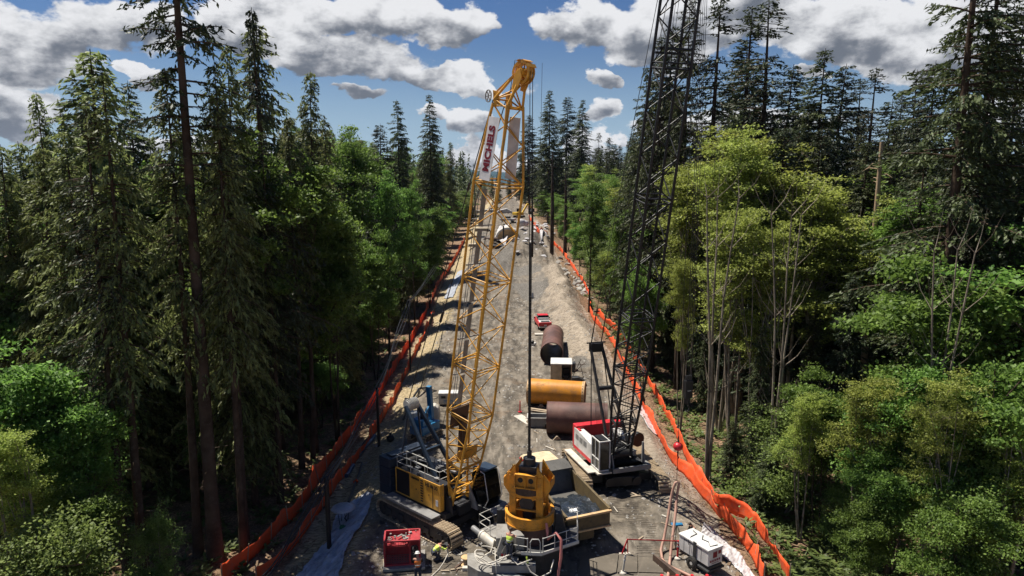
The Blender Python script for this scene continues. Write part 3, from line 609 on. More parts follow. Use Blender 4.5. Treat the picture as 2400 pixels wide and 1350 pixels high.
# right side
for (px, py, Y, k_, ws, lb) in [
    (1243, 268, 335, 'fir_b', 1.3, 'fir right behind the crane hoist ropes, leftmost of the far group'), (1288, 210, 275, 'fir_a', 1.0, 'pointed fir, tallest of the far group right of the crane tip'),
    (1330, 225, 290, 'fir_b', 1.2, 'dark fir in the middle of the far group right of the crane tip'), (1368, 232, 262, 'fir_a', 0.95, 'fir at the right of the far group, beside the blue gap'),
    (1400, 345, 235, 'fir_b', 1.2, 'short dark fir filling the gap left of the lattice boom'),
    (1345, 366, 118, 'maple_a', 0.8, 'round bright maple beneath the far group of firs'), (1405, 455, 92, 'maple_a', 0.7, 'bright leafy maple right of the rock pile'),
    (1448, 590, 72, 'maple_b', 0.7, 'small leafy maple left of the black boom, near the fence'), (1330, 500, 150, 'maple_b', 0.8, 'small maple by the far end of the right fence'),
    (1455, 140, 90, 'fir_a', 1.0, 'leftmost tall fir of the right forest, boughs reaching over the gap'), (1490, 65, 82, 'fir_a', 1.15, 'tall fir just left of the black boom'),
    (1530, 52, 88, 'fir_b', 1.3, 'tall fir directly behind the upper black boom'), (1600, -60, 76, 'bigfir', 0.62, 'very tall dense fir behind the top of the black boom'),
    (1690, -10, 75, 'fir_c', 1.3, 'thin sparse fir just right of the black boom ropes'), (1740, 85, 92, 'fir_b', 1.3, 'fir standing behind between two sparse firs'),
    (1765, 12, 84, 'fir_c', 1.3, 'left one of two sparse ragged firs standing close together'), (1800, -4, 80, 'fir_c', 1.4, 'right one of two sparse ragged firs standing close together'),
    (1872, 148, 92, 'fir_b', 1.4, 'ragged dark fir right of the two sparse firs'), (1940, 112, 84, 'fir_a', 1.15, 'symmetrical pointed fir, tallest in the middle of the right forest'),
    (1986, 148, 98, 'fir_b', 1.3, 'fir right behind the symmetrical pointed fir'), (2018, 180, 128, 'fir_c', 1.3, 'thin fir in a gap of the skyline'),
    (2055, 156, 100, 'fir_c', 1.3, 'layered open fir with flat boughs on the blue sky'), (2088, 232, 104, 'fir_b', 1.4, 'short dark fir right of the layered open fir'),
    (2118, 208, 112, 'fir_c', 1.0, 'bent twiggy fir low on the skyline'), (2155, 160, 120, 'fir_a', 1.2, 'small far fir left of the big dark fir'),
    (2185, 140, 75, 'fir_b', 1.0, 'dark fir directly behind the big dark fir'), (2345, 90, 62, 'fir_b', 1.3, 'dense fir right behind the big dark fir'), (2410, -40, 56, 'bigfir', 0.7, 'large fir cut by the right edge of the photo'),
    (1640, 303, 62, 'alder_a', 1.05, 'broad yellow-green alder right of the boom ropes'), (1565, 345, 70, 'alder_b', 1.0, 'yellow-green alder behind the black boom'),
    (1760, 308, 66, 'alder_a', 1.05, 'yellow-green alder below the two sparse ragged firs'), (1860, 372, 60, 'alder_b', 1.05, 'yellow-green alder with brownish twigs, middle of the right forest'),
    (1705, 450, 54, 'alder_b', 0.9, 'lower yellow-green alder in front of the broad one'), (1955, 430, 58, 'alder_a', 0.9, 'yellow-green alder left of the bare snag'),
    (2030, 365, 78, 'maple_a', 1.0, 'green maple behind the bare snag'), (2110, 440, 66, 'maple_a', 0.8, 'green maple between the bare snag and the big dark fir'),
    (1800, 520, 52, 'alder_a', 0.75, 'alder with several dark stems standing over the right slope'), (1530, 560, 60, 'alder_b', 0.6, 'small alder seen through the middle of the black boom'),
    (2065, 330, 60, 'snag', 1.0, 'bare orange-brown snag without branches or leaves'), (1690, 440, 50, 'birch', 0.9, 'bare pale multi-stem tree right of the hook block'),
    (1850, 480, 47, 'birch', 0.8, 'bare pale multi-stem tree in the middle of the right slope'), (2240, 560, 37, 'birch', 0.8, 'bare pale branching tree in front of the big dark fir'),
    (1580, 690, 90, 'cedar_a', 0.75, 'young dark cedar behind the right fence'), (1625, 660, 80, 'cedar_a', 0.6, 'young cedar left of the hook block'),
    (1790, 760, 50, 'fir_a', 0.8, 'young dark fir in shade below the alders'), (1915, 700, 55, 'fir_a', 0.8, 'young dark fir right of the shaded hollow'),
    (2000, 640, 50, 'fir_b', 1.0, 'young fir left of the snag foot'), (2380, 520, 42, 'fir_b', 1.3, 'dark fir at the right edge below the large one'),
    (2250, 570, 41, 'maple_b', 0.8, 'pale leafy maple in front of the big dark fir trunk'), (2130, 820, 38, 'maple_b', 0.7, 'leafy maple in front of the snag foot'),
    (2330, 800, 35, 'maple_b', 0.75, 'leafy maple low at the right edge'), (1940, 860, 43, 'maple_b', 0.7, 'leafy maple in the middle of the right slope'),
    (1830, 930, 46, 'shrub_a', 1.0, 'leafy shrub on the slope right of the red crane ball'), (1900, 900, 42, 'alder_b', 0.7, 'low alder with pale stems right of the bend in the outer fence'),
    (1800, 1020, 46, 'fir_a', 1.5, 'small dense young fir right behind the bend of the outer fence'), (1720, 985, 50, 'fir_a', 1.4, 'small dark young fir near the red crane ball'),
    (2060, 860, 38, 'alder_b', 0.8, 'airy pale-stemmed alder in the lower right'), (2230, 880, 34, 'alder_a', 0.75, 'airy yellow-green alder lower right, several stems'),
    (2110, 1060, 35, 'maple_b', 0.75, 'young maple lower right, beside the fence end'), (2040, 1150, 35, 'maple_b', 0.8, 'young maple nearest the fence end, lower right'),
    (2390, 960, 33, 'alder_b', 0.9, 'pale-stemmed alder in the lower right corner'), (2260, 1120, 31.5, 'maple_b', 0.8, 'lowest young maple at the bottom edge, right')]:
    T(px, py, Y, k_, ws, lb)
p = A(2235, 600, 47); place('bigfir', p.x, 47, 47, 1.0, 2.0, 'big dark fir with a thick trunk, right side of the photo')
p = A(2300, 500, 52); place('tallfir', p.x, 52, 46, 1.0, 2.0, 'tall fir whose trunk shows just right of the big dark fir')
# the rest of both forests
SKY_L = [(-300, 300), (0, 330), (70, 300), (110, 300), (180, 210), (260, 200), (330, 300), (560, 290), (660, 240), (760, 260), (850, 290), (900, 320), (1000, 330), (1095, 420), (1130, 470)]
SKY_R = [(1240, 330), (1380, 350), (1430, 300), (1500, 160), (1700, 150), (1820, 200), (1900, 260), (2050, 280), (2150, 230), (2250, 60), (2500, 0), (2800, 0)]
def skyl(px, tab):
    for (a, ya), (b_, yb) in zip(tab, tab[1:]):
        if a <= px <= b_: return ya+(yb-ya)*(px-a)/(b_-a)
    return tab[0][1] if px < tab[0][0] else tab[-1][1]
def pxof(X, Y, Z):
    dz = Z-CAMZ; dep = Y*math.cos(PITCH)-dz*math.sin(PITCH); v = Y*math.sin(PITCH)+dz*math.cos(PITCH)
    return 1200+X/dep*FPX, 675-v/dep*FPX
rf = random.Random(5)
def fill(side, n_max):
    cnt = 0; Y = 27.0
    while Y < 360 and cnt < n_max:
        step = 2.7 + Y*0.036
        X = 17.2+rf.uniform(0, 1.2); k_ = 0
        while X < 17.8+24+Y*0.12 and k_ < 9:
            xx = (X if side > 0 else -X) - 0.0125*(Y-40) + rf.uniform(-0.8, 0.8); yy = Y+rf.uniform(-0.4, 0.4)*step
            px, _ = pxof(xx, yy, 15)
            h = rf.uniform(24, 36); edge = k_ == 0
            if edge: h = rf.uniform(7, 14) if Y > 60 else rf.uniform(5, 8)
            if k_ == 1 and side < 0 and 95 < Y < 240: h = rf.uniform(15, 24)
            if side < 0 and Y < 60 and X < 23 and 380 < px < 820: X += 2.0; continue
            if side < 0 and Y < 47 and px < 400: X += step; k_ += 1; continue
            tab = SKY_L if side < 0 else SKY_R; lim = skyl(px, tab) + rf.uniform(0, 80)
            zt = A(px, lim, yy).z; h = min(h, zt+1)
            X += step*rf.uniform(0.8, 1.25); k_ += 1
            if px < -220 or px > 2620: continue
            if min([(xx-a)**2+(yy-b_)**2 for a, b_, _ in TREES] + [99]) < 5.0: continue
            if side > 0 and Y < 62 and k_ <= 3: continue
            if h < 5: continue
            q = rf.random()
            if edge: key = ('cedar_a', 'maple_b', 'shrub_a', 'maple_b', 'alder_b' if side > 0 else 'cedar_b')[int(q*5)]
            elif side < 0:
                key = 'cedar_b' if q < 0.42 else 'cedar_a' if q < 0.66 else 'fir_b' if q < 0.78 else 'fir_a' if q < 0.86 else 'maple_a'
            else:
                key = 'fir_a' if q < 0.3 else 'fir_b' if q < 0.62 else 'fir_c' if q < 0.7 else 'maple_a' if q < 0.86 else 'alder_a'
                if key[:3] in ('map', 'ald'): h = min(h, 24)
            kn = {'cedar': 'cedar', 'fir': 'fir', 'maple': 'maple', 'alder': 'alder', 'shrub': 'shrub'}[key.split('_')[0]]
            dist = 'nearby' if yy < 60 else 'middle' if yy < 120 else 'far'
            sd = 'left' if side < 0 else 'right'
            if edge: lb, gr = f"low {kn} along the {dist} edge of the {sd} forest, behind the silt fence", f"low {dist} edge {kn}s, {sd} forest"
            else: lb, gr = f"{kn} among the {dist} trees packed inside the {sd} forest", f"{dist} {kn} trees of the {sd} forest"
            place(key, xx, yy, h, rf.uniform(0.95, 1.2), rf.uniform(0, 6.28), lb, gr)
            cnt += 1
        Y += step*0.95
    return cnt
print('fill', fill(-1, 260), fill(1, 220))
# far trees closing the end of the road
for i in range(26):
    X = rf.uniform(-60, 70); Y = rf.uniform(430, 760)
    px, _ = pxof(X, Y, 12)
    if px < 1128 and Y < 720: X = abs(X)*0.5+8
    px, _ = pxof(X, Y, 12)
    top = 375+rf.uniform(0, 60) if px > 1200 else 425+rf.uniform(0, 25)
    h = A(px, top, Y).z
    place(rf.choice(['fir_a', 'fir_b', 'cedar_a']), X, Y, max(9, h), 1.1, rf.uniform(0, 6), 'dark conifer in the far stand that closes the end of the road', 'conifers beyond the end of the road')
# shrubs along both forest edges and the slope on the right
YN = dict(shrub_a=('taller leafy shrub', 'taller shrubs'), shrub_b=('low leafy shrub', 'low shrubs'), alder_b=('young pale-stemmed alder', 'young alders'), maple_b=('young maple', 'young maples'), fir_a=('young dark fir', 'young firs'), cedar_a=('young cedar', 'young cedars'))
for i in range(80):
    Y = 31 + 70*rf.random()**1.3; X = 19.5 + rf.random()**1.2*(10+Y*0.45)
    if rf.random() < 0.25: X = -X
    X -= 0.0125*(Y-40)
    px, _ = pxof(X, Y, 2)
    if not (-150 < px < 2550) or (X < 0 and 360 < px < 760): continue
    if min([(X-a)**2+(Y-b_)**2 for a, b_, _ in TREES] + [99]) < 2.2: continue
    k_ = rf.choice(['shrub_a', 'shrub_b', 'alder_b', 'maple_b', 'fir_a', 'cedar_a']); h = rf.uniform(2.5, 5.0) if 'shrub' in k_ else rf.uniform(5, 12)
    place(k_, X, Y, h, rf.uniform(0.8, 1.1), rf.uniform(0, 6), f"{YN[k_][0]} in the undergrowth of the {'left' if X < 0 else 'right'} forest edge",
          f"{YN[k_][1]} in the undergrowth, {'left' if X < 0 else 'right'} forest")
for k_, v in list(PROTO.items()):
    if not v[2]:
        for ch in list(v[0].children): bpy.data.objects.remove(ch)
        bpy.data.objects.remove(v[0])
# ferns and low growth on the forest floor (nobody could count it)
def undergrowth(n, side, name):
    rg = np.random.default_rng(9+side); C = []; AX = []; SD = []; LL = []; WW = []
    for i in range(n):
        Y = 30 + 130*rg.random()**1.6; X = side*(15.0 + rg.random()**1.3*(8+Y*0.35)) - 0.0125*(Y-40)
        if side < 0 and rg.random() < 0.35: X -= 3
        if side > 0 and rg.random() > 0.25+0.75*sstep(14.8, 17.5, X + nz(X, Y, 0.3)*2): continue
        px, _ = pxof(X, Y, 0)
        if not -100 < px < 2500: continue
        z = gh(X, Y); m_ = 9; a = rg.uniform(0, 2*PI, m_); l = rg.uniform(0.45, 0.95, m_)
        up_ = rg.uniform(0.3, 0.9, m_); d = unit(np.stack([np.cos(a), np.sin(a), up_], 1))
        for q in (0.3, 0.75):
            d2 = unit(d + np.array([0, 0, -0.9*(q-0.3)])); C.append(np.array([X, Y, z+0.03]) + d*(l*q)[:, None] ); AX.append(d2); SD.append(unit(np.cross(d2, np.array([0, 0, 1.0])+rg.normal(0, 0.2, (m_, 3))))); LL.append(l*0.62); WW.append(l*0.26)
    me = quads_mesh(name, np.concatenate(C), np.concatenate(AX), np.concatenate(SD), np.concatenate(LL), np.concatenate(WW), 'fern')
    o = bpy.data.objects.new(name, me); COL.objects.link(o)
    tag(o, f"ferns and low growth covering the {'left' if side < 0 else 'right'} forest floor", 'undergrowth', None, 'stuff')
undergrowth(3800, 1, 'fern_undergrowth'); undergrowth(1500, -1, 'fern_undergrowth')
# sticks and wood chips between and behind the silt fences
lb_ = MB(); rl = random.Random(8)
for i in range(3200):
    Y = 33 + 120*rl.random()**1.5; s_ = rl.choice((-1, 1, 1)); X = s_*(12.6+rl.random()**1.2*6.5) - 0.0125*(Y-40)
    a = rl.uniform(0, PI); l = rl.choice((0.12, 0.18, 0.3, 0.3, 0.7))*rl.uniform(0.7, 1.4); z = gh(X, Y)+0.03
    lb_.bar((X, Y, z), (X+math.cos(a)*l, Y+math.sin(a)*l, z+rl.uniform(-0.02, 0.08)), l*0.16+0.012, 0.02)
single(lb_, 'wood_chips', 'litter', 'brown sticks and wood chips strewn beside the orange fences', 'litter', kind='stuff')

def far_forest(name, side, y0, y1, n):
    rg = np.random.default_rng(31+side); C = []; AX = []; SD = []; LL = []; WW = []
    for i in range(n):
        Y = y0 + (y1-y0)*rg.random()**1.3; X = side*(19 + (Y*0.75)*rg.random()**1.5) - 0.0125*Y
        h = rg.uniform(22, 34); z0 = gh(X, Y); m_ = 110; tt_ = rg.random(m_)**1.3; a = rg.uniform(0, 2*PI, m_); r = 4.6*(1-tt_)**0.85*rg.uniform(0.3, 1, m_)
        C.append(np.stack([X+np.cos(a)*r, Y+np.sin(a)*r, z0+h*(0.08+0.92*tt_)], 1))
        ax = unit(np.stack([np.cos(a), np.sin(a), -0.5+rg.normal(0, 0.3, m_)], 1)); AX.append(ax); SD.append(unit(np.cross(ax, np.array([0, 0, 1.0])+rg.normal(0, 0.4, (m_, 3)))))
        LL.append(rg.uniform(1.3, 2.4, m_)); WW.append(rg.uniform(0.5, 1.1, m_))
    me = quads_mesh(name, np.concatenate(C), np.concatenate(AX), np.concatenate(SD), np.concatenate(LL), np.concatenate(WW), 'fir')
    o = bpy.data.objects.new(name, me); COL.objects.link(o)
    tag(o, f"far-off conifer forest on the {'left' if side < 0 else 'right'} of the road, one dark mass", 'forest', None, 'stuff')
far_forest('forest', -1, 300, 1700, 900); far_forest('forest', 1, 300, 1700, 1100)

# ================================================================== machinery
def track(root, yc, x0, x1, w, h, T=None, pitch=0.24, parts=('track_shoes', 'track_frame', 'sprocket')):
    r = h/2 - 0.03; pts = []; L = x1-x0-2*r
    per = 2*L + 2*PI*r; n = int(per/pitch); b = MB(T)
    def at(s):
        s %= per
        if s < L: return (x0+r+s, h-0.03, 0)
        s -= L
        if s < PI*r: a = s/r; return (x1-r+r*math.sin(a), r+0.0+r*math.cos(a), a)
        s -= PI*r
        if s < L: return (x1-r-s, 0.0, PI)
        s -= L; a = s/r; return (x0+r-r*math.sin(a), r-r*math.cos(a), PI+a)
    for i in range(n):
        x_, z_, a = at(i*per/n)
        z_ = max(z_, 0.02)
        b.box((x_, yc, z_), (per/n*0.74, w, 0.07), ry=a)
        b.box((x_+0.05*math.sin(a), yc, z_+0.05*math.cos(a)), (0.05, w*0.98, 0.05), ry=a)
        for q in (-0.17, 0.17): b.box((x_+0.035*math.sin(a), yc+q*w, z_+0.035*math.cos(a)), (0.10, w*0.12, 0.05), ry=a)
    b.build(parts[0], 'shoe', root)
    f = MB(T); f.bb(x0+r*0.9, x1-r*0.9, yc-w*0.30, yc+w*0.30, h*0.22, h*0.80)
    for i in range(5): f.bb(x0+r+L*(i+0.3)/5, x0+r+L*(i+0.7)/5, yc-w*0.42, yc+w*0.42, h*0.30, h*0.62)
    for i in range(9): q = x0+r+L*(i+0.5)/9; f.cyl((q, yc-w*0.34, h*0.20), (q, yc+w*0.34, h*0.20), h*0.13, 10)
    f.build(parts[1], 'trackframe', root, 0.012)
    for xx in (x0+r, x1-r):
        s = MB(T); s.cyl((xx, yc-w*0.33, r+0.01), (xx, yc+w*0.33, r+0.01), r*0.82, 18); s.cyl((xx, yc-w*0.40, r+0.01), (xx, yc+w*0.40, r+0.01), r*0.38, 14)
        s.build(parts[2], 'dark', root)
def lattice(root, name, mat, stations, bays, rc, rb, sub='bracing', y0=0.0):
    """stations: (x, z, W, D) along the boom in the local xz plane"""
    chords = MB(); br = MB(); S_ = []
    for i, (x_, z_, w, d) in enumerate(stations):
        a = stations[max(0, i-1)]; c = stations[min(len(stations)-1, i+1)]
        t = Vector((c[0]-a[0], 0, c[1]-a[1])).normalized(); nrm = Vector((t.z, 0, -t.x))
        S_.append([Vector((x_, y0+sy*w/2, z_)) + nrm*sd*d/2 for sy, sd in ((-1, -1), (-1, 1), (1, 1), (1, -1))])
    for i in range(len(S_)-1):
        for k_ in range(4): chords.tube([S_[i][k_], S_[i+1][k_]], rc, 7)
        n = bays[i]
        for j in range(n):
            for k_ in range(4):
                k2 = (k_+1) % 4; P = lambda kk, t: S_[i][kk].lerp(S_[i+1][kk], t)
                a0, a1 = j/n, (j+1)/n
                if (j+k_) % 2 == 0: br.tube([P(k_, a0), P(k2, a1)], rb, 5, caps=False)
                else: br.tube([P(k2, a0), P(k_, a1)], rb, 5, caps=False)
        for t_ in (0.0, 1.0):
            off = 0.02 if t_ == 0 else -0.02
            q = [S_[i][kk].lerp(S_[i+1][kk], t_+off) for kk in range(4)]
            for k_ in range(4): br.tube([q[k_], q[(k_+1) % 4]], rb*1.15, 5, caps=False)
    o = chords.build(name, mat, root); br.build(sub, mat, o)
    return o, S_
def railing(b, pts, h, r=0.022, mids=1, every=1.2):
    pts = [Vector(p) for p in pts]; up = Vector((0, 0, 1))
    for p, q in zip(pts, pts[1:]):
        n = max(1, round((q-p).length/every))
        for i in range(n+1): s = p.lerp(q, i/n); b.tube([s, s+up*h], r, 5)
        for m_ in range(mids+1): b.tube([p+up*h*(m_+1)/(mids+1), q+up*h*(m_+1)/(mids+1)], r, 5)

# ------------------------------------------------------------------ yellow lattice-boom crane
YC = thing('crawler_crane', 'yellow crawler crane with a tall yellow lattice boom carrying a white name banner', 'crane', (-4.95, 42.5, 0.02), math.atan2(-0.67, 0.74))
for yy in (-1.87, 1.87): track(YC, yy, -3.5, 3.9, 0.95, 1.22)
b = MB(); b.bb(-1.7, 1.7, -1.4, 1.4, 0.45, 1.05); b.bb(-2.4, -1.5, -1.5, 1.5, 0.5, 0.95); b.bb(1.5, 2.4, -1.5, 1.5, 0.5, 0.95); b.cyl((0, 0, 1.05), (0, 0, 1.26), 1.1, 28)
b.build('carbody', 'trackframe', YC, 0.03)
b = MB(); b.bb(-2.75, 2.4, -1.42, 1.42, 1.26, 1.62); b.bb(1.7, 2.7, -0.5, 0.5, 1.3, 1.9)
for s in (-1, 1): b.prism([(1.7, 1.5), (2.6, 1.5), (2.35, 2.6), (2.05, 2.6)], 'y', s*0.95-0.05, s*0.95+0.05)
b.build('upper_deck', 'dark', YC, 0.02)
b = MB(); b.bb(-2.35, 1.98, -1.47, -0.55, 1.62, 3.28); b.bb(-2.35, 0.9, 0.55, 1.47, 1.62, 3.28); b.bb(-2.35, -1.0, -0.55, 0.55, 1.62, 2.6)
b.build('engine_housing', 'black', YC, 0.03)
b = MB(); b.bb(-0.86, 0.36, -1.53, -1.475, 1.68, 3.42); b.bb(0.50, 2.0, -1.53, -1.475, 1.68, 3.42); b.bb(0.36, 0.50, -1.52, -1.475, 1.68, 3.40)
for z in (1.68, 3.36): b.bb(-2.37, -0.86, -1.535, -1.475, z, z+0.07)
for x_ in (-2.37, -0.93): b.bb(x_, x_+0.07, -1.536, -1.475, 1.75, 3.36)
b.bb(1.985, 2.03, -1.53, -1.2, 1.68, 3.42)
b.build('side_panel', 'yellow', YC, 0.01)
b = MB(); b.bb(-2.30, -0.93, -1.51, -1.475, 1.75, 3.36)
for i in range(16): b.bb(-2.28, -0.95, -1.522, -1.508, 1.80+i*0.097, 1.83+i*0.097)
b.build('radiator_grille', 'black', YC)
b = MB()
for i in range(9): b.bb(0.17, 0.40, -1.545, -1.532, 1.85+i*0.17, 1.93+i*0.17)
b.bb(0.95, 1.0, -1.545, -1.532, 2.45, 2.55); b.bb(-0.3, -0.24, -1.545, -1.532, 2.45, 2.55); b.bb(1.3, 1.33, -1.545, -1.532, 1.72, 3.2)
b.build('step_slots', 'black', YC)
b = MB(); b.bb(1.62, 1.84, -1.545, -1.532, 1.98, 2.38); b.build('notice_plate', 'white', YC)
text_mesh('lettering', 'HS 8130', 0.34, 'black', YC, Matrix.Translation((1.22, -1.545, 3.14)) @ Matrix.Rotation(PI/2, 4, 'X'), bold=0.008, extrude=0.006)
b = MB()
for i in range(3): b.bb(-2.7+i*1.6, -1.13+i*1.6, -2.35, -1.56, 1.50, 1.56)
b.bb(-2.7, 2.1, -2.37, -2.33, 1.46, 1.62)
for i in range(5): b.bar((-2.5+i*1.1, -1.5, 1.3), (-2.5+i*1.1, -2.3, 1.48), 0.06)
b.build('catwalk', 'grey', YC)
b = MB()
for i in range(4): b.bb(-3.95, -2.78, -1.68, 1.68, 1.28+i*0.64, 1.90+i*0.64)
b.bb(-3.7, -3.0, -1.3, 1.3, 3.84, 3.92)
b.build('counterweight', 'navy', YC, 0.04)
b = MB(); railing(b, [(-2.3, -1.42, 3.3), (1.9, -1.42, 3.3), (1.9, -0.65, 3.3)], 0.95); railing(b, [(-2.3, -1.42, 3.3), (-2.3, -0.6, 3.3)], 0.95); railing(b, [(-2.3, -0.62, 3.3), (-0.2, -0.62, 3.3)], 0.95)
b.build('handrail', 'rail', YC)
b = MB(); rr = random.Random(3)
for i in range(16):
    x_ = rr.uniform(-2.1, 1.6); y_ = rr.choice((-1, 1))*rr.uniform(0.1, 1.3); b.box((x_, y_, 3.38), (rr.uniform(0.15, 0.5), rr.uniform(0.1, 0.4), rr.uniform(0.1, 0.3)))
for i in range(9): b.tube([(rr.uniform(-2, 1.5), rr.uniform(-0.6, 1.2), 3.45), (rr.uniform(-2, 1.5), rr.uniform(-0.6, 1.2), 3.5)], 0.035, 6)
b.build('hydraulic_fittings', 'grey', YC, 0.01)
b = MB()
for x_, z_, r_ in ((-0.6, 2.3, 0.42), (0.5, 2.3, 0.42), (1.5, 2.15, 0.3)):
    b.cyl((x_, -0.5, z_), (x_, 0.5, z_), r_, 20)
    for s in (-0.5, 0.5): b.cyl((x_, s-0.03, z_), (x_, s+0.03, z_), r_*1.3, 20)
b.build('winch_drum', 'dark', YC)
cabm = MB(); cabm.prism([(2.45, 1.75), (3.75, 1.75), (3.95, 2.3), (3.62, 3.92), (2.6, 3.98), (2.45, 3.6)], 'y', 0.78, 2.02); cab = cabm.build('cab', 'glass', YC, 0.08)
b = MB()
for y_ in (0.76, 2.04):
    b.tube([(3.70, y_, 1.80), (3.97, y_, 2.3), (3.64, y_, 3.94), (3.3, y_, 4.02)], 0.032, 6)
b.build('cab_trim', 'white', cab)
b = MB(); b.bb(2.5, 3.62, 0.82, 1.98, 3.99, 4.10); b.build('cab_roof', 'bluesteel', cab, 0.04)
b = MB(); b.prism([(2.2, 1.45), (4.1, 1.45), (4.35, 1.62), (4.1, 1.74), (2.2, 1.74)], 'y', 0.68, 2.25); b.build('cab_floor', 'dark', cab, 0.03)
b = MB(); b.prism([(2.4, 1.4), (3.2, 1.4), (3.0, 1.9), (2.4, 2.9)], 'y', 0.60, 0.70); b.prism([(4.12, 1.64), (4.62, 1.50), (4.62, 1.56), (4.12, 1.80)], 'y', 0.7, 2.2); b.build('cab_skirt', 'grey', cab, 0.02)
text_mesh('lettering', 'LIEBHERR', 0.20, 'black', YC, Matrix.Translation((-0.36, -1.545, 3.2)) @ Matrix.Rotation(PI/2, 4, 'X'), bold=0.006, extrude=0.006)
# A-frame gantry
g = MB()
for s in (-1, 1): g.bar((1.55, s*0.85, 2.5), (-2.45, s*0.48, 7.3), 0.20, 0.26)
g.bar((-0.35, -0.66, 4.78), (-0.35, 0.66, 4.78), 0.22, 0.22); g.bar((1.55, -0.85, 2.6), (1.55, 0.85, 2.6), 0.12)
for s in (-1, 1): g.bar((-2.3, s*0.42, 7.1), (-2.5, s*1.0, 3.3), 0.10, 0.12)
gn = g.build('gantry', 'bluesteel', YC, 0.02)
g = MB(); g.cyl((-2.45, -0.42, 7.35), (-2.45, 0.42, 7.35), 0.30, 20)
for i in range(7): g.ring((-2.45, -0.36+i*0.12, 7.35), (0, 1, 0), 0.40, 0.28, 0.035, 22)
g.build('gantry_sheaves', 'rail', gn)
g = MB()
for i in range(8): y_ = -0.36+i*0.1; g.tube([(-2.78, y_, 7.3), (-2.3, y_*1.1, 3.3)], 0.014, 4)
g.cyl((-2.3, -0.5, 3.35), (-2.3, 0.5, 3.35), 0.34, 18)
g.build('luffing_ropes', 'rope', gn)
boom, ST = lattice(YC, 'boom', 'yellow', [(2.2, 2.35, 1.50, 0.30), (2.62, 4.7, 1.80, 1.20), (3.20, 8.05, 2.0, 1.95), (3.76, 11.2, 2.0, 1.95), (4.70, 16.5, 2.0, 1.95), (5.66, 22.0, 2.0, 1.95), (6.40, 26.2, 1.30, 1.05)], [5, 6, 2, 4, 4, 4], 0.075, 0.036, 'boom_bracing')
for s in (-1, 1):
    b = MB(); b.prism([(1.95, 1.95), (2.4, 1.95), (2.55, 2.9), (2.2, 3.1), (2.0, 2.6)], 'y', s*0.78-0.06, s*0.78+0.06); b.build('boom_foot_plate', 'yellow', boom, 0.01)
b = MB(); b.bar((2.25, -0.75, 2.9), (2.25, 0.75, 2.9), 0.1); b.build('cross_tube', 'yellow', boom)
b = MB(); b.bar((2.9, -0.86, 5.35), (2.9, 0.86, 5.35), 0.05, 0.75, up=(0.18, 0, 1)); b.box((2.95, 0.05, 5.35), (0.14, 0.45, 0.40), ry=0.17); b.build('stiffener_plate', 'yellow', boom, 0.01)
b = MB(); b.bar((2.25, -0.75, 7.6), (2.25, 0.75, 7.6), 0.05, 1.3, up=(0.18, 0, 1)); b.bar((2.25, 0.1, 4.8), (2.5, 0.1, 7.6), 0.45, 0.3); b.build('rear_guard', 'rustdark', boom, 0.01)
bd = Vector((6.40-3.2, 0, 26.2-8.05)).normalized(); bn_ = Vector((bd.z, 0, -bd.x))
def bp(z): t = (z-8.05)/(26.2-8.05); return Vector((3.20+3.20*t, 0, z))
b = MB()
for i in range(6):
    z0, z1 = 8.2+i*2.25, 8.2+i*2.25+2.10
    for y_ in (-0.30,): b.bar(bp(z0)-bn_*0.72+Vector((0, y_, 0)), bp(z1)-bn_*0.72+Vector((0, y_, 0)), 0.36, 0.04, up=bn_)
    b.bar(bp(z0)-bn_*0.80+Vector((0, -1.0, 0)), bp(z0)-bn_*0.80+Vector((0, 1.0, 0)), 0.07)
for y_ in (-0.95, -0.78): b.tube([bp(8.2)-bn_*0.65+Vector((0, y_, 0)), bp(21.5)-bn_*0.65+Vector((0, y_, 0))], 0.022, 5)
b.build('boom_walkway', 'pale', boom)
for s, z0, z1 in ((-1, 22.15, 25.5), (1, 22.2, 25.6)):
    b = MB(); y_ = s*1.02
    p0 = bp(z0)-bn_*0.12; p1 = bp(z1)-bn_*0.12
    b.bar(p0+Vector((0, s*1.06, 0)), p1+Vector((0, s*0.82, 0)), 0.80, 0.03, up=(0, 1, 0)); bnr = b.build('banner', 'banner', boom)
    if s < 0:
        up_ = ((p1+Vector((0, -0.82, 0)))-(p0+Vector((0, -1.06, 0)))).normalized(); yv = -bn_; nv = up_.cross(yv).normalized()
        c = (p0+p1)/2 + Vector((0, -0.94, 0)) + nv*0.022
        mt = Matrix((( up_.x, yv.x, nv.x, c.x), (up_.y, yv.y, nv.y, c.y), (up_.z, yv.z, nv.z, c.z), (0, 0, 0, 1)))
        text_mesh('lettering', 'MICHELS', 0.60, 'maroon', bnr, mt, bold=0.03, extrude=0.004, sx=1.02, spacing=1.04)
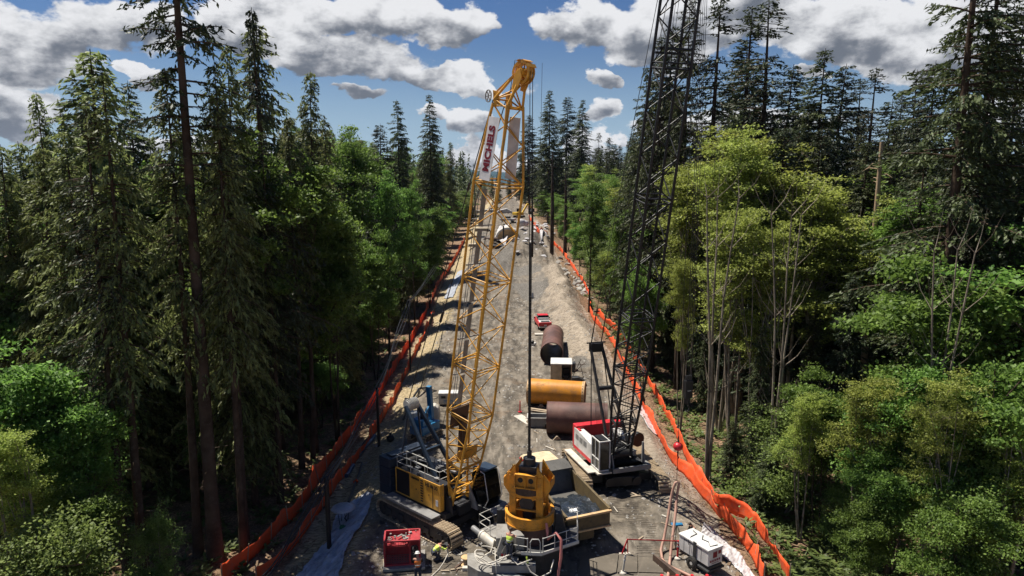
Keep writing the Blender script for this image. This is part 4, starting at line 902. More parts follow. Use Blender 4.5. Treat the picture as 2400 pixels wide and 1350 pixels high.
# boom head
hd, _ = lattice(YC, 'boom_head', 'yellow', [(6.40, 26.2, 1.30, 1.05), (7.25, 27.55, 0.5, 0.45)], [2], 0.075, 0.045, 'head_bracing')
b = MB()
for s in (-1, 1):
    b.prism([(6.95, 26.95), (7.30, 26.8), (7.70, 27.5), (7.62, 27.95), (7.25, 27.8)], 'y', s*0.36-0.03, s*0.36+0.03)
    b.prism([(5.80, 26.1), (6.25, 26.1), (6.15, 26.9), (5.75, 27.0)], 'y', s*0.5-0.03, s*0.5+0.03)
b.bar((5.85, -0.5, 26.8), (7.2, -0.3, 27.75), 0.08); b.bar((5.85, 0.5, 26.8), (7.2, 0.3, 27.75), 0.08)
b.build('head_plates', 'yellow', hd, 0.01)
for nm, (x_, z_, r_), ys_, mt_ in (('head_sheave', (7.50, 27.78, 0.60), (-0.22, 0.0, 0.22), 'yellow'),):
    b = MB()
    for y_ in ys_: b.ring((x_, y_, z_), (0, 1, 0), r_, r_*0.80, 0.07, 30); b.ring((x_, y_, z_), (0, 1, 0), r_*0.42, r_*0.2, 0.06, 20); [b.bar((x_, y_, z_), (x_+r_*0.85*math.cos(q), y_, z_+r_*0.85*math.sin(q)), 0.07, 0.05, up=(0, 1, 0)) for q in [i_*PI/3+0.3 for i_ in range(6)]]
    b.cyl((x_, -0.34, z_), (x_, 0.34, z_), r_*0.36, 16)
    for a in range(3): q = a*PI/5+0.5; b.bar((x_+r_*1.07*math.cos(q), -0.33, z_+r_*1.07*math.sin(q)), (x_+r_*1.07*math.cos(q), 0.33, z_+r_*1.07*math.sin(q)), 0.21, 0.04, up=(math.cos(q), 0, math.sin(q)))
    b.build(nm, mt_, hd)
b = MB(); b.ring((5.50, -0.62, 26.7), (0.3, 1, 0), 0.34, 0.29, 0.05, 20)
for a in range(6): q = a*PI/3; b.bar((5.50, -0.62, 26.7), (5.50+0.3*math.cos(q), -0.62-0.1*math.cos(q), 26.7+0.3*math.sin(q)), 0.04)
b.build('deflection_wheel', 'grey', hd)
b = MB()
for s in (-1, 1):
    b.tube([(5.75, s*0.5, 26.5), (-2.2, s*0.40, 7.8)], 0.030, 6); b.cyl((0.42, s*0.43, 13.97), (0.12, s*0.43, 13.26), 0.09, 8); b.cyl((3.85, s*0.48, 22.03), (3.67, s*0.48, 21.6), 0.08, 8)
b.tube([(-0.5, 0, 3.0), (5.0, 0, 20), (6.9, 0, 28.5)], 0.018, 5)
b.build('pendant_ropes', 'rope', YC)
b = MB(); XR = 8.02
for y_ in (-0.10, 0.12): b.tube([(XR+0.02, y_, 27.8), (XR, y_*0.6, 6.5)], 0.020, 6)
b.bar((XR, -0.7, 23.1), (XR, 0.9, 23.1), 0.04); b.tube([(XR+0.1, -0.65, 24.4), (XR, -0.6, 23.1)], 0.012, 4); b.tube([(XR+0.1, 0.8, 28.3), (XR, 0.8, 23.1)], 0.012, 4)
b.build('hoist_ropes', 'rope', YC)
b = MB(); z = 6.6
while z < 18.6:
    b.cyl((XR, -0.02, z), (XR, -0.02, z+0.30), 0.075 if z < 14 else 0.06, 8); z += 0.33
b.cyl((XR, -0.02, 6.2), (XR, -0.02, 6.7), 0.12, 10)
b.tube([(XR, -0.02, 6.2), (XR, -0.02, 18.6)], 0.05, 6)
b.build('link_chain', 'rope', YC)
TIP = YC.matrix_basis @ Vector((XR, 0, 0)); TX, TY = TIP.x, TIP.y

# ------------------------------------------------------------------ lifting tool, casing, rotator under the yellow crane
HT = thing('casing_clamp', 'orange-yellow steel clamp tool with wing plates hanging from the yellow crane into the round casing', 'drilling tool', (TX, TY, 0.62), R(-17))
b = MB()
for sx, sy in ((-1, -1), (1, -1), (1, 1), (-1, 1)):
    b.bb(sx*0.79-0.19, sx*0.79+0.19, sy*0.62-0.12, sy*0.62+0.12, 1.6, 5.05)
for z0, z1 in ((1.7, 1.82), (2.95, 3.05), (3.72, 3.95)):
    for s in (-1, 1): b.bb(-0.63, 0.63, s*0.62-0.08, s*0.62+0.08, z0, z1); b.bb(s*0.8-0.1, s*0.8+0.1, -0.52, 0.52, z0, z1)
b.prism([(-0.63, 3.95), (-0.63, 3.75), (-0.3, 3.5), (0.3, 3.5), (0.63, 3.75), (0.63, 3.95)], 'y', -0.58, -0.54)
b.build('tool_frame', 'tool', HT, 0.015)
for s in (-1, 1):
    b = MB(); 
    for y_ in (-0.55, 0.45): b.prism([(s*0.98, 3.75), (s*1.34, 4.25), (s*1.38, 4.35), (s*1.38, 4.72), (s*1.04, 5.16), (s*0.98, 5.16)], 'y', y_, y_+0.07)
    b.prism([(s*1.30, 4.15), (s*1.39, 4.33), (s*1.39, 4.79), (s*1.32, 4.79), (s*1.30, 4.35)], 'y', -0.48, 0.45)
    b.bb(s*0.98, s*1.27, -0.46, 0.43, 4.30, 4.36)
    b.build('wing_plate', 'tool', HT, 0.01)
b = MB(); b.bb(-0.62, 0.62, -0.78, -0.72, 4.45, 5.15); b.bb(-0.62, 0.62, -0.92, -0.70, 5.15, 5.21); b.bb(-0.64, 0.64, -0.95, -0.70, 4.38, 4.45)
for x_ in (-0.62, 0.0, 0.60): b.bb(x_-0.03, x_+0.03, -0.93, -0.72, 4.45, 5.15)
b.build('front_pocket', 'tool', HT, 0.008)
for x_ in (-0.31, 0.30): b = MB(); b.cyl((x_, -0.79, 4.83), (x_, -0.70, 4.83), 0.155, 18); b.build('pocket_hole', 'black', HT)
b = MB(); arc = [(0.72*math.cos(a), -0.42+0.56*math.sin(a)) for a in [PI+PI*i/14 for i in range(15)]]
b.prism(arc, 'z', 3.98, 4.38); b.build('clamp_band', 'rustdark', HT)
b = MB(); b.cyl((0, 0, 2.0), (0, 0, 5.9), 0.36, 18); b.cyl((0, 0, 5.9), (0, 0, 6.3), 0.14, 10); b.bb(-0.5, 0.5, -0.45, 0.45, 5.0, 5.5)
b.cyl((0.0, -0.60, 3.35), (0.0, -0.45, 3.35), 0.42, 16)
b.build('center_cylinder', 'dark', HT)
for s in (-1, 1):
    for y0_ in (-0.72, 0.52):
        b = MB(); b.prism([(s*0.60, 5.05), (s*0.97, 5.05), (s*0.97, 5.12), (s*0.64, 5.62)], 'y', y0_, y0_+0.2); b.build('lifting_ear', 'tool', HT, 0.01)

CS_ = thing('steel_casing', 'upright round brown steel casing with a yellow collar, standing in the rotator', 'casing', (TX+0.03, TY+0.05, 0))
b = MB(); b.ring((0, 0, 1.55), (0, 0, 1), 1.31, 1.25, 2.6, 48); b.build('casing_pipe', 'rust', CS_)
b = MB(); b.ring((0, 0, 3.06), (0, 0, 1), 1.40, 1.28, 0.62, 48); b.ring((0, 0, 3.36), (0, 0, 1), 1.44, 1.27, 0.07, 48); b.ring((0, 0, 2.78), (0, 0, 1), 1.43, 1.33, 0.08, 48)
for i in range(5): a = i*2*PI/5+0.9; b.box((1.42*math.cos(a), 1.42*math.sin(a), 3.06), (0.05, 0.16, 0.5), rz=a)
b.build('casing_collar', 'tool', CS_)

RT = thing('casing_rotator', 'grey casing rotator machine with railed platform around the upright brown casing', 'drilling machine', (TX, TY+0.1, 0.82))
b = MB(); oct_ = [(2.1*math.cos(a), 1.9*math.sin(a)) for a in [PI/8+i*PI/4 for i in range(8)]]
b.prism(oct_, 'z', -0.78, 0.92); b.build('base_ring', 'dark', RT, 0.05)
b = MB(); b.prism([(-1.0, -2.2), (0.6, -2.45), (2.75, -1.15), (2.9, 1.2), (1.2, 2.1), (0.9, 1.5), (1.6, 0.6), (1.55, -0.6), (0.9, -1.5), (-0.4, -1.65)], 'z', 0.94, 1.04)
b.build('platform', 'trackframe', RT, 0.01)
b = MB(); b.prism([(-0.5, -2.42), (0.6, -2.52), (2.80, -1.2), (2.80, -1.14), (0.6, -2.46), (-0.5, -2.36)], 'z', 1.045, 1.22); b.build('toe_board', 'rail', RT)
b = MB(); railing(b, [(-1.0, -2.15, 1.04), (-0.15, -2.42, 1.04)], 0.95); b.tube([(0.0, -2.46, 1.04), (0.0, -2.46, 1.8), (0.1, -2.46, 1.98), (0.45, -2.46, 1.98), (0.55, -2.46, 1.8), (0.55, -2.46, 1.04)], 0.03, 6)
railing(b, [(0.7, -2.40, 1.04), (2.72, -1.15, 1.04), (2.86, 0.6, 1.04)], 0.95, every=0.9)
for p in ((-1.0, -2.15), (-0.15, -2.42), (0.7, -2.40), (2.72, -1.15), (2.86, 0.6)): b.tube([(p[0], p[1], 1.04), (p[0], p[1], 2.02)], 0.035, 6)
b.build('platform_railing', 'rail', RT)
b = MB(); railing(b, [(-2.25, -0.65, 1.1), (-2.9, 0.2, 1.1), (-1.75, 1.3, 1.1)], 1.0); b.build('side_railing', 'rail', RT)
b = MB(); b.prism([(-2.95, 0.2), (-2.2, -0.75), (-1.4, -0.3), (-1.7, 1.3)], 'z', 1.0, 1.1); b.build('side_platform', 'pale', RT, 0.01)
for a0, sgn in ((PI*1.08, 1),):
    b = MB(); b.cyl((-3.3, 0.55, 1.05), (-2.55, -0.35, 0.95), 0.17, 14); b.build('cylinder_rod', 'grey', RT)
    b = MB(); b.cyl((-2.75, -0.12, 0.97), (-1.95, -1.1, 0.88), 0.27, 18); b.cyl((-2.75, -0.12, 0.97), (-2.68, -0.2, 0.96), 0.31, 18); b.build('hydraulic_cylinder', 'dirtywhite', RT)
b = MB(); b.prism([(-1.75, 0.2), (-0.95, 0.2), (-0.95, 1.55), (-1.25, 1.85), (-1.55, 1.85), (-1.85, 0.9)], 'y', -1.95, -1.55); b.prism([(-1.1, -1.5), (-0.75, -1.9), (-0.3, -1.9), (-0.6, -1.2)], 'z', 0.9, 1.9); b.bb(-1.9, -1.0, -1.45, 0.2, 0.95, 1.5)
b.build('clamp_bracket', 'pale', RT, 0.03)
b = MB(); b.cyl((-1.40, -1.99, 1.45), (-1.40, -1.94, 1.45), 0.13, 14); b.build('pivot_cap', 'dark', RT)
b = MB(); b.bb(-1.6, -1.15, -1.97, -1.952, 0.45, 0.85); b.build('red_sign', 'red', RT)
b = MB(); b.prism([(-3.6, -0.4), (-2.7, -0.3), (-2.0, -1.3), (-0.9, -2.3), (-0.5, -2.9), (-1.6, -2.8), (-2.9, -2.2), (-3.5, -1.6)], 'z', -0.80, 0.0)
b.prism([(-1.6, -2.35), (-0.3, -2.95), (0.2, -3.5), (-0.6, -3.6), (-1.9, -2.85)], 'z', -0.80, 0.15)
b.build('outrigger_foot', 'pale', RT, 0.04)
b = MB(); b.bb(-2.1, 0.3, -2.75, -2.25, 0.16, 0.60); b.T = None
b.build('support_beam', 'grey', RT, 0.02)
b = MB(); b.prism([(1.45, 1.04), (2.2, 1.04), (1.85, 2.45), (1.5, 2.45)], 'y', -0.45, 1.0); b.build('valve_cabinet', 'dark', RT, 0.03)
b = MB(); b.bb(-1.9, -1.4, 0.9, 1.4, 1.0, 2.0); b.build('manifold', 'dark', RT, 0.03)
b = MB()
rr = random.Random(12)
for i in range(4):
    cx, cy = -2.35+i*0.12, -1.85-i*0.10; r_ = 0.55+0.1*i
    b.tube([(cx+r_*math.cos(a)*1.25, cy+r_*math.sin(a)*0.8, 0.55+0.22*math.sin(a*2+i)+0.12*i) for a in [j*2*PI/18+i for j in range(17)]], 0.036, 6)
b.tube([(-2.0, -1.1, 1.2), (-2.2, -1.5, 0.7), (-1.7, -1.9, 0.62), (-1.4, -1.95, 1.3), (-1.15, -2.1, 1.5), (-1.0, -2.5, 0.9), (-0.7, -2.9, 0.75), (0.1, -2.6, 0.9)], 0.036, 6)
b.tube([(-0.3, -2.85, 0.9), (0.0, -3.0, 0.4), (0.5, -3.1, 0.1), (1.1, -2.8, 0.25), (1.3, -2.3, 0.7)], 0.04, 6)
b.tube([(-1.95, -1.7, 1.1), (-1.9, -2.3, 0.5), (-1.9, -2.7, 1.1), (-1.85, -2.75, 0.1)], 0.03, 6)
b.build('hydraulic_hoses', 'whitehose', RT)
b = MB(); b.tube([(0.93, -1.30, 3.2), (0.98, -1.52, 2.8), (1.0, -1.6, 2.4), (1.45, -1.8, 2.9), (1.72, -2.05, 2.6), (1.7, -2.15, 1.6), (1.55, -2.3, 0.7), (1.4, -2.6, 0.15), (1.1, -3.6, 0.12)], 0.085, 8)
o = single(b, 'suction_hose', 'pinkhose', 'thick pink hose hanging over the rotator railing from the yellow collar', 'hose'); o.location = (TX, TY, 0)
b = MB(); b.tube([(0.0, 0, 0.0), (0.03, 0, -0.3), (0.0, 0.02, -0.65)], [0.05, 0.035, 0.06], 6); b.tube([(0.06, 0, -0.1), (0.12, 0.01, -0.5)], 0.025, 5)
o = single(b, 'yellow_strap', 'hivis', 'yellow lifting strap dangling from the rotator platform edge', 'strap'); o.location = (TX-0.2, TY-2.42, 1.80)

# ------------------------------------------------------------------ black lattice-boom crane
BH = math.atan2(-0.954, 0.30)
BC = thing('crawler_crane', 'white and red crawler crane with a black lattice boom, standing right of the casings', 'crane', (7.7, 48.7, 0.02), BH)
TM = Matrix.Rotation(math.atan2(-0.99, 0.14)-BH, 4, 'Z')
for yy in (-2.75, 2.75): track(BC, yy, -3.9, 2.4 if yy < 0 else 3.3, 0.92, 1.15, TM)
b = MB(TM); b.bb(-1.5, 1.5, -2.3, 2.3, 0.45, 1.0); b.bb(-2.0, 2.2, -1.3, 1.3, 0.4, 1.1); b.cyl((0, 0, 1.0), (0, 0, 1.4), 1.15, 26); b.cyl((2.22, -1.0, 0.8), (2.4, -1.0, 0.8), 0.32, 14); b.cyl((2.22, 1.0, 0.8), (2.4, 1.0, 0.8), 0.32, 14)
b.build('carbody', 'black', BC, 0.03)
b = MB(); b.bb(-3.0, 2.0, -1.35, 1.6, 1.4, 1.75); b.build('upper_deck', 'dark', BC, 0.02)
b = MB(); b.bb(-2.75, 0.45, -2.1, -1.35, 1.75, 3.1); b.prism([(-2.75, 1.75), (-2.75, 3.3), (-2.3, 3.35), (0.45, 3.12), (0.45, 1.75)], 'y', -2.16, -2.105); b.bb(-2.75, -0.6, 1.1, 1.75, 1.75, 2.9)
b.build('machinery_house', 'white', BC, 0.02)
b = MB(); b.bb(-2.75, 0.45, -2.17, -2.161, 1.78, 1.95); b.bb(-2.75, 0.45, -2.19, -2.10, 1.70, 1.76); b.build('red_stripe', 'red', BC)
b = MB()
for i in range(3): b.bb(-2.4+i*0.75, -1.85+i*0.75, -2.175, -2.16, 2.55, 2.95)
b.build('side_louvres', 'grey', BC)
b = MB(); b.bb(-3.55, -2.8, -1.95, 1.95, 1.5, 3.35); b.bb(-2.81, -2.3, -1.95, -1.7, 1.9, 3.2)
b.build('counterweight', 'red', BC, 0.05)
b = MB(); b.bb(-3.0, 1.6, -2.85, -2.3, 1.42, 1.50); b.bb(0.5, 2.05, -2.3, -1.2, 1.42, 1.52); b.build('catwalk', 'concrete', BC)
cb_ = MB(); cb_.bb(0.52, 1.80, -2.08, -1.32, 1.62, 3.75); cab = cb_.build('cab', 'glass', BC)
b = MB()
for x_ in (0.50, 1.82):
    for y_ in (-2.10, -1.30): b.bar((x_, y_, 1.57), (x_, y_, 3.8), 0.08)
for z_ in (1.62, 3.78, 2.4):
    b.bar((0.50, -2.10, z_), (1.82, -2.10, z_), 0.07); 
    if z_ != 2.4: b.bar((1.82, -2.10, z_), (1.82, -1.30, z_), 0.08); b.bar((0.50, -1.3, z_), (1.82, -1.30, z_), 0.07)
b.bar((1.15, -2.10, 1.62), (1.15, -2.10, 3.78), 0.06)
b.build('cab_frame', 'white', cab)
b = MB(); b.bb(0.62, 1.7, -1.98, -1.42, 3.83, 3.87); b.build('roof_window', 'black', cab)
b = MB(); b.bb(1.0, 1.5, -1.85, -1.5, 1.9, 2.6); b.ball((1.25, -1.65, 3.0), 0.16); b.build('operator_seat', 'red', cab)
b = MB(); rr = random.Random(6)
for i in range(26): b.box((rr.uniform(-2.6, 1.2), rr.uniform(-1.25, 1.2), rr.uniform(1.8, 2.7)), (rr.uniform(0.1, 0.5), rr.uniform(0.1, 0.4), rr.uniform(0.1, 0.4)))
for i in range(14): b.tube([(rr.uniform(-2.4, 1.6), rr.uniform(-1.2, 1.4), rr.uniform(1.9, 2.6)), (rr.uniform(-2.4, 1.6), rr.uniform(-1.2, 1.4), rr.uniform(2.0, 3.0))], 0.04, 6)
b.build('engine_fittings', 'pale', BC, 0.01)
b = MB()
for x_, r_ in ((-1.4, 0.45), (-0.3, 0.45), (0.8, 0.38)):
    b.cyl((x_, -0.7, 2.25), (x_, 0.9, 2.25), r_, 20)
    for s in (-0.7, 0.9): b.cyl((x_, s-0.03, 2.25), (x_, s+0.03, 2.25), r_*1.3, 20)
b.build('winch_drum', 'black', BC)
b = MB(); b.prism([(1.4, 1.45), (2.0, 1.45), (1.85, 1.8), (1.6, 3.3), (1.45, 3.3)], 'y', 1.45, 1.55); b.prism([(1.35, 1.42), (2.15, 1.42), (2.15, 1.75), (1.35, 1.75)], 'y', -1.15, 1.9); b.prism([(1.35, 1.42), (2.05, 1.42), (1.6, 2.6)], 'y', -1.05, -0.95)
b.build('front_gusset', 'grey', BC, 0.01)
b = MB(); b.cyl((-0.9, 2.15, 2.6), (-0.5, 2.25, 2.6), 0.55, 22); b.bar((-0.7, 1.6, 2.4), (-0.7, 2.1, 2.6), 0.12); b.build('hose_reel', 'black', BC)
g = MB()
for s in (-1, 1): g.bar((0.7, 0.1+s*0.85, 2.2), (-3.9, 0.1+s*0.48, 9.3), 0.17, 0.24)
g.cyl((-2.1, -0.5, 6.45), (-2.1, 0.7, 6.45), 0.17, 10)
for s in (-1, 1): g.bar((-3.7, 0.1+s*0.5, 9.1), (-2.6, 0.1+s*0.9, 3.3), 0.07)
gn = g.build('gantry', 'black', BC, 0.015)
g = MB(); g.bb(-4.15, -3.65, -0.42, 0.62, 8.9, 9.6); g.bar((-3.9, -0.7, 9.62), (-3.9, 0.9, 9.62), 0.10); g.build('gantry_sheaves', 'black', gn, 0.02)
g = MB()
for i in range(9): y_ = -0.30+i*0.1; g.tube([(-3.9, y_, 9.0), (-2.7, y_, 3.4)], 0.013, 4)
g.build('luffing_ropes', 'rope', gn)
boom, _ = lattice(BC, 'boom', 'black', [(0.9, 2.1, 1.35, 0.30), (1.35, 5.0, 1.60, 0.95), (2.15, 9.0, 1.80, 1.55), (3.0, 13.0, 1.80, 1.55), (4.65, 21.0, 1.80, 1.55), (6.3, 29.0, 1.80, 1.55), (7.95, 37.0, 1.60, 1.35), (8.7, 41.8, 0.7, 0.4)], [5, 6, 5, 6, 6, 6, 4], 0.095, 0.044, 'boom_bracing')
b = MB(); b.bar((6.65, -1.1, 29.9), (6.65, 1.1, 29.9), 0.30, 0.12); b.bar((6.1, -1.0, 29.75), (6.1, 1.0, 29.75), 0.12, 0.12)
for y_ in (-0.2, 0.0, 0.2): b.tube([(0.8, y_, 2.6), (8.3, y_, 41.5)], 0.016, 4)
b.build('boom_guides', 'black', boom)
b = MB(); b.cyl((8.85, -0.3, 41.9), (8.85, 0.3, 41.9), 0.5, 20); b.build('head_sheave', 'black', BC)
b = MB()
for s in (-1, 1): b.tube([(-3.9, 0.1+s*0.42, 9.6), (-2.9, 0.1+s*0.42, 12.6)], 0.05, 6); b.bar((-2.98, 0.1+s*0.42-0.22, 12.3), (-2.98, 0.1+s*0.42+0.22, 12.3), 0.09); b.tube([(-2.9, 0.1+s*0.42, 12.6), (8.3, s*0.3, 41.8)], 0.022, 5)
b.build('pendant_ropes', 'rope', BC)
BX = 9.15
BM = BC.matrix_basis
b = MB()
for y_ in (-0.02, 0.10, 0.22, 0.34): b.tube([(BX, y_+0.12, 42), (BX, y_+0.12, 10.4)], 0.016, 5)
b.build('hoist_ropes', 'rope', BC)
hk = MB(); hk.bb(BX-0.16, BX+0.16, 0.02, 0.50, 9.1, 10.2); hk.cyl((BX, 0.26, 8.7), (BX, 0.26, 9.1), 0.10, 10); hk.tube([(BX, 0.26, 8.7), (BX, 0.40, 8.45), (BX, 0.30, 8.2), (BX, 0.14, 8.3)], 0.06, 7)
for i in range(4): hk.bb(BX-0.1, BX+0.1, 0.06+i*0.12, 0.10+i*0.12, 10.2, 10.5)
hkb = hk.build('hook_block', 'black', BC, 0.02)
b = MB(); 
for i in range(3): b.bb(BX+0.161, BX+0.17, 0.14+i*0.09, 0.19+i*0.09, 9.55, 9.60)
b.build('block_marks', 'white', hkb)
BB = Vector((BX, -0.28, 0))
b = MB(); b.tube([(BX, -0.28, 42), (BX, -0.28, 6.7)], 0.014, 5); b.tube([(BX, -0.28, 6.7), (BX, -0.28, 6.3)], 0.045, 6); b.tube([(BX, -0.28, 5.8), (BX, -0.28, 5.45), (BX+0.05, -0.24, 5.3)], 0.05, 6); b.tube([(BX, -0.28, 5.4), (BX, -0.28, 3.75)], 0.018, 5)
b.build('auxiliary_rope', 'rope', BC)
b = MB(); b.ball((BX, -0.28, 6.05), 0.30, 16, (1, 1, 0.9)); b.build('headache_ball', 'red', BC)
HW = BM @ Vector((BX, -0.28, 3.75)); print('HOSE TOP', HW)

# ================================================================== other machines and goods
# articulated dump truck, seen from behind
DH = math.atan2(0.925, -0.38)
DT = thing('dump_truck', 'muddy yellow articulated dump truck with a cream cab roof, beside the rotator', 'truck', (4.55, 38.75, 0.0), DH)
def tyre(root, x_, y_, r, w, hub='bedyellow'):
    b = MB(); prof = [(r*0.55, -w/2), (r*0.93, -w/2), (r, -w*0.36), (r, w*0.36), (r*0.93, w/2), (r*0.55, w/2)]
    b.T = Matrix.Translation((x_, y_, r)) @ Matrix.Rotation(PI/2, 4, 'X'); b.lathe(prof, n=26); b.lathe([(r*0.55, w*0.4), (0.001, w*0.3)], n=20); b.lathe([(r*0.55, -w*0.4), (0.001, -w*0.3)], n=20)
    for i in range(22): a = i*2*PI/22; b.box((r*1.0*math.cos(a), r*1.0*math.sin(a), 0), (0.06, 0.09, w*0.9), rz=a)
    t_ = b.build('wheel', 'rubber', root)
    b = MB(Matrix.Translation((x_, y_, r)) @ Matrix.Rotation(PI/2, 4, 'X')); b.cyl((0, 0, -w*0.42), (0, 0, w*0.42), r*0.30, 14); b.build('hub', hub, t_)
for x_ in (1.5, 3.3, 6.9):
    for s in (-1, 1): tyre(DT, x_, s*1.22, 0.85, 0.62)
b = MB(); b.bb(0.3, 5.2, -0.45, 0.45, 0.75, 1.2); b.bb(5.0, 8.6, -0.5, 0.5, 0.8, 1.3); b.prism([(0.0, 0.6), (0.6, 0.45), (0.6, 1.35), (0.0, 1.35)], 'y', -0.5, 0.5); b.build('chassis', 'bedyellow', DT, 0.03)
b = MB(); W2 = 1.45
b.prism([(-0.1, 1.45), (4.7, 1.55), (4.7, 1.65), (-0.1, 1.56)], 'y', -W2+0.1, W2-0.1)
b.build('bed_floor', 'bedgrey', DT)
for s in (-1, 1):
    b = MB(); b.prism([(-0.15, 1.4), (4.9, 1.5), (5.0, 3.0), (4.2, 2.75), (-0.15, 2.35)], 'y', s*W2-0.05, s*W2+0.05)
    b.bar((-0.15, s*(W2+0.03), 2.37), (4.2, s*(W2+0.03), 2.78), 0.16, 0.10)
    for i in range(9): b.bar((0.2+i*0.5, s*(W2+0.09), 1.5), (0.2+i*0.5, s*(W2+0.09), 2.42+i*0.045), 0.09, 0.08)
    b.build('bed_side', 'bedyellow', DT, 0.01)
b = MB(); b.bb(-0.24, -0.14, -W2, W2, 1.42, 2.22); b.build('tailgate', 'bedyellow', DT, 0.015)
b = MB(); b.bb(-0.32, -0.10, -W2-0.08, W2+0.08, 2.22, 2.34); b.bb(-0.34, -0.15, -W2-0.05, W2+0.05, 1.32, 1.42); b.build('tailgate_lip', 'sandflange', DT, 0.01)
b = MB(); b.prism([(4.7, 1.55), (5.35, 2.6), (5.9, 3.15), (5.9, 3.25), (5.25, 3.1), (4.6, 1.65)], 'y', -W2, W2); b.prism([(4.75, 3.02), (5.9, 3.26), (5.9, 3.32), (4.75, 3.08)], 'y', -W2, W2); b.build('bed_headboard', 'bedgrey', DT, 0.02)
b = MB(); b.bb(6.1, 7.5, -1.05, 1.05, 1.3, 3.05); cab = b.build('cab', 'glass', DT, 0.08)
b = MB(); b.prism([(5.95, -1.15), (7.7, -1.15), (7.9, -0.8), (7.9, 0.8), (7.7, 1.15), (5.95, 1.15)], 'z', 3.05, 3.17); b.build('cab_roof', 'cream', cab, 0.05)
b = MB(); b.prism([(5.90, -1.19), (7.72, -1.19), (7.94, -0.82), (7.94, 0.82), (7.72, 1.19), (5.90, 1.19)], 'z', 2.97, 3.045); b.build('roof_edge', 'red', cab)
b = MB(); b.prism([(7.5, 1.2), (9.4, 1.2), (9.4, 1.9), (7.5, 2.3)], 'y', -1.1, 1.1); b.build('hood', 'bedyellow', DT, 0.06)
for s in (-1, 1): b = MB(); b.prism([(6.0, 1.75), (7.8, 1.75), (7.6, 1.95), (6.2, 1.95)], 'y', s*1.15-0.35, s*1.15+0.35); b.build('mudguard', 'bedyellow', DT, 0.02)
b = MB(); b.tube([(5.95, -1.2, 2.0), (5.95, -1.2, 3.0), (6.3, -1.45, 3.0)], 0.03, 5); b.box((6.3, -1.5, 2.85), (0.06, 0.2, 0.4)); b.build('mirror', 'black', DT)
mv = []; mf = []; nxm, nym = 26, 18
for j in range(nym):
    for i in range(nxm):
        u, v = i/(nxm-1), j/(nym-1); x_ = 0.0+4.0*u; y_ = -1.37+2.74*v
        h = 0.55*math.sin(PI*min(1, u*1.1+0.05))**0.6*(0.75+0.25*math.sin(PI*v)) if 0 < u < 1 else 0
        mv.append((x_, y_, 1.60 + h*0.85 + 0.22*noise.noise(Vector((x_*1.3, y_*1.6, 4)))+0.10*noise.noise(Vector((x_*4, y_*4, 1))) - (0.3 if u < 0.02 or u > 0.97 else 0)))
mf = [(j*nxm+i, j*nxm+i+1, (j+1)*nxm+i+1, (j+1)*nxm+i) for j in range(nym-1) for i in range(nxm-1)]
b = MB(); b._add(mv, mf, True); o = single(b, 'mud_load', 'mud', 'wet dark mud heaped in the bed of the dump truck', 'mud'); o.location = (4.55, 38.75, 0); o.rotation_euler = (0, 0, DH)

# casings on the ground
def casing(label, p, q, r, mat, th=0.05, flange=None, loc=None):
    p = Vector(p); q = Vector(q); c = (p+q)/2; d = q-p
    t_ = thing('steel_casing', label, 'casing', (c.x, c.y, 0))
    b = MB(); b.ring((0, 0, c.z), d, r, r-th, d.length, 44); 
    sm_ = d.normalized()
    for f_ in (-0.32, 0.02, 0.30): b.ring(Vector((0, 0, c.z))+sm_*d.length*f_, d, r+0.012, r-0.01, 0.05, 44)
    b.build('pipe_shell', mat, t_)
    u = d.normalized()
    for i in (-1, 1): b = MB(); b.ring(Vector((0, 0, c.z))+u*i*(d.length/2-0.02), d, r+0.025, r-th-0.02, 0.26 if flange else 0.06, 44); b.build('end_ring', flange or mat, t_)
    if flange:
        b = MB()
        for i in (-1, 1):
            for a in range(26):
                an = a*2*PI/26; s_ = u.cross(Vector((0, 0, 1))).normalized(); w_ = s_.cross(u)
                e = Vector((0, 0, c.z))+u*i*(d.length/2-0.06) + (s_*math.cos(an)+w_*math.sin(an))*(r+0.03)
                b.cyl(e, e+(s_*math.cos(an)+w_*math.sin(an))*0.012, 0.04, 8)
        b.build('bolt_holes', 'black', t_)
    return t_
casing('orange-yellow steel casing lying across the road with pale bolted end rings', (1.75, 66.6, 1.30), (7.15, 65.5, 1.28), 1.27, 'orangepipe', flange='sandflange')
casing('brown steel casing lying crosswise behind the red counterweight', (3.15, 58.4, 1.42), (8.4, 57.8, 1.42), 1.40, 'rust')
casing('brown steel casing lying lengthwise with its open mouth toward the white container', (4.85, 81.3, 1.42), (5.7, 92.0, 1.42), 1.40, 'rust')
# planks under the orange casing
for (p0, p1, w, h, lb) in [((1.6, 64.6), (7.2, 62.0), 0.32, 0.16, 'long weathered timber lying in front of the orange casing'), ((1.8, 64.1), (5.2, 62.6), 0.22, 0.12, 'shorter plank touching the long timber by the orange casing'), ((2.6, 66.9), (7.0, 66.6), 0.3, 0.1, 'timber bearer under the orange casing')]:
    b = MB(); z = gh(*p0)+h/2+0.03; b.bar((*p0, z), (*p1, z), w, h); single(b, 'timber_beam', 'wood', lb, 'timber', (*p0, 0), bevel=0.01)
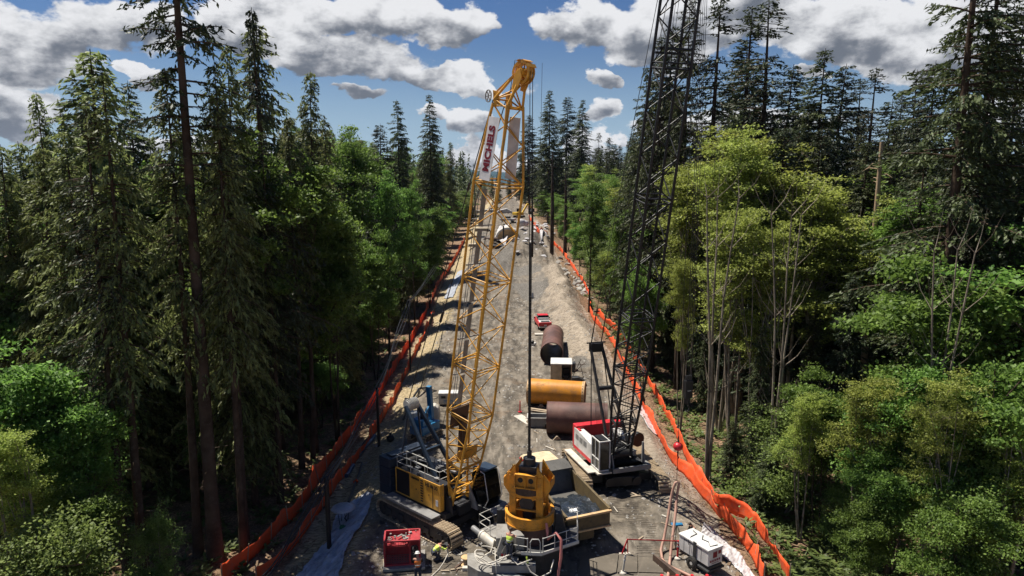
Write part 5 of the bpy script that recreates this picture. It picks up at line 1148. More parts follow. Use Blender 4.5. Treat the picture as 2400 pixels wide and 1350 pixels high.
# grey skip box
t_ = thing('skip_box', 'small grey steel skip left of the brown crosswise casing', 'skip', (2.35, 60.2, 0.02), -0.05)
b = MB()
b.prism([(-0.62, 0.0), (0.62, 0.0), (0.92, 0.85), (-0.92, 0.85)], 'y', -0.62, -0.56); b.prism([(-0.62, 0.0), (0.62, 0.0), (0.92, 0.85), (-0.92, 0.85)], 'y', 0.56, 0.62)
b.bb(-0.62, 0.62, -0.56, 0.56, 0.0, 0.06)
for s in (-1, 1): b.prism([(s*0.56, 0.05), (s*0.62, 0.0), (s*0.92, 0.85), (s*0.86, 0.85)], 'y', -0.56, 0.56)
b.build('skip_body', 'grey', t_)
b = MB()
for s in (-1, 1): b.bar((-0.95, s*0.62, 0.87), (0.95, s*0.62, 0.87), 0.08); b.bar((s*0.93, -0.6, 0.87), (s*0.93, 0.6, 0.87), 0.08)
b.build('skip_rim', 'rail', t_)
# white storage container, open front
t_ = thing('storage_container', 'white steel storage container with an open doorway, between the casings', 'container', (5.55, 74.6, 0.02), R(-4))
b = MB(); b.bb(-1.15, 1.15, -1.2, 1.4, 0.05, 0.15); b.bb(-1.17, -1.10, -1.2, 1.4, 0.15, 2.15); b.bb(1.10, 1.17, -1.2, 1.4, 0.15, 2.15); b.bb(-1.10, 1.10, 1.33, 1.4, 0.15, 2.15)
b.build('container_walls', 'dirtywhite', t_, 0.01)
b = MB(); b.bb(-1.2, 1.2, -1.25, 1.45, 2.15, 2.27); b.build('container_roof', 'white', t_, 0.02)
b = MB(); b.bb(-1.08, -0.06, -1.19, -1.13, 0.2, 2.12); b.bar((-0.55, -1.20, 0.2), (-0.55, -1.20, 2.1), 0.05); b.build('door_panel', 'tan', t_)
b = MB(); b.bar((-0.02, -1.2, 0.15), (-0.02, -1.2, 2.15), 0.09); b.bar((1.12, -1.22, 0.1), (1.12, -1.22, 2.15), 0.10); b.bar((-1.15, -1.22, 0.1), (-1.15, -1.22, 2.15), 0.08); b.build('door_frame', 'cream', t_)
b = MB(); b.bb(0.3, 0.8, -0.4, 0.1, 0.15, 0.7); b.bb(0.15, 0.95, 0.6, 1.0, 0.15, 1.2); b.build('shelf', 'dark', t_)
t_ = thing('steel_rack', 'thin steel rack of crossed bars leaning at the right of the white container', 'rack', (7.5, 75.4, 0))
b = MB()
for (p0, p1) in [((-0.7, 0, 0.5), (0.9, 0.2, 1.9)), ((-0.7, 0.3, 1.5), (0.95, 0, 1.7)), ((-0.7, 0.4, 0.9), (1.0, 0, 0.7)), ((-0.6, 0.2, 0.1), (0.4, 0.5, 2.2)), ((0.7, 0, 0.0), (0.2, 0.3, 1.9)), ((-0.7, 0, 0), (-0.7, 0.2, 1.7))]: b.bar(p0, p1, 0.05)
b.build('rack_bars', 'rustdark', t_)
b = MB(); b.prism([(-0.6, 0), (1.1, 0), (0.8, 0.6), (0.1, 1.0), (-0.6, 0.95)], 'y', -0.4, 0.4); single(b, 'dark_bin', 'dark', 'low dark bin between the white container and the orange casing', 'bin', bevel=0.02).location = (7.2, 72.8, 0)
b = MB(); b.bb(-0.5, 0.5, -0.4, 0.4, 0, 1.1); single(b, 'dark_crate', 'dark', 'dark crate tucked between the lengthwise brown casing and the white container', 'crate', bevel=0.02).location = (7.0, 78.4, 0)
# pale slabs on the road
for (x_, y_, l, w, rz, lb) in [(1.15, 61.8, 2.6, 0.9, R(-62), 'pale slab lying on the road left of the grey skip'), (4.0, 98.2, 1.3, 0.9, R(5), 'small pale slab behind the red pickup')]:
    b = MB(); b.box((0, 0, 0), (l, w, 0.08)); o = single(b, 'slab', 'concrete', lb, 'slab', bevel=0.01); o.location = (x_, y_, gh(x_, y_)+0.06); o.rotation_euler = (0, 0, rz)
b = MB(); b.cyl((0, 0, 0), (0, 0, 1.1), 0.06, 8); b.cyl((0, 0, 0), (0, 0, 0.06), 0.2, 10); single(b, 'marker_post', 'red', 'red marker post by the pale slab left of the orange casing', 'marker post').location = (0.78, 63.9, 0)

# red pickup
t_ = thing('pickup_truck', 'red crew cab pickup with silver covers in its bed, parked facing away', 'pickup', (5.05, 101.0, 0.03), R(96))
b = MB(); b.prism([(0.1, 0.5), (5.6, 0.5), (5.7, 0.95), (5.5, 1.12), (3.9, 1.2), (3.85, 1.22), (0.1, 1.22)], 'y', -0.98, 0.98); b.build('body', 'red', t_, 0.08)
b = MB(); b.prism([(2.0, 1.2), (4.2, 1.2), (3.5, 1.88), (2.25, 1.9)], 'y', -0.86, 0.86); cab = b.build('cab', 'glass', t_, 0.06)
b = MB(); b.bb(2.25, 3.55, -0.80, 0.80, 1.89, 1.96); b.build('roof', 'red', cab, 0.03)
b = MB(); b.bb(1.9, 2.05, -0.8, 0.8, 1.22, 1.6); b.bb(0.22, 1.9, -0.85, 0.85, 1.20, 1.27); b.build('bed_cover', 'white', t_, 0.02)
b = MB(); b.bb(0.3, 1.1, -0.7, 0.6, 1.275, 1.33); b.build('bed_cargo', 'dark', t_, 0.01)
b = MB(); b.bb(-0.05, 0.12, -0.95, 0.95, 0.45, 0.62); b.build('bumper', 'rail', t_, 0.02)
for s in (-1, 1):
    b = MB(); b.bb(0.07, 0.10, s*0.9-0.07, s*0.9+0.07, 0.75, 1.1); b.build('tail_light', 'maroon', t_)
    b = MB(); b.bb(3.6, 3.75, s*1.12-0.12, s*1.12+0.12, 1.2, 1.4); b.build('mirror', 'black', t_, 0.02)
    for x_ in (1.2, 4.6): tyre(t_, x_, s*0.84, 0.40, 0.28, 'rail')
b = MB(); b.bb(0.06, 0.095, -0.2, 0.2, 0.72, 0.88); b.build('licence_plate', 'white', t_)

# red cage crate on a pallet trailer
t_ = thing('steel_cage_box', 'red steel cage box full of scrap, on a low deck near the yellow crane', 'cage box', (-6.35, 37.15, 0.0), R(7))
b = MB(); b.bb(-1.15, 1.25, -0.95, 0.95, 0.05, 0.22); b.build('deck', 'pale', t_, 0.02)
b = MB(); x0, x1, y0, y1, z1 = -1.05, 0.95, -0.62, 0.62, 1.72
for x_ in (x0, x1):
    for y_ in (y0, y1): b.bar((x_, y_, 0.22), (x_, y_, z1), 0.09)
for z_ in (0.27, z1):
    for y_ in (y0, y1): b.bar((x0, y_, z_), (x1, y_, z_), 0.10)
    for x_ in (x0, x1): b.bar((x_, y0, z_), (x_, y1, z_), 0.10)
b.bar((0.4, y0, 0.25), (0.4, y0, z1), 0.08); b.bar((0.35, y0, z1), (0.35, y1, z1), 0.07)
b.build('cage_frame', 'cratered', t_, 0.008)
b = MB(); b.bb(x0+0.02, x1-0.02, y1-0.04, y1-0.02, 0.3, z1-0.05); b.bb(x0+0.01, x0+0.03, y0+0.04, y1-0.05, 0.3, z1-0.05); b.bb(x0+0.1, 0.33, y0+0.05, y1-0.05, 1.44, 1.46); b.bb(0.42, x1-0.05, y0+0.05, y1-0.05, 1.66, 1.68)
b.build('cage_panels', 'cratered', t_)
b = MB()
for i in range(10): b.bar((x0+0.08+i*0.145, y0, 0.3), (x0+0.08+i*0.145, y0, z1-0.05), 0.014)
for i in range(9): b.bar((x0, y0, 0.38+i*0.145), (0.4, y0, 0.38+i*0.145), 0.014)
b.build('wire_mesh', 'cratered', t_)
rr = random.Random(2)
b = MB()
for i in range(34): b.box((rr.uniform(x0+0.2, x1-0.15), rr.uniform(y0+0.15, y1-0.15), rr.uniform(1.5, 1.62) if i % 3 else 1.74), (rr.uniform(0.05, 0.4), rr.uniform(0.03, 0.15), rr.uniform(0.02, 0.07)), rz=rr.uniform(0, 3))
b.build('scrap', 'pale', t_)
b = MB(); b.bb(0.45, 0.85, -0.5, 0.2, 0.25, 0.9); b.tube([(0.5, -0.55, 1.3), (0.75, -0.5, 1.35), (0.8, -0.5, 0.9), (0.55, -0.55, 0.7)], 0.05, 6); b.build('tools', 'dark', t_, 0.02)

# white generator trailer
t_ = thing('generator_trailer', 'white towable generator on a two wheel trailer, lower right near the fence', 'generator', (10.95, 36.95, 0.0), math.atan2(-0.86, 0.51))
b = MB(); b.bb(-1.15, 1.15, -0.56, 0.56, 0.62, 1.50); b.bb(-1.18, 1.18, -0.60, 0.60, 1.50, 1.62); b.build('housing', 'white', t_, 0.03)
b = MB()
for x_ in (-0.75, -0.3, 0.15, 0.6): b.bb(x_-0.01, x_+0.01, -0.567, -0.561, 0.68, 1.45)
b.bb(0.0, 0.25, -0.60, -0.562, 0.62, 1.64); b.bb(-0.75, 0.62, -0.57, -0.561, 1.40, 1.44)
b.build('door_seams', 'dark', t_)
b = MB(); b.bb(1.156, 1.165, -0.20, 0.12, 1.05, 1.40); b.bb(1.156, 1.165, 0.22, 0.42, 1.2, 1.4); b.build('control_panel', 'maroon', t_)
b = MB()
for i in range(5): b.bb(1.156, 1.165, -0.42+i*0.17, -0.31+i*0.17, 0.82, 0.95)
b.bb(1.156, 1.163, -0.3, 0.35, 0.72, 0.75); b.build('lettering', 'maroon', t_)
b = MB(); b.bb(-1.1, 1.2, -0.5, 0.5, 0.45, 0.60); b.bar((-1.1, 0, 0.5), (-2.0, 0, 0.5), 0.09); b.bar((-1.95, 0, 0.0), (-1.95, 0, 0.6), 0.07); b.bb(0.3, 1.25, -0.66, 0.66, 0.3, 0.42); b.build('trailer_frame', 'dark', t_, 0.01)
for s in (-1, 1): tyre(t_, 0.05, s*0.68, 0.34, 0.2, 'rail')
b = MB(); b.tube([(-0.9, 0.3, 1.64), (-0.5, 0.2, 1.65), (-0.45, -0.3, 1.65), (-0.35, -0.62, 1.55), (-0.3, -0.64, 1.3)], 0.022, 6); b.tube([(-0.2, 0.4, 1.65), (0.1, 0.0, 1.65), (0.5, 0.1, 1.66), (0.9, -0.2, 1.65), (1.0, 0.3, 1.65)], 0.022, 6); b.build('power_cord', 'cable', t_)
# folding table with tools behind it
t_ = thing('tripod_stand', 'small tripod stand with a blue tray beside the generator', 'tripod', (10.2, 39.5, gh(10.2, 39.5)))
b = MB()
for a in (0, 2.1, 4.2): b.bar((0, 0, 1.15), (0.4*math.cos(a), 0.4*math.sin(a), 0), 0.035)
b.build('legs', 'dark', t_); b = MB(); b.box((0, 0, 1.18), (0.7, 0.35, 0.06)); b.build('tray', 'bluelift', t_, 0.01)

# blue drill rig and neighbours behind the yellow crane
t_ = thing('mini_drill_rig', 'small blue drilling rig with an upright blue mast, behind the navy gantry', 'drill rig', (-7.6, 57.3, 0.0), R(60))
for s in (-1, 1): track(t_, s*0.8, -1.3, 1.3, 0.4, 0.6)
b = MB(); b.bb(-1.3, 1.2, -0.7, 0.7, 0.55, 1.3); b.bb(-1.1, -0.1, -0.6, 0.6, 1.3, 1.9); b.build('rig_body', 'bluelift', t_, 0.06)
b = MB(); b.bar((1.1, 0.1, 0.5), (0.75, 0.1, 4.4), 0.42, 0.36); b.build('mast', 'bluelift', t_, 0.02)
b = MB(); b.bar((1.33, 0.1, 0.6), (0.98, 0.1, 4.3), 0.12, 0.05); b.build('mast_rail', 'rail', t_)
b = MB(); b.bar((-0.4, 0.2, 1.4), (0.8, 0.1, 2.6), 0.16); b.build('hydraulic_arm', 'bluelift', t_)
b = MB(); b.box((-0.5, -0.3, 2.1), (0.5, 0.5, 0.4)); b.tube([(-0.2, 0.3, 1.6), (0.4, 0.5, 2.2), (0.9, 0.4, 1.3)], 0.04, 6); b.build('controls', 'black', t_, 0.02)
b = MB(); b.prism([(-0.5, 0), (0.5, 0), (0.72, 0.9), (0.6, 1.75), (0.3, 2.0), (-0.3, 2.0), (-0.6, 1.75), (-0.72, 0.9)], 'y', -0.45, 0.45); single(b, 'water_tank', 'dirtywhite', 'pale rounded water tank behind the blue drilling rig', 'tank', bevel=0.12).location = (-7.3, 60.2, 0.02)
b = MB(); b.bb(-0.55, 0.55, -0.4, 0.4, 0, 1.5); single(b, 'white_locker', 'white', 'white locker left of the pale rounded tank', 'locker', bevel=0.04).location = (-8.7, 59.6, 0.02)
t_ = thing('job_box', 'white job site box with a hinged lid, left of the yellow boom', 'tool box', (-6.4, 66.3, 0.02), R(2))
b = MB(); b.bb(-0.95, 0.95, -0.55, 0.55, 0.12, 1.15); b.build('box_body', 'dirtywhite', t_, 0.03)
b = MB(); b.bb(-0.98, 0.98, -0.58, 0.58, 1.15, 1.30); b.build('box_lid', 'white', t_, 0.03)
b = MB(); b.bb(-0.7, -0.25, -0.565, -0.551, 0.75, 1.0); b.build('box_latch', 'black', t_)
b = MB()
for i in range(7): b.bb(-0.45+i*0.14, -0.35+i*0.14, -0.565, -0.551, 0.45, 0.57)
b.bb(-0.5, 0.6, -0.565, -0.551, 0.36, 0.39); b.build('lettering', 'bluelift', t_)
b = MB()
for s in (-0.7, 0.7): b.bb(s-0.08, s+0.08, -0.5, 0.5, 0, 0.12)
b.build('box_skids', 'dark', t_)

# ------------------------------------------------------------------ orange silt fences
def smooth(pts, step):
    out = []; n = len(pts)
    for i in range(n-1):
        p0, p1, p2, p3 = pts[max(0, i-1)], pts[i], pts[i+1], pts[min(n-1, i+2)]
        L = (Vector(p2)-Vector(p1)).length; k_ = max(1, int(L/step))
        for j in range(k_):
            t = j/k_; out.append(0.5*((2*Vector(p1)) + (Vector(p2)-Vector(p0))*t + (2*Vector(p0)-5*Vector(p1)+4*Vector(p2)-Vector(p3))*t*t + (3*Vector(p1)-Vector(p0)-3*Vector(p2)+Vector(p3))*t**3))
    out.append(Vector(pts[-1])); return out
def silt_fence(label, px, h, seed, amp=0.16):
    pts = [GG(*p) for p in px]; pts = [(p.x, p.y) for p in pts]
    path = smooth(pts, 0.32); t_ = thing('silt_fence', label, 'silt fence', (path[0].x, path[0].y, gh(path[0].x, path[0].y)), group=None)
    L0 = Vector(t_.location); rows = 5; vs = []; s = 0.0; posts = []; nextp = 0
    for i, p in enumerate(path):
        if i: s += (p-path[i-1]).length
        q = path[min(i+1, len(path)-1)] - path[max(i-1, 0)]; nrm = Vector((-q.y, q.x)).normalized()
        ph = (s % 2.3)/2.3; sag = math.sin(PI*ph)
        w = amp*noise.noise(Vector((s*0.55, seed, 0)))*1.6 + 0.07*noise.noise(Vector((s*2.3, seed, 3)))
        lean = 0.60*noise.noise(Vector((s*0.18, seed, 8)))
        z0 = gh(p.x, p.y); hh = h*(1 + 0.34*noise.noise(Vector((s*0.4, seed, 5)))) - 0.20*sag
        for r_ in range(rows):
            f = r_/(rows-1); wv = w*(0.3+f)*sag + lean*f + 0.05*noise.noise(Vector((s*3.1, f*3, seed)))
            c = p + nrm*wv; vs.append(Vector((c.x, c.y, z0-0.04+hh*f)) - L0)
        if s >= nextp and p.y < 150: nextp += 2.3 if p.y < 80 else 4.6; posts.append((p + nrm*(-0.05), z0, lean, nrm))
    b = MB(); n = len(path)
    b._add(vs, [(i*rows+r_, (i+1)*rows+r_, (i+1)*rows+r_+1, i*rows+r_+1) for i in range(n-1) for r_ in range(rows-1)], True)
    o = b.build('fence_fabric', 'fence', t_); sm = o.modifiers.new('thickness', 'SOLIDIFY'); sm.thickness = 0.012; sm.offset = 0
    for (p, z0, lean, nrm) in posts:
        b = MB(); q = p + nrm*lean; b.bar(Vector((p.x, p.y, z0-0.1))-L0, Vector((q.x, q.y, z0+h+0.12))-L0, 0.045); b.build('fence_post', 'wood', t_)
    return t_
silt_fence('orange silt fence, outer line along the left forest', [(520,1372), (640,1262), (715,1178), (765,1100), (832,1008), (890,925), (962,805), (1008,715), (1030,665), (1058,622), (1088,570)], 1.3, 1.0)
silt_fence('orange silt fence, inner line at the foot of the left slope', [(600,1368), (700,1270), (768,1172), (820,1100), (870,1030), (940,905), (990,795), (1018,735)], 1.05, 2.0)
silt_fence('orange silt fence, inner line at the right edge of the site', [(1788,1370), (1750,1290), (1700,1225), (1655,1175), (1612,1125), (1570,1075), (1530,1000), (1500,940), (1462,860), (1425,790), (1385,740), (1378,690), (1350,640), (1318,600), (1296,580)], 1.25, 3.0)
silt_fence('orange silt fence, outer line along the right forest', [(1848,1372), (1812,1295), (1755,1225), (1690,1190), (1640,1140), (1610,1080), (1580,1015), (1530,920), (1490,850), (1440,775), (1398,738)], 1.25, 4.0)
silt_fence('far orange silt fence stretch beyond the white rubble', [(1283,568), (1262,545), (1250,528), (1240,512)], 1.4, 5.0)

# ------------------------------------------------------------------ poles and cables on the left
P1 = GG(772, 1288); P2 = GG(888, 1046); P3 = GG(962, 870)
TOPS = []
for (P, top, lb) in ((P1, (772, 1118), 'thick black pole nearest the camera, standing by the silver tarp'), (P2, (888, 908), 'thin black pole standing on the straw slope behind the yellow crane'), (P3, (962, 705), 'distant black pole carrying the cables along the left fence')):
    zt = A(top[0], top[1], P.y).z; b = MB(); b.cyl((0, 0, -0.2), (0, 0, zt-P.z), 0.15 if P is P1 else 0.12, 12)
    o = single(b, 'cable_pole', 'post', lb, 'pole'); o.location = P; TOPS.append(Vector((P.x, P.y, zt)))
e0 = A(600, 1372, 33); e3 = A(1030, 600, 130); e3.z = TOPS[2].z
for i in range(3):
    off = Vector((0.16*(i-1), 0, 0.05*i)); pts = []
    ch = [e0, TOPS[0], TOPS[1], TOPS[2], e3]
    for a_, c_ in zip(ch, ch[1:]):
        for j in range(14):
            t = j/14; q = Vector(a_).lerp(Vector(c_), t); q.z -= (0.5+0.25*i)*math.sin(PI*t); q.x += 0.15*math.sin(t*7+i); pts.append(q+off)
    b = MB(); b.tube(pts, 0.045 if i < 2 else 0.03, 6)
    single(b, 'overhead_cable', 'cable', ['thick black cable strung on the black poles, left strand', 'thick black cable strung on the black poles, middle strand', 'thin cable strung on the black poles, right strand'][i], 'cable', e0)
for (pa, pb, r_, mt_, lb) in [((838,1072), (878,1022), 0.17, 'bluepipe', 'longer blue-grey pipe lying on the straw slope'), ((812,1118), (828,1092), 0.17, 'bluepipe', 'short blue-grey pipe end sticking out of the straw'),
                              ((816,1178), (849,1085), 0.09, 'cable', 'black pipe lying down the straw slope toward the silver tarp'), ((822,1080), (880,1002), 0.07, 'cable', 'black hose beside the longer blue-grey pipe')]:
    p, q = GG(*pa, 0.1), GG(*pb, 0.12); n = 8; pts = []
    for i in range(n+1): v = p.lerp(q, i/n); v.z = gh(v.x, v.y)+r_+0.03; pts.append(v)
    b = MB(); b.tube(pts, r_, 12); single(b, 'pipe' if mt_ == 'bluepipe' else 'hose', mt_, lb, 'pipe' if mt_ == 'bluepipe' else 'hose', p)
b = MB(); b.tube([(0, 0, 0.1), (0.25, 0.1, 0.3)], 0.14, 10); single(b, 'orange_plug', 'fence', 'orange plastic plug beside the black pipe on the straw', 'plug').location = GG(830, 1135)
b = MB(); b.ball((0, 0, 0.3), 0.35, 10, (1, 1, 0.9)); b.cyl((0, 0, 0.5), (0, 0, 0.75), 0.12, 8); single(b, 'black_bag', 'coat', 'black sack standing on the slope right of the thin black pole', 'sack').location = GG(915, 1035)
b = MB(); b.tube([(0, 0, 0), (0.2, 0.6, 0.5), (0.0, 1.8, 1.4), (-0.3, 3.5, 1.0), (0.1, 5, 0.4), (0.5, 7.5, 0.8), (1.2, 9.5, 0.3)], 0.10, 8)
b.tube([(1.2, 6.6, 0.9), (2.0, 6.2, 0.8), (2.4, 7.0, 0.7), (1.5, 7.4, 0.8), (1.0, 7.0, 0.8)], 0.07, 7)
single(b, 'hose', 'cable', 'thick black hose snaking along the top of the left slope', 'hose').location = GG(945, 985)

# ------------------------------------------------------------------ tarps
def tarp(name, L, Rr, mat, label, amp=0.16, nu=44, nv=110, lift=0.06, stuffy=0.9):
    A1 = [GG(*p) for p in L]; B1 = [GG(*p) for p in Rr]
    def interp(P_, t): k_ = t*(len(P_)-1); i = min(int(k_), len(P_)-2); return P_[i].lerp(P_[i+1], k_-i)
    vs = []; L0 = A1[0].copy()
    for j in range(nv+1):
        v = j/nv; a_, b_ = interp(A1, v), interp(B1, v)
        for i in range(nu+1):
            u = i/nu; e = 0.18*noise.noise(Vector((v*9, u*0.2, 3 if u < 0.5 else 9)))
            p = a_.lerp(b_, min(1, max(0, u+(e if (u < 0.1 or u > 0.9) else 0)*0.4)))
            s_ = noise.noise(Vector((p.x*1.1-p.y*0.5, p.y*0.35, 2))) ; s2 = noise.noise(Vector((p.x*3.2-p.y*1.7, p.y*0.9, 6)))
            s3 = noise.noise(Vector((p.x*6.5-p.y*4.2, p.y*2.2-p.x*0.8, 1))); z = gh(p.x, p.y)+lift+amp*abs(s_)*1.5+amp*1.1*abs(s2)+amp*0.5*abs(s3)
            vs.append(Vector((p.x, p.y, z))-L0)
    b = MB(); w = nu+1; b._add(vs, [(j*w+i, j*w+i+1, (j+1)*w+i+1, (j+1)*w+i) for j in range(nv) for i in range(nu)], True)
    o = single(b, name, mat, label, 'tarp'); o.location = L0; sm = o.modifiers.new('thickness', 'SOLIDIFY'); sm.thickness = 0.015; return o
tarp('silver_tarp', [(690,1362), (740,1300), (775,1262), (782,1225), (800,1195), (860,1158)], [(795,1362), (805,1320), (815,1280), (845,1240), (862,1205), (876,1165)], 'tarpsilver', 'crumpled silver tarp covering the slope at the bottom left', 0.22)
tarp('white_tarp', [(1640,1262), (1672,1290), (1720,1330), (1750,1365)], [(1650,1228), (1690,1262), (1740,1310), (1772,1360)], 'tarpwhite', 'dirty white tarp draped along the right edge behind the generator', 0.13)
tarp('white_sheet', [(1492,958), (1512,990), (1538,1022)], [(1505,952), (1530,985), (1546,1018)], 'tarpwhite', 'narrow bright white sheet beside the inner right fence, right of the black boom', 0.08, nu=10, nv=24)
tarp('silver_tarp', [(1040,700), (1052,672), (1072,640)], [(1062,698), (1074,668), (1092,632)], 'tarpsilver', 'far silver tarp on the left bank beside the yellow boom', 0.2, nu=12, nv=30)
tarp('white_tarp', [(1160,572), (1172,562), (1182,553)], [(1185,572), (1196,560), (1202,553)], 'tarpwhite', 'white tarp heap on the far mound left of the hoist chain', 0.8, nu=10, nv=12, lift=0.5)
tarp('white_tarp', [(1245,570), (1262,560), (1268,552)], [(1284,574), (1283,562), (1275,552)], 'tarpwhite', 'white tarp on the far right bank near the first silt fence bend', 0.7, nu=10, nv=12, lift=0.3)
# canopy on the slope
p = GG(806, 1228); t_ = thing('sun_canopy', 'small white round canopy on thin legs above the silver tarp', 'canopy', p)
b = MB(); b.lathe([(0.01, 1.38), (0.35, 1.36), (0.65, 1.27), (0.82, 1.15), (0.82, 1.11), (0.6, 1.2), (0.01, 1.3)], n=9); b.build('canopy_top', 'tarpsilver', t_)
b = MB()
for a in (0.3, 1.9, 3.5, 5.1): b.bar((0.4*math.cos(a), 0.4*math.sin(a), 1.2), (0.3*math.cos(a+0.5), 0.3*math.sin(a+0.5), 0), 0.03)
b.tube([(0.1, -0.1, 1.1), (0.3, -0.2, 0.8), (0.1, -0.2, 0.5), (0.25, -0.1, 0.3)], 0.035, 5)
b.build('canopy_legs', 'black', t_)
b = MB(); b.box((0, 0, 0.12), (0.5, 0.35, 0.24)); single(b, 'green_box', 'green', 'small green box under the white round canopy', 'box', bevel=0.03).location = GG(806, 1240)

# ------------------------------------------------------------------ hanging hoses, posts, barriers, plates at the right
HW = BM @ Vector((BX, -0.28, 3.75))
def pxpath(px, Y0, Y1):
    n = len(px)-1; return [A(x_, y_, Y0+(Y1-Y0)*i/n) for i, (x_, y_) in enumerate(px)]
b = MB()
h1 = [HW+Vector((0.03, 0, 0)), HW+Vector((-0.10, -0.02, -0.06))] + pxpath([(1573,1165), (1565,1215), (1556,1262), (1549,1290), (1552,1310)], HW.y-0.1, 37.6)[0:] + [GG(1567, 1326, 0.3), GG(1592, 1338, 0.12), GG(1622, 1352, 0.1), GG(1640, 1366, 0.1)]
b.tube(smooth([tuple(v) for v in h1], 0.3), 0.085, 8)
single(b, 'concrete_hose', 'hose', 'hanging brown hose below the red ball, left strand curving to the ground', 'hose', HW)
b = MB(); h2 = [HW+Vector((0.0, 0, 0.0)), HW+Vector((0.14, -0.02, -0.05))] + pxpath([(1586,1165), (1583,1205), (1578,1245), (1573,1285), (1570,1315)], HW.y-0.1, 37.3) + [GG(1566, 1350, 0.1), GG(1562, 1366, 0.1)]
b.tube(smooth([tuple(v) for v in h2], 0.3), 0.085, 8)
single(b, 'concrete_hose', 'hose', 'hanging brown hose below the red ball, right straighter strand', 'hose', HW)
b = MB(); b.tube([HW, A(1571, 1225, 38.5), GG(1569, 1300)], 0.012, 5); single(b, 'tag_line', 'rope', 'thin rope hanging between the two brown hoses', 'rope', HW)
def delineator(p, label, mat='red', tilt=0.0):
    t_ = thing('delineator_post', label, 'delineator', p, 0.2)
    b = MB(); b.lathe([(0.24, 0), (0.24, 0.05), (0.12, 0.09), (0.06, 0.1)], n=12); b.build('post_base', 'dirtywhite', t_)
    b = MB(); b.tube([(0, 0, 0.08), (tilt, 0, 1.12)], [0.065, 0.05], 10); b.build('post_tube', mat, t_)
    for z in (0.72, 0.92): b = MB(); b.cyl((tilt*z*0.9, 0, z), (tilt*(z+0.09)*0.9, 0, z+0.09), 0.068, 10); b.build('reflective_band', 'white', t_)
delineator(GG(1588, 1308), 'red traffic post with white bands left of the generator'); delineator(GG(1460, 1342), 'faded traffic post on a white base at the bottom edge', 'dirtywhite', 0.12)
p = GG(1468, 1300); t_ = thing('barrier_stand', 'red and white folding barrier stand tied to a red tape', 'barrier', p)
b = MB(); b.bar((-0.28, 0, 0), (0.05, 0, 1.0), 0.07); b.bar((0.05, 0, 1.0), (0.10, 0.1, 0.05), 0.05); b.build('stand_legs', 'red', t_)
b = MB(); b.bb(-0.42, -0.1, -0.15, 0.15, 0, 0.05); b.bb(0.0, 0.25, -0.1, 0.2, 0, 0.04); b.build('stand_feet', 'dirtywhite', t_)
q = GG(1588, 1308); b = MB(); b.bar(p+Vector((0.05, 0, 0.98)), q+Vector((0, 0, 1.08)), 0.012, 0.07); single(b, 'barrier_tape', 'red', 'red tape stretched from the folding stand to the banded post', 'tape', p)
t_ = thing('guard_rail', 'low red guard rail with red posts at the bottom edge, right', 'guard rail', GG(1600, 1362))
L0 = Vector(t_.location)
b = MB(); b.bar(GG(1550, 1352, 0.55)-L0, GG(1668, 1352, 0.55)-L0, 0.06); b.build('rail_bar', 'red', t_)
for x_ in (1551, 1587, 1622, 1657): b = MB(); v = GG(x_, 1352, 0.55)-L0; b.cyl(v+Vector((0, 0, -0.6)), v+Vector((0, 0, 0.12)), 0.09, 8); b.build('rail_post', 'red', t_)
for (pts, lb) in [(((1452,1300), (1494,1301), (1494,1343), (1446,1344)), 'muddy steel road plate at the folding barrier stand'), (((1496,1301), (1543,1302), (1556,1344), (1496,1343)), 'muddy steel road plate left of the hanging hoses'),
                  (((1360,1296), (1450,1300), (1444,1344), (1352,1372)), 'muddy steel road plate beside the rotator'), (((1494,1346), (1548,1346), (1556,1375), (1494,1375)), 'muddy steel road plate at the bottom edge')]:
    P_ = [GG(*q) for q in pts]; z = max(gh(v.x, v.y) for v in P_)+0.05; b = MB(); c0 = P_[3]
    b.prism([(v.x, v.y) for v in P_[::-1]], 'z', z-0.03, z); single(b, 'road_plate', 'plate', lb, 'steel plate', (c0.x, c0.y, 0), bevel=0.006)
b = MB(); p = GG(1578, 1348); b.prism([(-0.5, 0.9), (-0.9, 1.4), (0.1, -0.9), (0.3, -0.6)], 'z', 0.02, 0.5); single(b, 'steel_channel', 'rustdark', 'rusty steel channel at the foot of the hanging hoses', 'steel channel', bevel=0.02).location = p
for (x_, y_, c_, lb) in [(1092, 1325, 'sandflange', None)]:
    t_ = thing('cable_reel', 'small pale cable reel standing between the crouching worker and the rotator', 'cable reel', GG(x_, y_))
    b = MB(); b.cyl((0, 0, 0.06), (0, 0, 0.48), 0.15, 14); b.build('reel_core', 'wood', t_)
    for z in (0.0, 0.48): b = MB(); b.cyl((0, 0, z), (0, 0, z+0.05), 0.28, 18); b.build('reel_flange', 'sandflange', t_)
b = MB(); b.box((0, 0, 0.1), (0.35, 0.28, 0.2)); single(b, 'pale_block', 'concrete', 'pale block on the ground in front of the cable reel', 'block', bevel=0.02).location = GG(1091, 1336)
for (pa, pb, lb) in [((1440,1102), (1452,1088), 'short steel bar under the front of the black crane'), ((1478,1164), (1512,1160), 'steel bar lying in front of the right track'), ((884,1288), (902,1288), 'pale plank left of the red cage box'), ((1020,1308), (1036,1309), 'pale board under the crouching worker')]:
    p, q = GG(*pa, 0.05), GG(*pb, 0.05); b = MB(); b.bar(p, q, 0.14, 0.07); single(b, 'board', 'wood', lb, 'board', p)
t_ = thing('work_table', 'low dark work stand with a grey box in front of the crouching worker', 'work stand', GG(1040, 1305))
b = MB(); b.box((0, 0, 0.75), (0.55, 0.4, 0.12), rz=0.3)
b.build('stand_top', 'dark', t_, 0.02)
for sx, sy in ((-1, -1), (1, -1), (1, 1), (-1, 1)): b = MB(); b.bar((sx*0.2, sy*0.13, 0.7), (sx*0.28, sy*0.2, 0), 0.035); b.build('leg', 'rail', t_)
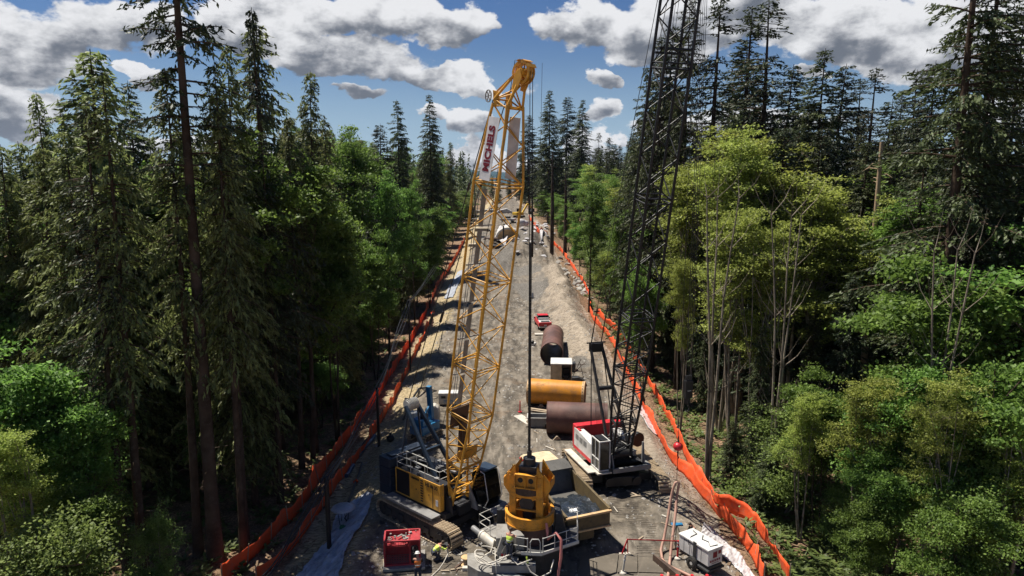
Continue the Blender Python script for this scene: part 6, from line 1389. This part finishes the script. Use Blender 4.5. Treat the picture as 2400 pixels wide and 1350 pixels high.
b = MB(); b.tube([GG(1050, 1298, 0.5), GG(1040, 1318, 0.3), GG(1028, 1335, 0.05), GG(1010, 1352, 0.05)], 0.03, 6); single(b, 'air_hose', 'whitehose', 'pale air hose from the work stand to the bottom edge', 'hose', GG(1050, 1298))
b = MB(); rr = random.Random(21); pts = [GG(1090+14*math.cos(a)*(1+0.3*math.sin(a*2))-22, 1292+9*math.sin(a*1.3), 0.04) for a in [i*0.6 for i in range(14)]]; b.tube(pts, 0.018, 5)
single(b, 'thin_cord', 'whitehose', 'thin pale cord loosely coiled on the ground near the cable reel', 'cord', pts[0])

# ------------------------------------------------------------------ people
def person(label, loc, rz, J, cloth, helmet=None, trousers='jeans', sleeves=None):
    """J: joint positions (x forward, y left). One continuous skinned body; clothes are children."""
    root_loc = Vector(loc)
    V = []; E = []; Rr = []
    def add(p, r, par=None):
        V.append(Vector(p)); Rr.append(r)
        if par is not None: E.append((par, len(V)-1))
        return len(V)-1
    pel = add(J['pelvis'], 0.135); sp_ = add(Vector(J['pelvis']).lerp(Vector(J['chest']), 0.5), 0.125, pel); ch = add(J['chest'], 0.150, sp_)
    nk = add(J['neck'], 0.060, ch); hd_ = add(J['head'], 0.088, nk); hv = Vector(J['head'])-Vector(J['neck']); ht = add(Vector(J['head'])+hv.normalized()*0.10, 0.082, hd_)
    fw = Vector(J.get('face', (1, 0, 0))).normalized(); add(Vector(J['head'])+fw*0.105-hv.normalized()*0.01, 0.014, hd_)
    for s_, k_ in ((1, 'L'), (-1, 'R')):
        sh = add(J['sh'+k_], 0.068, ch); el_ = add(J['el'+k_], 0.045, sh); wr = add(J['wr'+k_], 0.032, el_)
        d = (Vector(J['wr'+k_])-Vector(J['el'+k_])).normalized(); sd = d.cross(Vector((0, 0, 1)))
        sd = sd.normalized() if sd.length > 0.1 else Vector((0, 1, 0)); pm = add(Vector(J['wr'+k_])+d*0.07, 0.030, wr)
        dn = d.cross(sd)
        for f_, (o_, l_) in enumerate(((-0.032, 0.075), (-0.011, 0.088), (0.011, 0.083), (0.032, 0.065))):
            a1 = add(Vector(J['wr'+k_])+d*0.095+sd*o_, 0.010, pm); a2 = add(Vector(J['wr'+k_])+d*(0.095+l_*0.55)+sd*o_+dn*0.008, 0.009, a1); add(Vector(J['wr'+k_])+d*(0.095+l_*0.8)+sd*o_+dn*0.03, 0.008, a2)
        t1 = add(Vector(J['wr'+k_])+d*0.05+sd*0.045*s_, 0.011, pm); add(Vector(J['wr'+k_])+d*0.09+sd*0.06*s_+dn*0.01, 0.009, t1)
        hp = add(J['hp'+k_], 0.098, pel); kn = add(J['kn'+k_], 0.062, hp); an = add(J['an'+k_], 0.042, kn); add(Vector(J['an'+k_])+Vector((0.13, 0, -0.045)), 0.034, an)
    me = bpy.data.meshes.new('person'); me.from_pydata([tuple(v) for v in V], E, []); me.materials.append(M['skin'])
    o = bpy.data.objects.new('person', me); COL.objects.link(o)
    def skin(o, radii, root=0, lv=1):
        m_ = o.modifiers.new('skin', 'SKIN'); m_.use_smooth_shade = True
        for i, r_ in enumerate(radii): o.data.skin_vertices[0].data[i].radius = (r_, r_)
        o.data.skin_vertices[0].data[root].use_root = True
        sb_ = o.modifiers.new('subsurf', 'SUBSURF'); sb_.levels = lv; sb_.render_levels = lv+1
    if not me.skin_vertices: 
        m_ = o.modifiers.new('tmp', 'SKIN'); o.modifiers.remove(m_)
    skin(o, Rr)
    o.location = root_loc; o.rotation_euler = (0, 0, rz); tag(o, label, 'person')
    def garment(name, chains, mat):
        v = []; e = []; r = []
        for c_ in chains:
            for i, (p, rad) in enumerate(c_):
                p = Vector(p); idx = next((k2 for k2, q in enumerate(v) if (q-p).length < 1e-4), None)
                if idx is None: v.append(p); r.append(rad); idx = len(v)-1
                if i: e.append((last, idx))
                last = idx
        me = bpy.data.meshes.new(name); me.from_pydata([tuple(q) for q in v], e, []); me.materials.append(M[mat])
        g = bpy.data.objects.new(name, me); COL.objects.link(g); g.parent = o
        skin(g, r); return g
    mid = Vector(J['pelvis']).lerp(Vector(J['chest']), 0.5)
    garment('vest', [[(J['pelvis'], 0.165), (mid, 0.165), (J['chest'], 0.178), (Vector(J['chest']).lerp(Vector(J['neck']), 0.6), 0.10)],
                     [(J['chest'], 0.178), (Vector(J['chest']).lerp(Vector(J['shL']), 0.8), 0.088)], [(J['chest'], 0.178), (Vector(J['chest']).lerp(Vector(J['shR']), 0.8), 0.088)]], cloth)
    garment('trousers', [[(Vector(J['pelvis'])+Vector((0, 0, 0.02)), 0.155), (J['hpL'], 0.115), (J['knL'], 0.085), (Vector(J['anL'])+Vector((0, 0, 0.02)), 0.065)], [(Vector(J['pelvis'])+Vector((0, 0, 0.02)), 0.155), (J['hpR'], 0.115), (J['knR'], 0.085), (Vector(J['anR'])+Vector((0, 0, 0.02)), 0.065)]], trousers)
    if sleeves:
        for k_ in 'LR': garment('sleeve', [[(J['sh'+k_], 0.082), (J['el'+k_], 0.060), (Vector(J['el'+k_]).lerp(Vector(J['wr'+k_]), 0.85), 0.045)]], sleeves)
    for k_ in 'LR': garment('boot', [[(Vector(J['an'+k_])+Vector((0, 0, 0.06)), 0.058), (Vector(J['an'+k_])+Vector((0, 0, -0.03)), 0.055), (Vector(J['an'+k_])+Vector((0.14, 0, -0.045)), 0.045)]], 'boot')
    hc = Vector(J['head'])
    if helmet:
        b = MB(Matrix.Translation(hc+hv.normalized()*0.04) @ hv.to_track_quat('Z', 'X').to_matrix().to_4x4()); b.lathe([(0.17, 0.0), (0.135, 0.015), (0.128, 0.06), (0.10, 0.115), (0.05, 0.14), (0.001, 0.145)], n=16); b.build('hard_hat', helmet, o)
    else:
        b = MB(); b.ball(hc+hv.normalized()*0.05-fw*0.02, 0.108, 12, (1, 0.95, 0.95)); b.build('hair', 'boot', o)
    b = MB()
    z1 = (Vector(J['chest'])-Vector(J['pelvis'])).normalized()
    b.T = Matrix.Translation(mid) @ z1.to_track_quat('Z', 'X').to_matrix().to_4x4(); b.ring((0, 0, -0.02), (0, 0, 1), 0.172, 0.150, 0.05, 18); b.build('reflective_tape', 'reflect', o)
    return o
def stand(arm=0.9, bend=0.15):
    return dict(pelvis=(0, 0, 0.93), chest=(0.02+bend*0.35, 0, 1.28), neck=(0.03+bend*0.6, 0, 1.50), head=(0.05+bend, 0, 1.62), shL=(0.03+bend*0.5, 0.20, 1.42), shR=(0.03+bend*0.5, -0.20, 1.42),
                elL=(0.10+arm*0.15, 0.25, 1.16), elR=(0.10+arm*0.15, -0.25, 1.16), wrL=(0.20+arm*0.25, 0.17, 1.16), wrR=(0.20+arm*0.25, -0.17, 1.14),
                hpL=(0, 0.10, 0.88), hpR=(0, -0.10, 0.88), knL=(0.05, 0.12, 0.49), knR=(0.0, -0.12, 0.49), anL=(-0.02, 0.13, 0.09), anR=(-0.04, -0.13, 0.09))
w = G(1195, 1303, 1.50); person('person in a yellow-green vest and dark jeans, standing on the rotator platform', (TX-1.15, TY-2.25, 1.60), R(62), stand(1.0, 0.12), 'hivis')
b = MB(); b.bb(-0.55, 0.5, -0.35, 0.3, 0, 0.04); single(b, 'foot_grating', 'pale', 'small steel grating under the worker on the rotator', 'grating').location = (TX-1.15, TY-2.30, 1.55)
J = dict(pelvis=(0, 0, 0.50), chest=(0.28, 0, 0.78), neck=(0.44, 0, 0.92), head=(0.54, 0, 0.98), face=(0.7, 0, -0.7), shL=(0.38, 0.20, 0.84), shR=(0.38, -0.20, 0.84), elL=(0.58, 0.25, 0.66), elR=(0.58, -0.25, 0.66), wrL=(0.80, 0.14, 0.72), wrR=(0.80, -0.14, 0.72),
         hpL=(0.02, 0.12, 0.46), hpR=(0.02, -0.12, 0.46), knL=(0.42, 0.18, 0.42), knR=(0.36, -0.18, 0.10), anL=(0.32, 0.18, 0.09), anR=(-0.05, -0.18, 0.09))
person('person crouching in a bright yellow high-visibility jacket over a small work stand', GG(1017, 1312), R(20), J, 'hivis', sleeves='hivis')
person('person in an orange vest and white hard hat beside the red cage box', GG(980, 1366), R(100), stand(0.3, 0.1), 'hiorange', helmet='white', sleeves='coat')
person('person in a dark coat and vest bending behind the white generator', (11.15, 38.9, gh(11.15, 38.9)), R(200), stand(1.1, 0.32), 'coat', sleeves='coat')

# ------------------------------------------------------------------ far end of the site
b = MB(); b.box((0, 0, 0.15), (0.5, 0.4, 0.3)); b.ball((0.35, -0.15, 0.3), 0.22, 8); t_ = thing('water_pump', 'small black and white pump on the road left of the lengthwise casing', 'pump', GG(1248, 810)); b.build('pump_body', 'white', t_, 0.03)
b = MB(); b.ball((0, 0, 0.45), 0.28, 9); b.build('pump_motor', 'black', t_)
# rocks
rr = random.Random(44)
def rock_mesh(seed):
    bm = bmesh.new(); bmesh.ops.create_icosphere(bm, subdivisions=2, radius=1)
    for v in bm.verts:
        n = noise.noise(v.co*1.1+Vector((seed*7.1, 0, 0))); v.co *= 1+0.55*n
        for ax in (Vector((1, .3, .2)), Vector((-.2, 1, .4)), Vector((.1, -.4, 1)), Vector((-.8, -.5, .3))):
            a_ = ax.normalized(); d = v.co.dot(a_)
            if d > 0.62: v.co -= a_*(d-0.62)
        v.co.z *= 0.7
    me = bpy.data.meshes.new('rock'); bm.to_mesh(me); bm.free(); me.materials.append(M['stone']); return me
RM = [rock_mesh(i) for i in range(5)]
for i in range(70):
    t = rr.random(); px, py = 1318+62*t+rr.uniform(-14, 14), 615+82*t+rr.uniform(-12, 12)
    p = GG(px, py); s_ = rr.uniform(0.25, 0.75)
    o = bpy.data.objects.new('boulder', RM[i % 5]); COL.objects.link(o); o.location = (p.x, p.y, gh(p.x, p.y)+s_*0.25); o.scale = (s_*1.3, s_, s_); o.rotation_euler = (rr.uniform(-.4, .4), rr.uniform(-.4, .4), rr.uniform(0, 6))
    tag(o, 'grey broken boulder in the rock pile along the right silt fence', 'boulder', 'boulders of the rock pile')
for i in range(64):
    px, py = rr.uniform(1196, 1300), rr.uniform(518, 566); py += max(0, px-1238)*0.25
    p = GG(px, py); s_ = rr.uniform(0.3, 0.85)
    o = bpy.data.objects.new('pale_rock', RM[i % 5]); COL.objects.link(o); o.location = (p.x, p.y, gh(p.x, p.y)+s_*0.2); o.scale = (s_*1.4, s_, s_*0.8); o.rotation_euler = (0, 0, rr.uniform(0, 6))
    o.material_slots[0].link = 'OBJECT'; o.material_slots[0].material = M['tarpwhite']
    tag(o, 'pale rock among the heap at the far end of the road', 'rock', 'pale rocks at the far end')
for i in range(26):
    px, py = rr.uniform(1050, 1420), rr.uniform(1130, 1345)
    p = GG(px, py); s_ = rr.uniform(0.05, 0.13)
    o = bpy.data.objects.new('stone', RM[i % 5]); COL.objects.link(o); o.location = (p.x, p.y, gh(p.x, p.y)+s_*0.3); o.scale = (s_*1.3, s_, s_); o.rotation_euler = (0, 0, rr.uniform(0, 6))
    tag(o, 'small loose stone on the muddy ground between the machines', 'stone', 'loose stones on the ground')
# L-shaped bars and pit edge on the gravel pad
p = GG(1248, 700); b = MB(); b.bar((0, 0, 0.12), (0.25, 7.5, 0.12), 0.30, 0.24); b.bar((0, 0, 0.1), (2.1, -0.2, 0.1), 0.30, 0.2); single(b, 'steel_angle', 'black', 'black L-shaped steel bars lying on the gravel beyond the red pickup', 'steel bars').location = p
b = MB(); b.ring((0, 0, 0.12), (0, 0, 1), 3.7, 3.4, 0.3, 40); o = single(b, 'shaft_collar', 'stone', 'low round collar of the gravel-filled shaft on the far road', 'shaft collar'); o.location = GG(1235, 652)
p = GG(1212, 632); b = MB(); b.prism([(-1.6, 0), (1.4, 0), (0.8, 1.3), (-0.2, 1.9), (-1.2, 1.2)], 'y', -0.3, 0.5); single(b, 'dark_sheet_piles', 'black', 'dark upright sheets at the rear edge of the round shaft', 'sheet piles', bevel=0.05).location = p
# half-round shelter
p = GG(1190, 545); t_ = thing('arched_shelter', 'white half-round shelter at the far end of the road', 'shelter', (p.x, p.y, gh(p.x, p.y)))
b = MB(); pr = [(3.6*math.cos(a), 3.6*math.sin(a)) for a in [PI*i/16 for i in range(17)]] + [(3.1*math.cos(a), 3.1*math.sin(a)) for a in [PI-PI*i/16 for i in range(17)]]
for i in range(16):
    q0, q1 = pr[i], pr[i+1]; r0_, r1_ = pr[33-i], pr[32-i]
    b.prism([q0, q1, r1_, r0_], 'y', 0, 6)
b.build('shelter_shell', 'dirtywhite', t_); b = MB(); b.prism([(3.05*math.cos(a), 3.05*math.sin(a)) for a in [PI*i/16 for i in range(17)]], 'y', 1.2, 1.5); b.build('shelter_back', 'sandflange', t_)
# scaffold legs below the shelter
for i, (px, h) in enumerate(((1172, 5.5), (1180, 6), (1188, 6), (1150, 4))):
    q = GG(px, 560); b = MB(); b.cyl((0, 0, 0), (0, 0, h*0.6), 0.22, 8); single(b, 'drill_casing', 'dark', ['leftmost but one of the dark upright tubes below the arched shelter', 'middle dark upright tube below the arched shelter', 'rightmost dark upright tube below the arched shelter', 'short dark upright tube farthest left of the arched shelter'][i], 'upright tube').location = q
# white pickup beyond
p = GG(1208, 528); t_ = thing('pickup_truck', 'white pickup far up the road, right of the arched shelter', 'pickup', (p.x, p.y, gh(p.x, p.y)), R(160))
b = MB(); b.prism([(0, 0.5), (5.6, 0.5), (5.6, 1.1), (4.0, 1.25), (0, 1.25)], 'y', -1, 1); b.build('body', 'white', t_, 0.08)
b = MB(); b.prism([(1.9, 1.2), (4.1, 1.2), (3.4, 1.85), (2.2, 1.9)], 'y', -0.85, 0.85); cab = b.build('cab', 'glass', t_, 0.05)
b = MB(); b.bb(2.2, 3.45, -0.8, 0.8, 1.88, 1.96); b.build('roof', 'white', cab)
for s in (-1, 1):
    for x_ in (1.1, 4.5): tyre(t_, x_, s*0.86, 0.4, 0.28, 'rail')
for (px, py, r_, lb) in [(1222, 548, 1.5, 'white bulk bags heap right of the white pickup'), (1206, 548, 1.1, 'smaller white bulk bag heap below the white pickup')]:
    p = GG(px, py); b = MB(); b.ball((0, 0, r_*0.4), r_, 12, (1, 0.6, 0.75)); b.ball((r_*0.8, 0, r_*0.3), r_*0.7, 12, (1, 0.6, 0.8)); single(b, 'bulk_bags', 'tarpwhite', lb, 'bulk bags').location = (p.x, p.y, gh(p.x, p.y))
# small yellow excavator
p = GG(1216, 513); t_ = thing('excavator', 'small yellow excavator at the far end of the road', 'excavator', (p.x, p.y, gh(p.x, p.y)), R(40))
for s in (-1, 1): track(t_, s*1.3, -2.2, 2.2, 0.7, 1.0, pitch=0.5)
b = MB(); b.bb(-2.4, 1.6, -1.5, 1.5, 1.2, 2.4); b.build('upper_body', 'excav', t_, 0.15)
b = MB(); b.bb(0.0, 1.6, 0.3, 1.5, 2.4, 3.9); b.build('cab', 'glass', t_, 0.1)
b = MB(); b.bar((1.5, -0.4, 2.0), (4.6, -0.4, 5.8), 0.5, 0.7); b.bar((4.6, -0.4, 5.8), (7.6, -0.4, 3.6), 0.45, 0.6); b.build('boom', 'excav', t_, 0.05)
b = MB(); b.prism([(7.2, 3.8), (8.0, 3.6), (8.0, 2.4), (7.0, 2.0), (6.6, 2.6)], 'y', -1.1, 0.3); b.build('bucket', 'dark', t_, 0.03)
# tents / sheeted heap and barrier boards
p = GG(1180, 500); t_ = thing('site_tent', 'low white sheeted tent with a dark red diamond at the road end', 'tent', (p.x, p.y, gh(p.x, p.y)))
b = MB(); b.prism([(-4, 0), (4.5, 0), (3.8, 1.2), (1.5, 2.3), (-2.5, 1.4)], 'y', 0, 4); b.build('tent_sheet', 'tarpwhite', t_, 0.3)
b = MB(); b.box((-1.0, -0.1, 1.1), (0.7, 0.06, 0.7), ry=PI/4); b.build('diamond_sign', 'maroon', t_)
q = GG(1147, 520)
for i, (px, py, w_, h_, m_, lb) in enumerate([(1112, 500, 6, 1.4, 'dirtywhite', 'white site cabin left of the yellow boom, far end'), (1104, 520, 5, 1.2, 'dirtywhite', 'second white site cabin, nearer and left of the boom'), (1148, 497, 8, 1.0, 'white', 'long white trailer behind the yellow boom, far end'),
        (1130, 545, 5, 1.0, 'tan', 'tan stack of timber mats behind the yellow boom'), (1118, 590, 5, 0.8, 'tan', 'lower tan stack of timber mats left of the boom'), (1150, 585, 4, 1.0, 'rustdark', 'brown steel stack behind the yellow boom'), (1160, 600, 5, 0.9, 'dark', 'dark low trench box behind the yellow boom')]):
    p = GG(px, py); t_ = thing(['site_cabin', 'site_cabin', 'box_trailer', 'mat_stack', 'mat_stack', 'steel_stack', 'trench_box'][i], lb, ['cabin', 'cabin', 'trailer', 'timber mats', 'timber mats', 'steel stack', 'trench box'][i], (p.x, p.y, gh(p.x, p.y)))
    nl = 1 if i < 3 else 4; b = MB()
    for q_ in range(nl): z0 = h_*q_/nl; b.bb(-w_/2+0.2*(q_ % 2), w_/2-0.15*(q_ % 3), -1.5, 1.5+0.1*q_, z0+0.02, z0+h_/nl-0.04)
    b.build('body' if nl == 1 else 'layers', m_, t_, 0.03)
    if nl == 1:
        b = MB(); b.bb(-w_/2-0.2, w_/2+0.2, -1.7, 1.7, h_, h_+0.25); b.build('roof', 'white', t_, 0.03)
        b = MB()
        for q_ in range(4): b.bb(-w_/2+0.4+q_*w_/4.5, -w_/2+0.9+q_*w_/4.5, -1.53, -1.5, h_*0.4, h_*0.8)
        b.build('windows', 'glass', t_)
for i, (px, py, h_, lb) in enumerate([(1293, 598, 26, 'bare dark trunk standing at the edge of the far right bank'), (1247, 545, 16, 'thin bare trunk right of the hoist ropes'), (1324, 600, 22, 'bare dark trunk right of the far fence end'), (1113, 505, 17, 'thin dead trunk at the left end of the road'), (1107, 510, 14, 'second thin dead trunk at the left end of the road')]):
    p = GG(px, py); b = MB(); r_ = 0.55 if i in (0, 2) else 0.35
    b.tube([(0, 0, -0.2), (0.1, 0, h_*0.5), (0, 0.1, h_)], [r_, r_*0.8, r_*0.35], 8)
    for q_ in range(10): z_ = h_*(0.3+0.07*q_); a = q_*2.4; b.tube([(0, 0, z_), (1.2*math.cos(a), 1.2*math.sin(a), z_-0.2)], [0.08, 0.03], 4)
    single(b, 'dead_tree', 'bark', lb, 'tree').location = (p.x, p.y, gh(p.x, p.y))
b = MB(); b.bb(-1.2, 1.2, -1.0, 1.0, 0, 1.3); p = GG(1320, 545); t_ = thing('red_vehicle', 'small red and white vehicle half hidden behind the far right trunks', 'vehicle', (p.x, p.y, gh(p.x, p.y)))
b = MB(); b.prism([(-2.4, 0.4), (2.4, 0.4), (2.3, 1.2), (1.2, 1.3), (0.6, 2.0), (-1.8, 2.0), (-2.3, 1.3)], 'y', -0.95, 0.95); b.build('body', 'white', t_, 0.1); b = MB(); b.prism([(-2.42, 0.6), (2.42, 0.6), (2.36, 1.0), (-2.38, 1.0)], 'y', -0.97, 0.97); b.build('red_band', 'red', t_)

# clods, pebbles and litter of the churned ground (nobody could count it)
b = MB(); rr = random.Random(91)
for i in range(5200):
    Y = 34 + 95*rr.random()**1.7; X = rr.uniform(-12.2, 13.2) - 0.0125*(Y-40); z = gh(X, Y); s_ = rr.choice((0.03, 0.04, 0.05, 0.07, 0.10))*rr.uniform(0.7, 1.5)*(1+Y/120)
    if noise.noise(Vector((X*0.35, Y*0.25, 4))) < -0.12 and rr.random() < 0.8: continue
    a = [rr.uniform(0.6, 1.2)*s_ for _ in range(6)]
    b._add([(X+a[0], Y, z), (X, Y+a[1], z), (X-a[2], Y, z), (X, Y-a[3], z), (X+rr.uniform(-.3, .3)*s_, Y, z+a[4]*0.8)], [(0, 1, 4), (1, 2, 4), (2, 3, 4), (3, 0, 4)])
single(b, 'gravel', 'stone', 'scattered gravel and dirt clods all over the work road', 'gravel', kind='stuff')
for i in range(46):
    px, py = rr.choice(((rr.uniform(880, 1120), rr.uniform(1280, 1345)), (rr.uniform(1240, 1400), rr.uniform(860, 1060)), (rr.uniform(1040, 1240), rr.uniform(820, 1040)), (rr.uniform(1440, 1640), rr.uniform(1130, 1345))))
    p = GG(px, py); a = rr.uniform(0, PI); l = rr.uniform(0.3, 1.1); q = Vector((math.cos(a)*l, math.sin(a)*l, 0)); b = MB(); b.bar(Vector((0, 0, 0.05))-q/2, Vector((0, 0, 0.05))+q/2, rr.uniform(0.05, 0.14), 0.04)
    single(b, 'wood_scrap', rr.choice(('wood', 'dirtywhite', 'rustdark', 'wood')), 'small offcut of board or steel lying loose on the work road', 'offcut', group='offcuts on the work road').location = p

for (x_, y_, rz, lb) in [(2.9, 65.2, 0.3, 'timber chock under the left end of the orange casing'), (6.3, 64.6, -0.2, 'timber chock under the right end of the orange casing'), (3.9, 56.6, 0.1, 'timber chock in front of the brown crosswise casing')]:
    b = MB(); b.prism([(-0.35, 0), (0.35, 0), (0.05, 0.32), (-0.05, 0.32)], 'y', -0.12, 0.12); o = single(b, 'timber_chock', 'wood', lb, 'chock', bevel=0.01); o.location = (x_, y_, gh(x_, y_)+0.02); o.rotation_euler = (0, 0, rz)

# thin air between the camera and the far ridge
b = MB(); b.bb(-5600, 5600, -400, 5900, -60, 420); hz = b.build('haze', 'white'); hz['kind'] = 'stuff'; hz['label'] = 'thin summer haze over the valley'; hz['category'] = 'haze'
m = bpy.data.materials.new('haze'); m.use_nodes = True; m.node_tree.nodes.clear()
pv = m.node_tree.nodes.new('ShaderNodeVolumePrincipled'); pv.inputs['Density'].default_value = 0.00003; pv.inputs['Color'].default_value = (0.62, 0.75, 0.95, 1)
mo = m.node_tree.nodes.new('ShaderNodeOutputMaterial'); m.node_tree.links.new(pv.outputs[0], mo.inputs['Volume']); hz.data.materials.clear(); hz.data.materials.append(m)
